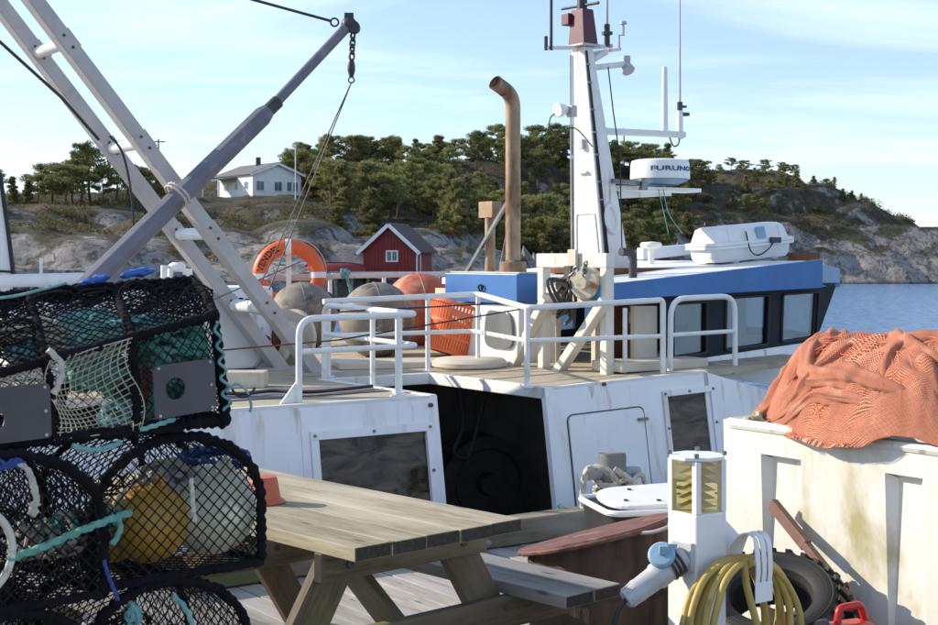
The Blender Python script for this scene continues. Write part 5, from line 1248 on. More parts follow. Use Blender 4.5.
# ================================================================== PICNIC TABLE
TA = math.radians(43); TE = V((math.cos(TA), math.sin(TA), 0)); TL = V((-math.sin(TA), math.cos(TA), 0)); T0 = V((-.354, 4.39, 0))
def T(a, b, z): return T0+TE*a+TL*b+UP*z
ptab = thing('picnic_table', 'weathered wooden picnic table with attached benches on the quay', 'picnic table', T(.37, .9, 0))
ZT = .74; LT = 1.85; pw = .144
for i in range(5):
    j = (.004, -.002, .002, -.004, .003)[i]
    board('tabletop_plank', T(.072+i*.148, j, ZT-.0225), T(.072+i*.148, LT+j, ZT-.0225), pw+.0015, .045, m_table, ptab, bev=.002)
for b in (.20, LT-.22):
    board('cross_beam', T(.0, b, ZT-.045-.05), T(.74, b, ZT-.045-.05), .045, .098, m_leg, ptab)
    for sg in (-1, 1):
        bo = b+.047
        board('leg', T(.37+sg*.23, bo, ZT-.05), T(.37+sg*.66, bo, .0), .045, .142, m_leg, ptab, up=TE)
        for zz, aa in ((ZT-.095, .255), (.38, .465)):
            mb = MB(); p = T(.37+sg*aa, b-.024 if zz > .5 else b+.05-.07, zz); mb.cyl(p+TL*.004, p-TL*.004, .015, n=10); mb.build('bolt', m_dark, ptab)
    board('bench_support', T(-.42, b, .36), T(1.16, b, .36), .045, .118, m_leg, ptab)
    sgn = 1 if b < 1 else -1
    board('diagonal_brace', T(.37, b+sgn*.03, .37), T(.37, b+sgn*.52, ZT-.06), .095, .042, m_leg, ptab, up=TE)
for a in (-.335, -.185, .925, 1.075):
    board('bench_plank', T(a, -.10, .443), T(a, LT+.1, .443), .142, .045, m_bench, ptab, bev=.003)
# orange pot upside down on the table
p = RZ(264, 503, ZT); mb = MB(); mb.lathe(p+UP*.001, UP, [(.0, .004), (.078, .0), (.080, .006), (.070, .016), (.062, .02), (.050, .085), (.046, .098), (.0, .100)], 28)
tag(mb.build('plastic_pot', M('terracotta_orange', (.55, .13, .05), (.46, .10, .04), 8, .5), None), 'small orange pot upside down on the picnic table', 'pot')

# ================================================================== FISH TUB WITH NET
K0 = V((1.137, 6.26, 0)); KD = -N; KW = E; TK, TWd = 1.22, 1.02; ZT0, ZT1 = .13, .93
def U(k, w, z): return K0+KD*k+KW*w+UP*z
tub = thing('fish_tub', 'big white insulated fish tub heaped with orange net', 'tub', U(TK/2, TWd/2, 0))
def fk(px): 
    a = (px-CX)/F; return (a*K0.y-K0.x)/(KD.x-a*KD.y)
rec = [(fk(760), fk(800)), (fk(884), fk(922))]
mb = MB(); flare = .03
def face(k, v): return U(k, -flare*(v-ZT0)/(ZT1-ZT0)+.03, v)
hz = [(a, b, ZT0, .80) for a, b in rec]
holewall(mb, face, 0, TK, ZT0, ZT1, hz, E*.045)
for a, b in rec:
    q = [U(a-.02, .045, ZT0), U(b+.02, .045, ZT0), U(b+.02, .05, .83), U(a-.02, .05, .83)]; mb.hexa(q, [p+E*.03 for p in q])
    for (x0, x1) in ((a, a+.035), (b, b-.035)):
        q = [face(x0, ZT0), face(x1, ZT0)+E*.04, face(x1, .78)+E*.04, face(x0, .80)]; mb.hexa(q, [p+E*.012 for p in q])
# other walls
for (p, q) in ((U(0, .03, 0), U(0, TWd, 0)), (U(TK, .03, 0), U(TK, TWd, 0)), (U(.0, TWd, 0), U(TK, TWd, 0))):
    mb.beam(p+UP*(ZT0+ZT1)/2+(KD*.03 if (p-U(0, .03, 0)).length < .01 else (-KD*.03 if (p-U(TK, .03, 0)).length < .01 else V((0, 0, 0)))), q+UP*(ZT0+ZT1)/2+(KD*.03 if (p-U(0, .03, 0)).length < .01 else (-KD*.03 if (p-U(TK, .03, 0)).length < .01 else V((0, 0, 0)))), .055, ZT1-ZT0-.002)
mb.prism([U(.02, .08, ZT0+.02), U(TK-.02, .08, ZT0+.02), U(TK-.02, TWd-.02, ZT0+.02), U(.02, TWd-.02, ZT0+.02)], UP*.05)
mb.build('body', m_tub, tub, smooth=False)
mb = MB()
rim = fillet([U(.008, .012, ZT1-.016), U(TK-.008, .012, ZT1-.016), U(TK-.008, TWd+.012, ZT1-.016), U(.008, TWd+.012, ZT1-.016)], .05, 5, True)
mb.tube(rim, .024, 8, closed=True); mb.build('rim', m_tub, tub)
for k in (.0, .5*TK-.11, TK-.22):
    mb = MB(); mb.box(U(k+.11, TWd/2, ZT0/2), (.20, TWd-.1, ZT0-.004), (KD, KW, UP)); mb.build('skid', m_tub, tub, smooth=False, bevel=.01)
# moulded circular mark on the face

def net_mat(name, c1, c2, alpha):
    m, t, b = nodes_of(name)
    uv = t.nodes.new('ShaderNodeTexCoord')
    facs = []
    for ang in (.0, math.pi/2):
        mp = t.nodes.new('ShaderNodeMapping'); mp.inputs['Rotation'].default_value = (0, 0, ang+math.pi/4)
        t.links.new(uv.outputs['UV'], mp.inputs[0])
        w = t.nodes.new('ShaderNodeTexWave'); w.inputs['Scale'].default_value = 43 if alpha else 60; w.inputs['Distortion'].default_value = .35; w.inputs['Detail'].default_value = 2; w.inputs['Detail Scale'].default_value = .35
        t.links.new(mp.outputs[0], w.inputs['Vector']); facs.append(w.outputs['Fac'])
    mxm = t.nodes.new('ShaderNodeMath'); mxm.operation = 'MAXIMUM'; t.links.new(facs[0], mxm.inputs[0]); t.links.new(facs[1], mxm.inputs[1])
    st = ramp(t, mxm.outputs[0], .66, .88) if alpha else ramp(t, mxm.outputs[0], .55, .86)
    v = coords(t); col = mix(t, ramp(t, noise(t, v, 4, 6), .35, .65), c1, c2)
    col = mix(t, ramp(t, noise(t, v, 9, 6), .56, .7), col, tuple(min(1, x*1.35+.05) for x in c1))
    dk = tuple(x*.42 for x in c2)
    t.links.new(mix(t, st, dk, col), b.inputs['Base Color']); b.inputs['Roughness'].default_value = .85
    if alpha: t.links.new(st, b.inputs['Alpha'])
    bump(t, b, mxm.outputs[0], .9, .006)
    return m
ck, cw, Rk, Rw = .80, .42, .84, .49
nr, nth = 110, 260
heap = np.zeros((nr, nth, 3)); UVs = np.zeros((nr, nth, 2))
bumps = [(.17, .38, .42, .26), (.30, .20, .20, .22), (.55, .25, .22, .28), (.80, .50, .30, .40), (.95, .12, .22, .25), (1.15, .40, .36, .36), (1.35, .25, .30, .30), (.42, .60, .25, .25), (.70, .08, .15, .20)]
def heap_h(k, w):
    rho = math.hypot((k-ck)/Rk, (w-cw)/Rw)
    h = .27*max(0, 1-rho**5)
    for (bk_, bw, hh, rr) in bumps: h += hh*.34*math.exp(-(((k-bk_)/rr)**2+((w-bw)/rr)**2)*1.6)*max(0, 1-rho**6)
    return h
for i in range(nr):
    rho = (i/(nr-1))**.8
    for j in range(nth):
        th = 2*math.pi*j/nth
        lump = 1+.05*math.sin(3*th+1)+.035*math.sin(7*th+2)
        k = ck+Rk*rho*math.cos(th)*lump; w = cw+Rw*rho*math.sin(th)*lump
        h = heap_h(k, w)
        wx = mnoise.fractal(V((k*2.2, w*2.2, 1.3)), .9, 2, 3); wy = mnoise.fractal(V((k*2.0, w*2.0, 7.7)), .9, 2, 3)
        f = math.sin(20*(k*.85-w*.45+wx*.20))*.75+math.sin(33*(k*.7-w*.55+wy*.20)+1.2)*.35
        f = f*(.55+.6*mnoise.noise(V((k*3.1, w*3.1, 5.5))))+.35*math.sin(47*(k*.5+w+wx*.4))
        r = 1-abs(mnoise.fractal(V((k*5+wx, w*5+wy, 2.2)), .8, 2, 3))
        e = min(1, rho*3)*.4+.6
        z = ZT1-.03+h+(f*.027+(r-.7)*.055)*e*min(1, (1.02-rho)*6)
        over = -.055-w
        if over > 0:
            z = min(z, ZT1+.012-over*1.5+f*.006); w = -.055-.012-.012*f-.03*min(1, over*6)
        heap[i, j] = tuple(U(k, w, z)); UVs[i, j] = (k+wx*.12, w*1.0+h*.9+wy*.12)
vs = heap.reshape(-1, 3); idx = np.arange(nr*nth).reshape(nr, nth)
i1 = np.roll(idx, -1, 1)
fs = np.stack([idx[:-1], i1[:-1], i1[1:], idx[1:]], -1).reshape(-1, 4)
# face orientation: want normals up/outward
def heap_mesh(name, verts):
    me = bpy.data.meshes.new(name); me.from_pydata(verts.tolist(), [], fs.tolist())
    uvl = me.uv_layers.new(name='UVMap'); li = np.zeros(len(me.loops), dtype=np.int32); me.loops.foreach_get('vertex_index', li)
    uvl.data.foreach_set('uv', UVs.reshape(-1, 2)[li].astype(np.float32).ravel())
    finish(me, True, 180); return me
org = np.array(U(ck, cw, ZT1-.12))
netroot = thing('fishing_net', 'heap of orange fishing net piled over the white fish tub', 'fishing net', org)
me0 = heap_mesh('net_body', vs-org)
if sum(p.normal.z for p in me0.polygons) < 0: me0.flip_normals()
inner = mesh_obj('net_body', me0, net_mat('orange_net_inner', (.80, .29, .165), (.72, .23, .125), False), netroot, org)
nrm = np.zeros(len(me0.vertices)*3); me0.vertices.foreach_get('normal', nrm)
me1 = heap_mesh('net_layer', vs-org+nrm.reshape(-1, 3)*.009)
if sum(p.normal.z for p in me1.polygons) < 0: me1.flip_normals()
m_no = net_mat('orange_net_outer', (.88, .37, .235), (.84, .31, .18), True); mesh_obj('net_layer', me1, m_no, netroot, org)
# gathered net bunches and head-rope across the heap
def on_heap(k, w, off=.02):
    z = ZT1-.03+heap_h(k, w); over = -.055-w
    if over > 0: return U(k, -.09-off, ZT1-over*1.5)
    return U(k, w, z+off)
CTL = []; m_nb = net_mat('orange_net_folds', (.90, .37, .225), (.82, .29, .165), False)
rr7 = random.Random(31)
for q in range(12):
    k0 = rr7.uniform(.12, 1.3); w0 = rr7.uniform(-.02, .6); an = rr7.uniform(.8, 1.7); c_ = []
    for i in range(5):
        if math.hypot((k0-ck)/Rk, (w0-cw)/Rw) < .93: c_.append((k0, w0))
        k0 += math.cos(an)*.13; w0 += math.sin(an)*.13; an += rr7.uniform(-.5, .5)
    if len(c_) > 2: CTL.append((c_, rr7.uniform(.012, .026)))
CTL += [([(.06, .08), (.09, .22), (.18, .40), (.36, .55)], .060), ([(.28, .44), (.30, .26), (.42, .12), (.66, .06), (1.0, .04)], .056), ([(.26, .06), (.36, .03), (.50, .04), (.66, .01), (.9, .0)], .036),
        ([(.50, .50), (.66, .30), (.90, .18), (1.2, .14)], .062), ([(.20, .10), (.36, .06), (.50, .16), (.58, .32), (.80, .42)], .050), ([(.90, .0), (.82, .14), (.95, .26), (1.2, .27)], .052)]
for ctl, r_ in CTL:
    pts_ = resample(spline([on_heap(k, w, -.45*r_) for k, w in ctl], 10), .008); m_ = len(pts_)
    rs_ = [r_*(math.sin(math.pi*min(1, max(0, i/(m_-1))))**.5*.9+.1)*(1+.22*mnoise.noise(pts_[i]*18)) for i in range(m_)]
    mb = MB(); mb.tube(pts_, rs_, 22, twist=14, lobes=5, amp=.20); o = mb.build('net_bunch', m_nb, netroot, ang=180)
    me_ = o.data; uvl = me_.uv_layers.new(name='UVMap')
    for lp in me_.loops:
        v_i = lp.vertex_index; uvl.data[lp.index].uv = ((v_i//22)*.008, (v_i % 22)/22*r_*6.28)
rr6 = random.Random(8); mb = MB()
for q in range(170):
    k0 = rr6.uniform(.08, 1.5); w0 = rr6.uniform(-.07, .75); an = rr6.uniform(0, 6.28); ln = rr6.uniform(.10, .38); bend = rr6.uniform(-3, 3); pts_ = []
    for i in range(12):
        k0 += math.cos(an)*ln/11; w0 += math.sin(an)*ln/11; an += bend/11+rr6.uniform(-.15, .15)
        if math.hypot((k0-ck)/Rk, (w0-cw)/Rw) > .97: break
        pts_.append(on_heap(k0, w0, .016+.012*mnoise.noise(V((k0*9, w0*9, q)))))
    if len(pts_) > 4: mb.tube(spline(pts_, 3), rr6.uniform(.0012, .0026), 4)
mb.build('loose_twine', M('orange_twine', (.80, .26, .13), (.68, .19, .09), 12, .85), netroot)['kind'] = 'stuff'
mb = MB(); rope(mb, [on_heap(k, w, .016) for k, w in ((.30, .12), (.42, .22), (.5, .36), (.52, .5))], .005); mb.build('head_rope', M('dark_red_rope', (.30, .06, .03), None, 20, .85), netroot)
# grey net scrap and old rope inside the tub corner
mb = MB(); rr2 = random.Random(4)
for q in range(7): rope(mb, [U(.10+rr2.uniform(-.06, .10), .12+rr2.uniform(-.07, .15), ZT1-.06+rr2.uniform(-.03, .085)) for _ in range(6)], .011)
tag(mb.build('rope_bundle', M('pale_green_rope', (.36, .40, .26), (.44, .46, .34), 14, .85), None), 'pale green rope bundle in the tub corner left of the net', 'rope')

# ================================================================== QUAY CLUTTER
# --- lamp and power pedestal
PC = V((.814, 5.0, 0)); a_ = .148
def D(x, y, z): return PC+E*x+N*y+UP*z
ped = thing('power_pedestal', 'white square lamp and power pedestal with louvred lamp head', 'pedestal', PC)
m_ped = M('pedestal_paint', (.80, .80, .80), (.76, .76, .75), 4, .35, dirt=((.60, .58, .52), .66, 6))
mb = MB(); mb.box(D(0, 0, .375), (a_, a_, .75), AX); mb.build('post', m_ped, ped, smooth=False, bevel=.008)
mb = MB(); mb.box(D(0, 0, .006), (.24, .24, .012), AX); mb.build('base_plate', m_steel, ped, smooth=False)
for sx in (-1, 1):
    for sy in (-1, 1):
        mb = MB(); mb.box(D(sx*(a_/2-.012), sy*(a_/2-.012), .842), (.024, .024, .184), AX); mb.build('corner_bar', m_ped, ped, smooth=False, bevel=.003)
for i in range(6):
    z = .765+i*.029; mb = MB(); q = [D(x*(a_/2-.026), y*(a_/2-.026), z) for x, y in ((-1, -1), (1, -1), (1, 1), (-1, 1))]; q2 = [D(x*.018, y*.018, z+.022) for x, y in ((-1, -1), (1, -1), (1, 1), (-1, 1))]
    mb.hexa(q, q2); mb.build('louvre', m_gold, ped, smooth=False)
for (cx_, cy_, sx, sy) in ((-1, 0, .003, .10), (1, 0, .003, .10), (0, -1, .10, .003), (0, 1, .10, .003)):
    mb = MB(); mb.box(D(cx_*(a_/2-.004), cy_*(a_/2-.004), .842), (sx, sy, .182), AX); mb.build('lamp_pane', glass('lamp_glass', (.93, .90, .74), .10) if 'lamp_glass' not in bpy.data.materials else bpy.data.materials['lamp_glass'], ped, smooth=False)
mb = MB(); oc = [D(.094*math.cos(b)*1.12, .094*math.sin(b)*1.12, .936) for b in np.radians([22, 68, 112, 158, 202, 248, 292, 338])]; mb.prism(oc, UP*.013); cap = mb.build('cap', m_ped, ped, smooth=False, bevel=.003)
for sx in (-1, 1):
    for sy in (-1, 1):
        mb = MB(); p = D(sx*.068, sy*.068, .949); mb.cyl(p, p+UP*.014, .009, n=8); mb.build('cap_nut', m_steel, ped)
# socket with blue lid and plug
sk_ = D(-a_/2, -.015, .60); dp = (V((-.80, -.30, -.50))).normalized()
mb = MB(); mb.box(sk_-E*.008, (.018, .10, .10), AX); mb.cyl(sk_-E*.01, sk_-E*.01+dp*.075, .048, .044, 18); soc = mb.build('socket', m_lgrey, ped, bevel=.003)
for k in range(3):
    mb = MB(); mb.torus(sk_-E*.01+dp*(.03+.018*k), dp, .050, .006, 20, 6); mb.build('socket_ring', m_dark, soc)
li_ = sk_+dp*.085+V((-.02, -.025, .055)); ln_ = V((-.25, -.75, .55)).normalized()
mb = MB(); mb.lathe(li_, ln_, [(0, -.014), (.047, -.014), (.049, .004), (.040, .012), (0, .014)], 26); mb.box(li_+ln_*.012+V((.01, 0, .012)), (.035, .02, .03)); mb.box(li_+V((.035, .01, .03)), (.04, .02, .015)); mb.build('socket_lid', m_lblue, soc, bevel=.002)
plug = thing('power_plug', 'grey power plug with black cable pushed into the pedestal socket', 'plug', sk_+dp*.1)
p0 = sk_+dp*.07
mb = MB(); mb.tube([p0, p0+dp*.06, p0+dp*.07, p0+dp*.135, p0+dp*.145, p0+dp*.20], [.046, .048, .042, .040, .042, .032], 18); mb.build('plug_body', m_lgrey, plug)
for k in range(8):
    a = k*.785; u = dp.orthogonal().normalized(); w = dp.cross(u); q = p0+dp*.172+(u*math.cos(a)+w*math.sin(a))*.0365; mb = MB(); mb.beam(q-dp*.018, q+dp*.018, .006, .006); mb.build('grip_rib', m_lgrey, plug)
pe = p0+dp*.195
mb = MB(); mb.tube(spline([pe, pe+dp*.04+UP*-.02, pe+V((-.05, -.02, -.12)), pe+V((-.055, -.03, -.28)), V((pe.x-.04, pe.y-.03, .10)), V((pe.x+.02, pe.y+.02, .012)), V((pe.x+.25, pe.y+.25, .012))], 8), .009, 8); mb.build('cable', m_cable, plug)
# hose hook on the front face
hk_ = D(.045, -a_/2, .60)
mb = MB(); q0_ = D(.02, -a_/2-.004, .70); q = [D(.075, -a_/2+.05, .56), D(.115, -a_/2+.02, .72), D(.245, -a_/2+.06, .625), D(.185, -a_/2+.075, .52)]
mb.prism([D(.055, -.04, .66), D(.075, -.04, .735), D(.205, -.04, .62), D(.13, -.04, .545)], N*.006); mb.build('hook_plate', m_ped, ped, smooth=False)
# curved slotted hook: three ribs joined by a lower plate
for k, dx in enumerate((-.030, .0, .030)):
    prof = [(.0, .0), (-.02, .05), (-.06, .10), (-.11, .115), (-.145, .09), (-.155, .0), (-.150, -.055)]
    pts_ = [D(.125+dx*(.55 if i in (2, 3) else 1), -.05+a, .565+b) for i, (a, b) in enumerate(prof)]
    mb = MB(); sp_ = spline(pts_, 5)
    for i in range(len(sp_)-1): mb.beam(sp_[i], sp_[i+1]+(sp_[i+1]-sp_[i])*.15, .021, .005, up=N+UP*.3)
    mb.build('hook_rib', m_ped, ped, smooth=False)
mb = MB(); mb.box(D(.125, -.203, .48), (.085, .006, .07), AX); mb.build('hook_tongue', m_ped, ped, smooth=False, bevel=.002)
mb = MB(); mb.tube([D(.05, -.06, .575), D(.125, -.12, .565), D(.2, -.14, .56)], .016, 8); mb.build('hook_arm', m_ped, ped)
# yellow hose, coiled over the hook
hose = thing('garden_hose', 'dull yellow hose coiled over the pedestal hook', 'hose', V((D(.1, -.13, 0).x, D(.1, -.13, 0).y, .01)))
hc_ = D(.07, -.15, .585); rr3 = random.Random(12); mb = MB(); path = []
for k in range(7):
    wx_ = rr3.uniform(.15, .30); dpth = rr3.uniform(.27, .36); yo = -.045+k*.016; tilt = rr3.uniform(-.06, .06); n_ = 18
    for i in range(n_):
        a = 2*math.pi*i/n_
        x = wx_*math.sin(a)*(1+.15*math.sin(a+k)); z = -dpth*(1-math.cos(a))
        path.append(hc_+E*(x+tilt*(-z))+N*(yo+.012*math.sin(a*2+k)+.0009*i)+UP*(z*.82+.016*rr3.random()))
path = [p if p.z > .03 else V((p.x, p.y, .03)) for p in path]
mb.tube(resample(spline(path, 4), .015), .0128, 10); mb.build('hose_coil', m_hose, hose)
mb = MB(); pe_ = D(.055, -.175, .60); mb.tube(spline([pe_, pe_+V((.012, -.0, -.1)), pe_+V((.05, -.01, -.25)), pe_+V((.09, -.02, -.42)), V((pe_.x+.1, pe_.y-.02, .03))], 8), .0135, 10); mb.build('hose_end', m_hose, hose)

# --- old tub with red-brown lid
bcn = V((.55, 5.9, 0)); Rb = .30; zbb = .47
bar = thing('wooden_barrel', 'dark weathered round barrel beside the bench', 'barrel', bcn)
mb = MB(); mb.lathe(bcn, UP, [(0, .0), (Rb*.93, .0)]+[(Rb*(.95+.05*i/9), .05+.36*i/9) for i in range(10)]+[(Rb, zbb), (Rb-.03, zbb), (Rb-.03, .05), (0, .05)], 132)
mb.v = [(x, y, z+(.24*(x-bcn.x)-.145*(y-bcn.y)+.0 if z > zbb-.01 else 0)) for x, y, z in mb.v]
def rough_(p):
    d = V((p[0]-bcn.x, p[1]-bcn.y, 0)); a = math.atan2(d.y, d.x)
    if d.length < Rb*.9: return p
    st_ = abs((a*22/6.283) % 1-.5)*2; g = -.010*(st_ > .86)+.010*mnoise.noise(V((a*5, p[2]*6, 1)))+.006*mnoise.noise(V((a*19, p[2]*3, 4)))
    d = d*(1+g/d.length); return (bcn.x+d.x, bcn.y+d.y, p[2]+(.010*mnoise.noise(V((a*7, 2, 2))) if p[2] > .3 else 0))
mb.v = [rough_(p) for p in mb.v]; mb.build('staves', m_stump, bar, ang=60)
for z in (.12, .30):
    mb = MB(); rz = Rb*(.965 if z < .2 else 1.0)+.002; mb.lathe(bcn+UP*z, UP, [(rz, -.017), (rz+.004, -.017), (rz+.004, .017), (rz, .017)], 64); mb.build('hoop', m_stump, bar)
lidn = V((-.24, .145, 1)).normalized()
lcn = bcn+UP*(zbb+.012)+V((-.01, -.01, 0))
u = V((1, 0, 0)); u = (u-lidn*u.dot(lidn)).normalized(); w = lidn.cross(u)
lid = thing('barrel_lid', 'red-brown round lid lying tilted on the dark barrel', 'lid', lcn)
mb = MB(); ring_ = []
for i in range(72):
    a = 2*math.pi*i/72; r = (Rb+.030)*(1+.018*math.sin(5*a)+.014*math.sin(11*a+1)+.01*math.sin(23*a)); ring_.append(lcn+(u*math.cos(a)+w*math.sin(a))*r+lidn*.004*math.sin(2*a+1))
mb.prism(ring_, lidn*.016); mb.build('plate', m_rustlid, lid, smooth=False, bevel=.003)
mb = MB(); mb.tube(ring_+[ring_[0]], .012, 8); mb.build('rolled_edge', m_rustlid, lid)
mb = MB(); hpt = lcn+(u*math.cos(-.9)+w*math.sin(-.9))*(Rb+.045); mb.tube(spline([hpt+u*.06, hpt+u*.05-w*.04-UP*.01, hpt-u*.02-w*.05-UP*.015, hpt-u*.10-w*.02-UP*.0], 6), .008, 8); mb.build('wire_handle', m_gantry, lid)

# --- black fish box with a white rim and lid behind the barrel
fb = V((1.03, 7.35, 0))
fbx = thing('storage_box', 'black box with white rim on the quay by the bollard', 'box', fb)
e2 = V((.97, .24, 0)); n2 = V((-.24, .97, 0)); fb = V((1.00, 7.30, 0))
def Q(x, y, z): return fb+e2*x+n2*y+UP*z
mb = MB()
rect = lambda lx, ly, z, r: [Q(p.x, p.y, z) for p in fillet([V((-lx, -ly, 0)), V((lx, -ly, 0)), V((lx, ly, 0)), V((-lx, ly, 0))], r, 5, True)]
r0_, r1_ = rect(.32, .22, .002, .05), rect(.36, .25, .365, .07); m_ = len(r0_)
mb.add(r0_+r1_, [tuple(range(m_-1, -1, -1)), tuple(range(m_, 2*m_))]+[(i, (i+1) % m_, (i+1) % m_+m_, i+m_) for i in range(m_)]); mb.build('body', m_black, fbx, ang=30)
mb = MB(); mb.tube(rect(.37, .26, .375, .08), .016, 8, closed=True); mb.build('rim', m_plas, fbx)
fl = thing('hatch_lid', 'white round-cornered hatch lid lying on the black box', 'lid', Q(.02, .0, .395))
lidax = (e2+UP*.03).normalized(); mb = MB(); lp = [Q(.03, 0, .422)+lidax*p.x+(n2+UP*.06).normalized()*p.y for p in fillet([V((-.36, -.22, 0)), V((.36, -.22, 0)), V((.36, .22, 0)), V((-.36, .22, 0))], .2, 8, True)]
mb.prism([p-UP*.025 for p in lp], UP*.028); mb.build('panel', m_plas, fl, smooth=False, bevel=.008)
for (x, y) in ((-.26, -.1), (-.1, -.15), (.1, .1), (-.16, .12), (.24, -.1), (.05, -.05)):
    mb = MB(); c = Q(.03, 0, .426)+lidax*x+(n2+UP*.06).normalized()*y; mb.cyl(c, c+UP*.006, .012 if x != .1 else .03, n=10); mb.build('fastener', m_rust if x == .1 else m_dark, fl)

# --- bollard with mooring ropes
bo = V((.875, 8.56, 0)); rbl = .086
bol = thing('mooring_bollard', 'grey steel mooring bollard at the quay edge', 'bollard', bo)
m_bol = M('bollard_paint', (.20, .19, .18), (.13, .125, .12), 7, .6, dirt=((.36, .31, .24), .56, 6), dirt2=(RUST, .64, 9))
mb = MB(); mb.lathe(bo, UP, [(0, 0), (rbl*1.6, 0), (rbl*1.6, .02), (rbl, .03), (rbl, .44), (rbl*.96, .455), (0, .46)], 28); mb.build('post', m_bol, bol)
pin0 = bo+V((-.17, -.06, .335)); mb = MB(); mb.cyl(pin0, bo+V((.17, .06, .335)), .036, n=16); mb.build('cross_pin', M('pin_paint', (.34, .38, .40), None, 8, .5, dirt=(RUST, .65, 9)), bol)
mr = thing('mooring_rope', 'pale mooring rope wound round the bollard', 'rope', bo+V((0, -.1, .02)))
mb = MB(); pts_ = []
for i in range(46):
    a = i*.55; pts_.append(bo+V((math.cos(a)*(rbl+.02+.006*math.sin(i)), math.sin(a)*(rbl+.02), .17+.13*(i/46)+.02*math.sin(i*1.3))))
rope(mb, pts_, .016, sm=4); mb.build('turns', m_rw, mr)
mb = MB(); rope(mb, [bo+V((.02, -.12, .30)), bo+V((-.05, -.16, .38)), bo+V((-.16, -.14, .38)), bo+V((-.19, -.14, .25)), bo+V((-.19, -.15, .1)), bo+V((-.22, -.16, .02)), bo+V((-.1, -.25, .02)), bo+V((.0, -.2, .03))], .017); rope(mb, [bo+V((.0, -.13, .38)), bo+V((.1, -.13, .31)), bo+V((.16, -.1, .2)), bo+V((.12, -.12, .05))], .016)
rope(mb, [bo+V((.08, -.10, .26)), bo+V((.17, -.02, .33)), bo+V((.21, -.02, .22)), bo+V((.20, -.04, .06))], .014)
rope(mb, [bo+V((.1, -.12, .12)), bo+V((-.1, -.14, .1)), bo+V((-.3, -.05, .02)), bo+V((-.5, .3, -.05))], .016); mb.build('bights', m_rw, mr)
mb = MB(); rr4 = random.Random(3)
for k in range(6): rope(mb, [bo+V((-.02+rr4.uniform(-.13, .13), -.22+rr4.uniform(-.06, .05), .025+rr4.uniform(0, .09))) for _ in range(6)], .014)
gr_ = mb.build('rope_tail', M('pale_mint_rope', (.46, .54, .46), (.36, .44, .36), 14, .85), mr)
gro = MB(); rope(gro, [bo+V((-.34, -.14, .16)), bo+V((-.22, -.2, .08)), bo+V((-.1, -.22, .03))], .016); tag(gro.build('green_line', m_rg, None), 'short dark green and white line end by the bollard', 'rope')
# --- offcuts and pole at the quay edge
def scrap(name, label, cat, p0, p1, w, h, m, up=UP):
    o = board(name, p0, p1, w, h, m, None, up=up); tag(o, label, cat); return o
p0 = RZ(548, 533, .022); p1 = RZ(592, 527, .022); scrap('wood_offcut', 'yellow plank offcut lying by the mooring bollard', 'plank', p0+UP*.0, p1, .12, .04, m_ywood)
p0 = RZ(520, 533, .022); p1 = RZ(546, 527, .022); scrap('wood_offcut', 'short pale wood offcut between the table and the yellow plank', 'plank', p0, p1, .09, .04, m_ywood)
p0 = RZ(440, 556, .035); p1 = RZ(536, 528, .035); mb = MB(); mb.tube([p0, p1], .033, 12); mb.tube([p1, p1+(p1-p0).normalized()*.12], .025, 10); tag(mb.build('boat_pole', M('grey_blue_tube', (.24, .27, .32), (.18, .21, .26), 6, .5), None), 'blue-grey pole lying behind the picnic table', 'pole')

# --- tyre, jerrycan and rusty bar against the tub
tax = V((-.16, -.42, .9)).normalized(); tc_ = V((1.19, 5.52, .325)); Rt = .30
tyre = thing('tractor_tyre', 'worn black tractor tyre lying against the fish tub', 'tyre', V((tc_.x, tc_.y, .02)))
mb = MB(); mb.lathe(tc_, tax, [(.155, -.03), (.165, .0), (.20, .022), (.235, .02), (.262, .0), (Rt*.94, -.035), (Rt*.95, -.17), (.262, -.2), (.2, -.21), (.165, -.19), (.155, -.16), (.17, -.1), (.155, -.03)], 64); mb.build('carcass', m_black, tyre)
u = tax.orthogonal().normalized(); w = tax.cross(u); mb = MB()
for k in range(26):
    a = 2*math.pi*k/26
    for sd, off in ((0, 0), (1, math.pi/26)):
        d_ = u*math.cos(a+off)+w*math.sin(a+off); tn = tax.cross(d_)
        z0 = -.035 if sd == 0 else -.17; z1 = -.11
        q = [tc_+d_*Rt*.93+tax*z0-tn*.016, tc_+d_*Rt*.93+tax*z0+tn*.016, tc_+d_*Rt*.93+tax*z1+tn*.030, tc_+d_*Rt*.93+tax*z1-tn*.002]
        mb.hexa(q, [p+d_*.036 for p in q])
        if sd == 0:
            q = [tc_+d_*.255+tax*.004-tn*.014, tc_+d_*.255+tax*.004+tn*.014, tc_+d_*Rt*.95+tax*-.04+tn*.016, tc_+d_*Rt*.95+tax*-.04-tn*.016]; mb.hexa(q, [p+(d_*.6+tax).normalized()*.022 for p in q])
mb.build('tread', m_black, tyre, smooth=False, bevel=.004)
for r_ in (.215, .24):
    mb = MB(); mb.torus(tc_+tax*.018, tax, r_, .004, 56, 6); mb.build('sidewall_ridge', m_black, tyre)
jc = V((1.355, 5.07, 0)); je = V((.85, .52, 0)); jn = V((-.52, .85, 0))
jer = thing('jerrycan', 'red plastic jerrycan in front of the tyre', 'jerrycan', jc)
def J(x, y, z): return jc+je*x+jn*y+UP*z
mb = MB(); mb.hexa([J(-.13, -.075, 0), J(.13, -.075, 0), J(.13, .075, 0), J(-.13, .075, 0)], [J(-.13, -.075, .27), J(.13, -.075, .27), J(.13, .075, .27), J(-.13, .075, .27)])
mb.hexa([J(-.13, -.075, .27), J(.13, -.075, .27), J(.13, .075, .27), J(-.13, .075, .27)], [J(-.06, -.045, .335), J(.12, -.05, .325), J(.12, .05, .325), J(-.06, .045, .335)]); mb.build('can', m_red, jer, bevel=.018, ang=30)
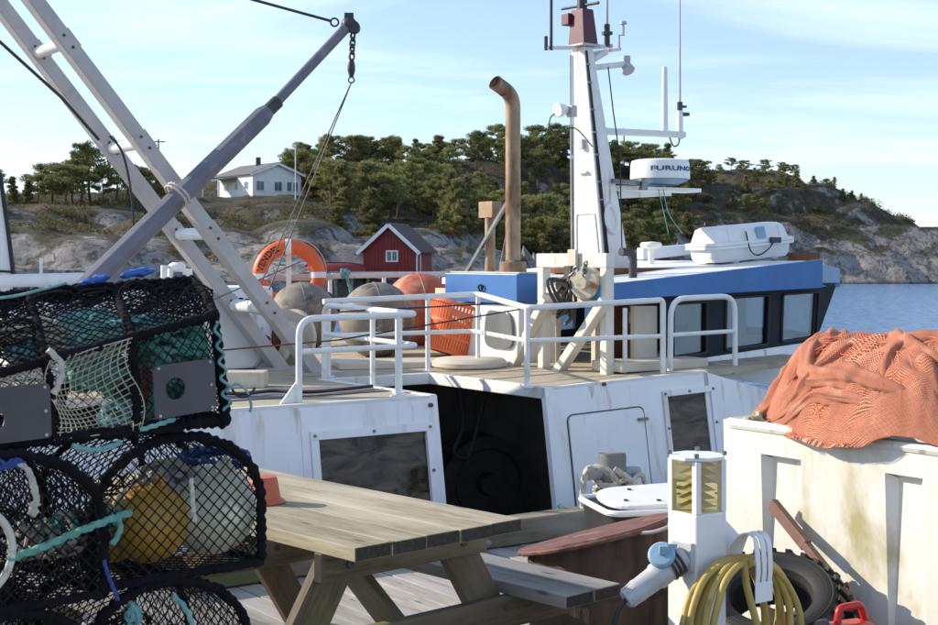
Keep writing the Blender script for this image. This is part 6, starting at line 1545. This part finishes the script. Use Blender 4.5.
mb = MB(); mb.tube(fillet([J(-.03, 0, .33), J(-.02, 0, .385), J(.09, 0, .385), J(.11, 0, .33)], .02, 5), .014, 10); mb.build('handle', m_red, jer)
mb = MB(); mb.cyl(J(-.09, 0, .30), J(-.11, 0, .345), .027, n=14); mb.build('cap', m_dark, jer)
kt = fk(776); ptop = face(kt, .60)-E*.035; pbot = V((1.70, 5.0, .012)); mb = MB()
mb.beam(pbot, ptop, .034, .034, up=E); mb.beam(ptop-(ptop-pbot).normalized()*.28-N*.0, ptop-(ptop-pbot).normalized()*.0, .05, .036, up=E)
tag(mb.build('rusty_bar', M('rusty_bar_paint', (.20, .10, .075), (.14, .07, .055), 10, .7, bmp=.3), None, smooth=False, bevel=.005), 'rusty brown iron bar leaning on the fish tub', 'bar')

# ================================================================== CRAB POTS
CA = math.radians(40); CE = V((math.cos(CA), math.sin(CA), 0)); CN = V((-math.sin(CA), math.cos(CA), 0)); CP = V((-1.0, 3.0, 0))
def RC(px, py, v=0.0): return RP(px, py, CP+CN*v, CN)
rr5 = random.Random(21)
def lumpy(mb, pts, r, step=.006, n=8, amp=.30, freq=70):
    """rope-served pot frame bar: thick, knobbly"""
    p = resample([V(q) for q in pts], step); m = len(p)
    out = [q+V((mnoise.noise(q*40), mnoise.noise(q*40+V((9, 0, 0))), mnoise.noise(q*40+V((0, 9, 0)))))*r*.28 for q in p]
    rs = [r*(1+amp*.5*math.sin(i*step*2*math.pi/.022)+amp*mnoise.noise(q*freq)) for i, q in enumerate(p)]
    return mb.tube(out, rs, n)
def net_lines(mb, S, lu, lv, cell, r, inside=None, jit=.0015, sag=None, n=3, skew=1.0):
    """diamond netting over a patch S(u,v), u,v in 0..1, of size lu x lv"""
    K = int(lu/cell)+int(lv*skew/cell)+2
    for sg in (1, -1):
        for k in range(-K, K*2):
            seg = []; steps = max(6, int(lv/(cell*.5)))
            for i in range(steps+1):
                v = i/steps; u = (k*cell+sg*v*lv*skew)/lu
                ok = 0 <= u <= 1 and (inside is None or inside(u, v))
                if ok:
                    p = S(u, v); p = p+V((mnoise.noise(p*55), mnoise.noise(p*55+V((3, 1, 0))), mnoise.noise(p*55+V((0, 5, 2)))))*jit
                    seg.append(p)
                if (not ok or i == steps) and len(seg) > 1: mb.tube(seg, r, n, cap=False); seg = []
                elif not ok: seg = []
def quad(a, b, c, d): return lambda u, v: a.lerp(b, u).lerp(d.lerp(c, u), v)
def tangle(mb, c, rad, loops, r, rnd, lay=True, sm=7):
    for k in range(loops):
        ax = V((rnd.gauss(0, 1), rnd.gauss(0, 1), rnd.gauss(0, 1))).normalized(); u = ax.orthogonal().normalized(); w = ax.cross(u)
        f = rnd.uniform(.55, 1.0); off = V((rnd.uniform(-1, 1)*rad[0], rnd.uniform(-1, 1)*rad[1], rnd.uniform(-1, 1)*rad[2]))*(1-f)
        a0 = rnd.uniform(0, 6.28); span = rnd.uniform(3.5, 6.0)
        pts_ = []
        for i in range(9):
            a = a0+span*i/8; d = u*math.cos(a)+w*math.sin(a); q = V((d.x*rad[0], d.y*rad[1], d.z*rad[2]))*f*(1+rnd.uniform(-.12, .12)); pts_.append(V(c)+off+CE*q.x+CN*q.y+UP*q.z)
        if lay: rope(mb, pts_, r, n=7, sm=sm)
        else: mb.tube(spline(pts_, sm), r, 6)
def holed_plate(mb, quadpts, hole_c, hole_r, th, rc):
    a, b, c, d = [V(p) for p in quadpts]; nn = (b-a).cross(d-a).normalized(); ux = (b-a).normalized(); uy = nn.cross(ux)
    outer = fillet([a, b, c, d], rc, 5, True); outer = resample(outer+[outer[0]], (2*((b-a).length+(d-a).length))/64)[:-1]; m = len(outer)
    c0 = a+(b-a)*hole_c[0]+(d-a)*hole_c[1]
    inner = []
    for p in outer:
        dv = p-c0; an = math.atan2(dv.dot(uy), dv.dot(ux)); inner.append(c0+(ux*math.cos(an)+uy*math.sin(an))*hole_r)
    vs = outer+inner+[p+nn*th for p in outer]+[p+nn*th for p in inner]; fs = []
    for i in range(m):
        j = (i+1) % m
        fs += [(i, i+m, j+m, j), (i+2*m, j+2*m, j+3*m, i+3*m), (i, j, j+2*m, i+2*m), (i+m, i+3*m, j+3*m, j+m)]
    return mb.add(vs, fs)

# --- pallet the stack stands on
pal = thing('wooden_pallet', 'wooden pallet under the stack of crab pots', 'pallet', CP+CE*.1+CN*.35)
for k in range(5): board('deck_slat', CP+CE*(-.55)+CN*(.0+k*.18)+UP*.125, CP+CE*.62+CN*(.0+k*.18)+UP*.125, .1, .022, m_kerb, pal)
for k in range(3): board('bearer', CP+CE*(-.5+k*.5)+CN*(-.04)+UP*.057, CP+CE*(-.5+k*.5)+CN*.78+UP*.057, .09, .11, m_kerb, pal)

# --- D-shaped pots: hoops at the ends and middle, netting over them
def d_pot(label, bl, br, ztop, depth, group=None, fr=.0125, cell=.031, detail=True, netr=.0021, dark=True):
    bl, br = V(bl), V(br); w = (br-bl).dot(CE); z0 = bl.z; h = ztop-z0; c = bl+CE*w/2; c.z = z0
    root = thing('crab_pot', label, 'crab pot', c+CN*depth/2, group)
    def prof(a):           # a 0..1 round the hoop from bottom left over the top to bottom right
        if a < .22: return -w/2, h*.42*a/.22
        if a > .78: return w/2, h*.42*(1-a)/.22
        th = math.pi*(1-(a-.22)/.56); return w/2*math.cos(th)*(1 if True else 1), h*.42+h*.58*math.sin(th)**.9
    def hp(a, v): x, z = prof(a); return c+CE*x+CN*v+UP*z
    for v in ((0, depth/2, depth) if detail else (0, depth)):
        mb = MB(); pts_ = [hp(i/40, v) for i in range(41)]; lumpy(mb, pts_, fr if v == 0 else fr*.75, step=.006 if v == 0 else .012); mb.build('hoop', m_rk, root, ang=180)
    for x in (-w/2, w/2): mb = MB(); lumpy(mb, [c+CE*x, c+CE*x+CN*depth], fr*.85, step=.012); mb.build('side_bar', m_rk, root, ang=180)
    for v in (0, depth): mb = MB(); lumpy(mb, [c-CE*w/2+CN*v, c+CE*w/2+CN*v], fr*.9, step=.008); mb.build('base_bar', m_rk, root, ang=180)
    mb = MB(); lumpy(mb, [hp(.5, 0), hp(.5, depth)], fr*.6, step=.012); mb.build('ridge_bar', m_rk, root, ang=180)
    if detail:
        mb = MB(); nd = 24 if dark else 6
        for k in range(nd):
            x = rr5.uniform(-.40, .40)*w; q = c+CE*x+CN*rr5.uniform(.25 if not dark else .08, .9)*depth+UP*rr5.uniform(.04, .62 if abs(x) < w*.3 else .4)*h
            tangle(mb, q, (.07, .05, .04), 5, .0026, rr5, lay=False, sm=4)
        mb.build('matted_twine', m_nk, root)['kind'] = 'stuff'
    mb = MB()
    per = 2*h*.42+math.pi*.5*(w/2+h*.58)
    net_lines(mb, lambda u, v: hp(u, .004+v*(depth-.008)), per, depth, cell*1.05, netr*.85)
    if detail:
        ymax = lambda x: h*.42+h*.58*(max(0, 1-(x/(w/2))**2))**.45 if abs(x) < w/2 else 0
        net_lines(mb, lambda u, v: c+CE*((u-.5)*w)+UP*(v*h)-CN*.002, w, h, cell, netr, inside=lambda u, v: v*h < ymax((u-.5)*w))
        net_lines(mb, lambda u, v: c+CE*((u-.5)*w)+UP*(v*h)+CN*depth, w, h, cell, netr*.8, inside=lambda u, v: v*h < ymax((u-.5)*w))
        net_lines(mb, lambda u, v: c+CE*((u-.5)*w)+CN*(v*depth)+UP*.003, w, depth, cell*1.2, netr*.8)
    mb.build('netting', m_nk, root)['kind'] = 'stuff'
    return root, c, w, h, hp
bR0, bR1 = RC(92, 604, .02), RC(261, 573, .02); zr0 = .905
bR0.z = bR1.z = zr0
root2, c2, w2, h2, hp2 = d_pot('crab pot with yellow and cream floats inside, right in the middle layer', bR0, bR1, RC(185, 436, .02).z, .62, dark=False)
bL0, bL1 = RC(-110, 640, -.03), RC(104, 604, -.03); bL0.z = bL1.z = zr0-.002
root3, c3, w3, h3, hp3 = d_pot('crab pot with a white entrance ring, left in the middle layer', bL0, bL1, RC(35, 450, -.03).z-.005, .62)
dh = .365
for lay in (1, 2):
    for (cc, ww, hh, side) in ((c2, w2, h2, 'right'), (c3, w3, h3, 'left')):
        z0 = zr0-lay*(dh+.004); a = cc-CE*ww/2; a = V((a.x, a.y, z0)); b = cc+CE*ww/2; b = V((b.x, b.y, z0))
        if lay == 1: d_pot('crab pot at the lower %s of the stack, cut off by the frame' % side, a-CE*(.04 if side == 'right' else 0), b-CE*(.03 if side == 'right' else 0), z0+dh-.008, .62)
        else: d_pot('crab pot at the very bottom %s of the stack on the pallet' % side, a, b, z0+dh, .62, detail=False)
# floats inside the right pot
def float_ball(label, px, py, v, r, mat):
    c = RC(px, py, v); c.z = max(c.z, zr0+r+.012)
    root = thing('net_float', label, 'float', c-UP*r)
    mb = MB(); ax_ = V((.3, -.25, .8)).normalized(); mb.lathe(c, ax_, [(0, -r)]+[(r*math.sin(a), -r*math.cos(a)) for a in np.linspace(.15, math.pi-.3, 16)]+[(r*.24, r*.97), (r*.22, r*1.1), (0, r*1.12)], 36); mb.build('body', mat, root)
    mb = MB(); mb.torus(c+ax_*r*1.12, ax_.orthogonal(), r*.14, r*.05, 16, 8); mb.build('eye', mat, root)
float_ball('yellow float showing through the netting of the pot', 148, 541, .14, .098, m_by)
float_ball('cream float right of the yellow float, behind netting', 211, 526, .13, .112, m_bc)
float_ball('ochre float in the shade left of the yellow float', 112, 545, .20, .075, m_by)
mb = MB(); tangle(mb, RC(168, 482, .15), (.085, .06, .05), 16, .0085, rr5); tag(mb.build('rope_coil', M('grey_white_rope', (.34, .33, .29), (.24, .23, .21), 20, .85), None), 'grey-white rope bundle above the yellow float', 'rope')
mb = MB(); tangle(mb, RC(215, 458, .2), (.09, .08, .03), 8, .007, rr5); tag(mb.build('rope_coil', m_rb, None), 'dark blue rope bundle at the top of the right pot', 'rope')
mb = MB(); rope(mb, [RC(191, 478, -.01), RC(192, 490, -.014), RC(193, 505, -.014), RC(195, 522, -.012)], .005); tag(mb.build('tie_cord', m_rw, None), 'white cord hanging down the netting before the cream float', 'cord')
# left pot: entrance ring, ropes and cords
p = RC(-34, 555, -.06); mb = MB(); mb.torus(p, CN, .098, .0085, 44, 10); tag(mb.build('entrance_ring', M('ring_plastic', (.62, .58, .50), (.50, .46, .40), 10, .6, dirt=((.25, .22, .18), .60, 18)), None), 'off-white entrance ring at the left edge of the picture', 'ring')
mb = MB(); rope(mb, [RC(8, 559, -.062), RC(40, 548, -.055), RC(85, 529, -.055), RC(131, 512, -.045)], .0075); rope(mb, [RC(118, 515, -.05), RC(120, 530, -.05), RC(112, 545, -.05)], .006); tag(mb.build('green_line', m_rg, None), 'green rope stretched from the white ring to the right pot', 'rope')
mb = MB(); rope(mb, [RC(18, 464, -.05), RC(27, 470, -.06), RC(33, 488, -.06), RC(37, 506, -.06)], .0045); rope(mb, [RC(22, 464, -.05), RC(30, 472, -.062), RC(36, 490, -.062), RC(38, 506, -.06)], .0045)
for k in range(3): rope(mb, [RC(34+rr5.uniform(-4, 4), 509+rr5.uniform(-5, 6), -.06) for _ in range(5)], .005)
tag(mb.build('tie_cord', m_rw, None), 'white knotted cord hanging on the left pot', 'cord')
mb = MB()
for k in range(4): rope(mb, [RC(rr5.uniform(-5, 26), 463+rr5.uniform(-4, 6), -.05) for _ in range(5)], .004)
tag(mb.build('knotted_rope', m_rb, None), 'blue knotted rope at the top of the left pot', 'cord')
mb = MB(); rope(mb, [RC(104, 560, -.05), RC(107, 572, -.055), RC(112, 585, -.055), RC(118, 600, -.05)], .004); tag(mb.build('knotted_rope', m_rb, None), 'thin blue rope end hanging between the two middle pots', 'cord')
mb = MB()
for q in range(6): tangle(mb, RC(20+q*16, 545-q*4, .10), (.06, .09, .05), 5, .004, rr5, lay=False)
tag(mb.build('net_bundle', M('grey_old_twine', (.34, .31, .25), (.22, .20, .16), 18, .9), None), 'grey tangle of old twine inside the left middle pot', 'net')
mb = MB()
for k in range(3): tangle(mb, RC(62+k*18, 530-k*6, .12), (.05, .05, .04), 4, .006, rr5)
tag(mb.build('rope_coil', m_rg, None), 'green rope bits inside the left middle pot', 'rope')
mb = MB(); tangle(mb, RC(133, 615, .02), (.016, .012, .03), 8, .006, rr5); tag(mb.build('tie_cord', m_rc, None), 'pale turquoise knot on the lower right pot', 'cord')
mb = MB(); rope(mb, [RC(172, 596, .0), RC(182, 604, -.004), RC(190, 618, -.004), RC(193, 632, .0)], .006); tag(mb.build('tie_cord', m_rc, None), 'pale turquoise cord hanging in the lower right pot', 'cord')

# --- the box-shaped pot on top
pb = [RC(-70, 458), RC(226, 426), RC(226, 426)+CN*.44, RC(-70, 458)+CN*.44]
zlo = c2.z+h2+.016
for i, p in enumerate(pb): p.z = zlo+(.016 if i in (1, 2) else .0)
ft = [RC(-70, 392), RC(214, 315)]; bt = [RC(-70, 303, .28), RC(192, 280, .28)]
ftb = [ft[0]+CN*.44, ft[1]+CN*.44]
top_pot = thing('crab_pot', 'large boxy crab pot with grey plates, on top of the stack', 'crab pot', (pb[0]+pb[2])/2)
def lerp2(a, b, t): return a.lerp(b, t)
def at_px(line, px):      # parameter along a two-point line where it crosses image column px
    lo_, hi_ = 0.0, 1.0
    for _ in range(40):
        m_ = (lo_+hi_)/2; q = line[0].lerp(line[1], m_)
        if CX+F*q.x/q.y < px: lo_ = m_
        else: hi_ = m_
    return (lo_+hi_)/2
bars = [('bottom_bar', [pb[0], pb[1]], .0145), ('bottom_bar', [pb[3], pb[2]], .011), ('front_top_bar', ft, .0115), ('ridge_bar', bt, .013), ('end_bar', [pb[1], pb[2]], .013), ('end_bar', [pb[0], pb[3]], .011),
        ('end_hoop', [pb[1], pb[1].lerp(ft[1], .5), ft[1], bt[1].lerp(ft[1], .45)+CE*.01, bt[1], ftb[1]+UP*-.02, pb[2]], .0125), ('end_hoop', [pb[0], ft[0], bt[0], ftb[0], pb[3]], .011)]
for px in (46, 132):
    a = pb[0].lerp(pb[1], at_px([pb[0], pb[1]], px+6)); b = ft[0].lerp(ft[1], at_px(ft, px)); c = bt[0].lerp(bt[1], at_px(bt, px-18)); bars.append(('hoop', [a, b, c, c+CN*.14-UP*.03, a+CN*.44], .012))
for nm, pts_, r in bars:
    mb = MB(); lumpy(mb, pts_, r); mb.build(nm, m_rk, top_pot, ang=180)
mb = MB()
front = quad(pb[0], pb[1], ft[1], ft[0]); slope = quad(ft[0], ft[1], bt[1], bt[0]); back = quad(pb[3], pb[2], ftb[1], ftb[0]); btop = quad(bt[0], bt[1], ftb[1], ftb[0])
L = (pb[1]-pb[0]).length
uA = at_px([pb[0], pb[1]], 52); uB = at_px([pb[0], pb[1]], 138)
net_lines(mb, front, L, .22, .027, .0017, jit=.004, inside=lambda u, v: not (uA < u < uB))
net_lines(mb, slope, L, .30, .026, .0018, jit=.006)
net_lines(mb, lambda u, v: slope(u, v)-CN*.01+UP*.004, L, .30, .031, .0016, jit=.010, inside=lambda u, v: mnoise.noise(slope(u, v)*9) > -.15 and not (uA < u < uB and v < .8))
net_lines(mb, lambda u, v: slope(u, v)+CN*.05-UP*.03, L, .30, .028, .0016, jit=.012, inside=lambda u, v: mnoise.noise(slope(u, v)*6+V((4, 0, 0))) > -.1 and not (uA < u < uB and v < .85))
net_lines(mb, back, L, .25, .03, .0016, jit=.004); net_lines(mb, btop, L, .2, .03, .0016, jit=.004)
endf = quad(pb[1], pb[2], ftb[1], ft[1]); net_lines(mb, endf, .44, .24, .028, .0018, jit=.004); endt = lambda u, v: ft[1].lerp(ftb[1], u).lerp(bt[1], v); net_lines(mb, endt, .44, .16, .026, .0016)
net_lines(mb, quad(pb[0], pb[1], pb[2], pb[3]), L, .44, .032, .0016)
mb.build('netting', m_nk, top_pot)['kind'] = 'stuff'
# matted black net hanging over the left of the pot
mb = MB()
for k in range(13):
    u0 = rr5.choice((rr5.uniform(0, uA), rr5.uniform(uB, 1))); v0 = rr5.uniform(.05, .95); c = slope(u0, v0)-CN*.012
    tangle(mb, c, (.06, .02, .035), 3, .0022, rr5, lay=False, sm=5)
for k in range(14):
    u0 = rr5.uniform(.0, 1); c = slope(u0, rr5.uniform(.85, 1.02)); tangle(mb, c, (.05, .02, .018), 3, .003, rr5, lay=False, sm=5)
mb.build('matted_twine', m_nk, top_pot)['kind'] = 'stuff'
# pale mesh funnel between the middle hoops
mb = MB()
aa = pb[0].lerp(pb[1], uA); ab = pb[0].lerp(pb[1], uB); ac = ft[0].lerp(ft[1], at_px(ft, 130)); ad = ft[0].lerp(ft[1], at_px(ft, 48))
def funnel(u, v): p = quad(aa, ab, ac, ad)(u, v); b = math.sin(math.pi*u)*math.sin(math.pi*v); return p+CN*(.07*b-.012)+UP*(-.03*b)+CE*.015*math.sin(2*math.pi*v)
for k in range(15):
    q = k/14; mb.tube([funnel(min(1, max(0, q+.10*(1-i/16)-.05)), i/16) for i in range(17)], .0013, 4); 
for k in range(17):
    q = k/16; mb.tube([funnel(i/16, min(1, max(0, q+.12*(i/16)**1.5-.04))) for i in range(17)], .0013, 4)
mb.build('pale_mesh', m_nw, top_pot)['kind'] = 'stuff'
mb = MB()
la, lb2 = pb[0].lerp(pb[1], at_px([pb[0], pb[1]], -40)), aa
net_lines(mb, quad(la+UP*.09, lb2+UP*.10, ad-UP*.01, ft[0].lerp(ft[1], at_px(ft, -40))), .25, .12, .016, .0016, jit=.004, n=4)
mb.build('pale_mesh', m_nw, top_pot)['kind'] = 'stuff'
# plates
pl1 = [RC(154, 420, -.018), RC(216, 409, -.018), RC(213, 358, -.018), RC(152, 366, -.018)]
mb = MB(); holed_plate(mb, pl1, (.34, .52), .0255, .005, .012); plt = mb.build('side_plate', m_plate, top_pot, smooth=False)
pl2 = [RC(-22, 446, -.018), RC(51, 437, -.018), RC(49, 383, -.018), RC(-24, 389, -.018)]
mb = MB(); holed_plate(mb, pl2, (.22, .42), .022, .005, .008); mb.build('side_plate', m_plate, top_pot, smooth=False)
for q in (pl1, pl2):
    for (a, b) in ((.08, .06), (.92, .06), (.92, .94), (.08, .94), (.92, .5)):
        p = q[0].lerp(q[1], a).lerp(q[3].lerp(q[2], a), b); mb = MB(); mb.cyl(p-CN*.009, p+CN*.004, .0035, n=6); mb.build('plate_tie', m_rw, top_pot)
# ropes lying in the pot
inpot = lambda px, py, v: RC(px, py, v)
mb = MB()
for (px, py, v, rad, n_) in ((170, 345, .12, (.09, .10, .06), 34), (190, 378, .16, (.07, .09, .06), 24), (100, 375, .2, (.08, .08, .05), 16), (140, 400, .18, (.07, .08, .05), 16)):
    tangle(mb, inpot(px, py, v), rad, n_, .0075, rr5)
tag(mb.build('rope_coil', m_rg, None), 'large green rope heap inside the top pot', 'rope')
mb = MB(); tangle(mb, inpot(92, 336, .20), (.10, .08, .062), 90, .0048, rr5); tangle(mb, inpot(90, 333, .19), (.085, .06, .05), 60, .003, rr5, lay=False); tag(mb.build('rope_coil', m_rm, None), 'big pale mint rope and net bundle in the middle of the top pot', 'rope')
for (px, py, v, rad, n_, lab) in ((140, 329, .12, (.10, .05, .032), 24, 'bright turquoise rope lying over the green heap'), (30, 355, .12, (.05, .05, .03), 10, 'turquoise rope above the left grey plate'), (120, 415, .1, (.05, .05, .03), 8, 'turquoise rope low behind the pale mesh')):
    mb = MB(); tangle(mb, inpot(px, py, v), rad, n_, .0065, rr5); tag(mb.build('rope_coil', m_rc, None), lab, 'rope')
mb = MB(); tangle(mb, inpot(55, 342, .2), (.11, .08, .04), 16, .0035, rr5, lay=False); tangle(mb, inpot(25, 338, .2), (.10, .08, .05), 20, .0035, rr5, lay=False)
tag(mb.build('net_bundle', m_nw, None), 'pale tangled netting inside the top pot', 'net')
mb = MB(); rope(mb, [RC(48, 350, -.02), RC(60, 362, -.024), RC(61, 378, -.024), RC(53, 394, -.02)], .0065); tag(mb.build('tie_cord', m_rw, None), 'thick white cord end beside the pale mesh', 'cord')
mb = MB(); p = inpot(142, 385, .05); tangle(mb, p, (.02, .02, .05), 9, .006, rr5); tag(mb.build('rope_coil', m_rust, None), 'rust-red rope between the pale mesh and the right plate', 'rope')
mb = MB(); rope(mb, [RC(72, 446, -.02), RC(90, 450, -.022), RC(110, 447, -.022), RC(121, 442, -.02)], .006); tag(mb.build('tie_cord', m_rc, None), 'pale green cord along the bottom bar of the top pot', 'cord')
mb = MB(); rope(mb, [RC(140, 430, -.02), RC(160, 424, -.024), RC(175, 419, -.02)], .005); tag(mb.build('tie_cord', m_rc, None), 'pale green cord below the right grey plate', 'cord')
mb = MB(); mb.tube(spline([RC(-10, 299, .10), RC(20, 295, .14), RC(66, 283, .22)], 8), .0035, 6); tag(mb.build('green_line', m_rc, None), 'thin green line across the top left of the top pot', 'rope')
# spiral turquoise cord down the end
pts_ = []
for i in range(90):
    f = i/89; px = 215+13*f**.8; py = 322+88*f; a = f*2*math.pi*5.5; pts_.append(RC(px+4.2*math.cos(a)*(.5+.5*f), py, -.02+.008*math.sin(a)))
mb = MB(); mb.tube(pts_, .0036, 7); mb.tube(spline([RC(226, 392, -.02), RC(236, 384, -.02), RC(246, 390, -.02), RC(251, 404, -.015), RC(250, 412, -.01)], 8), .0034, 7); tag(mb.build('spiral_cord', m_rc, None), 'coiled pale turquoise cord hanging down the end of the top pot', 'cord')
mb = MB(); mb.tube(spline([RC(232, 389, -.02), RC(238, 396, -.02), RC(248, 396, -.02), RC(255, 388, -.02)], 6), .003, 6); tag(mb.build('tie_cord', m_cable, None), 'short black cord end below the coiled turquoise cord', 'cord')
# crumpled blue bags on the top
for (px, py, w_, lab) in ((95, 284, .042, 'crumpled blue bag left of its twin on the top pot'), (138, 277, .050, 'crumpled blue bag nearest the lamp box on the top pot')):
    c = RC(px, py, .28); mb = MB(); rows = []
    for i in range(15):
        u = i/14*2-1; row = []
        for j in range(12):
            a = 2*math.pi*j/12; q = V((u*w_, 0, 0)); rr_ = .009*(1-u*u)**.5+.001; d = V((.0, math.cos(a)*rr_*1.6, math.sin(a)*rr_)); n_ = 1+.7*mnoise.noise(V((u*3, a, w_*90)))
            row.append(c+CE*(q.x)+CN*d.y*n_+UP*(d.z*n_+.010+u*.008))
        rows.append(row)
    vs_ = [p for r in rows for p in r]; mb.add(vs_, [(i*12+j, i*12+(j+1) % 12, (i+1)*12+(j+1) % 12, (i+1)*12+j) for i in range(14) for j in range(12)]); tag(mb.build('blue_bag', m_brt, None, ang=25), lab, 'bag')
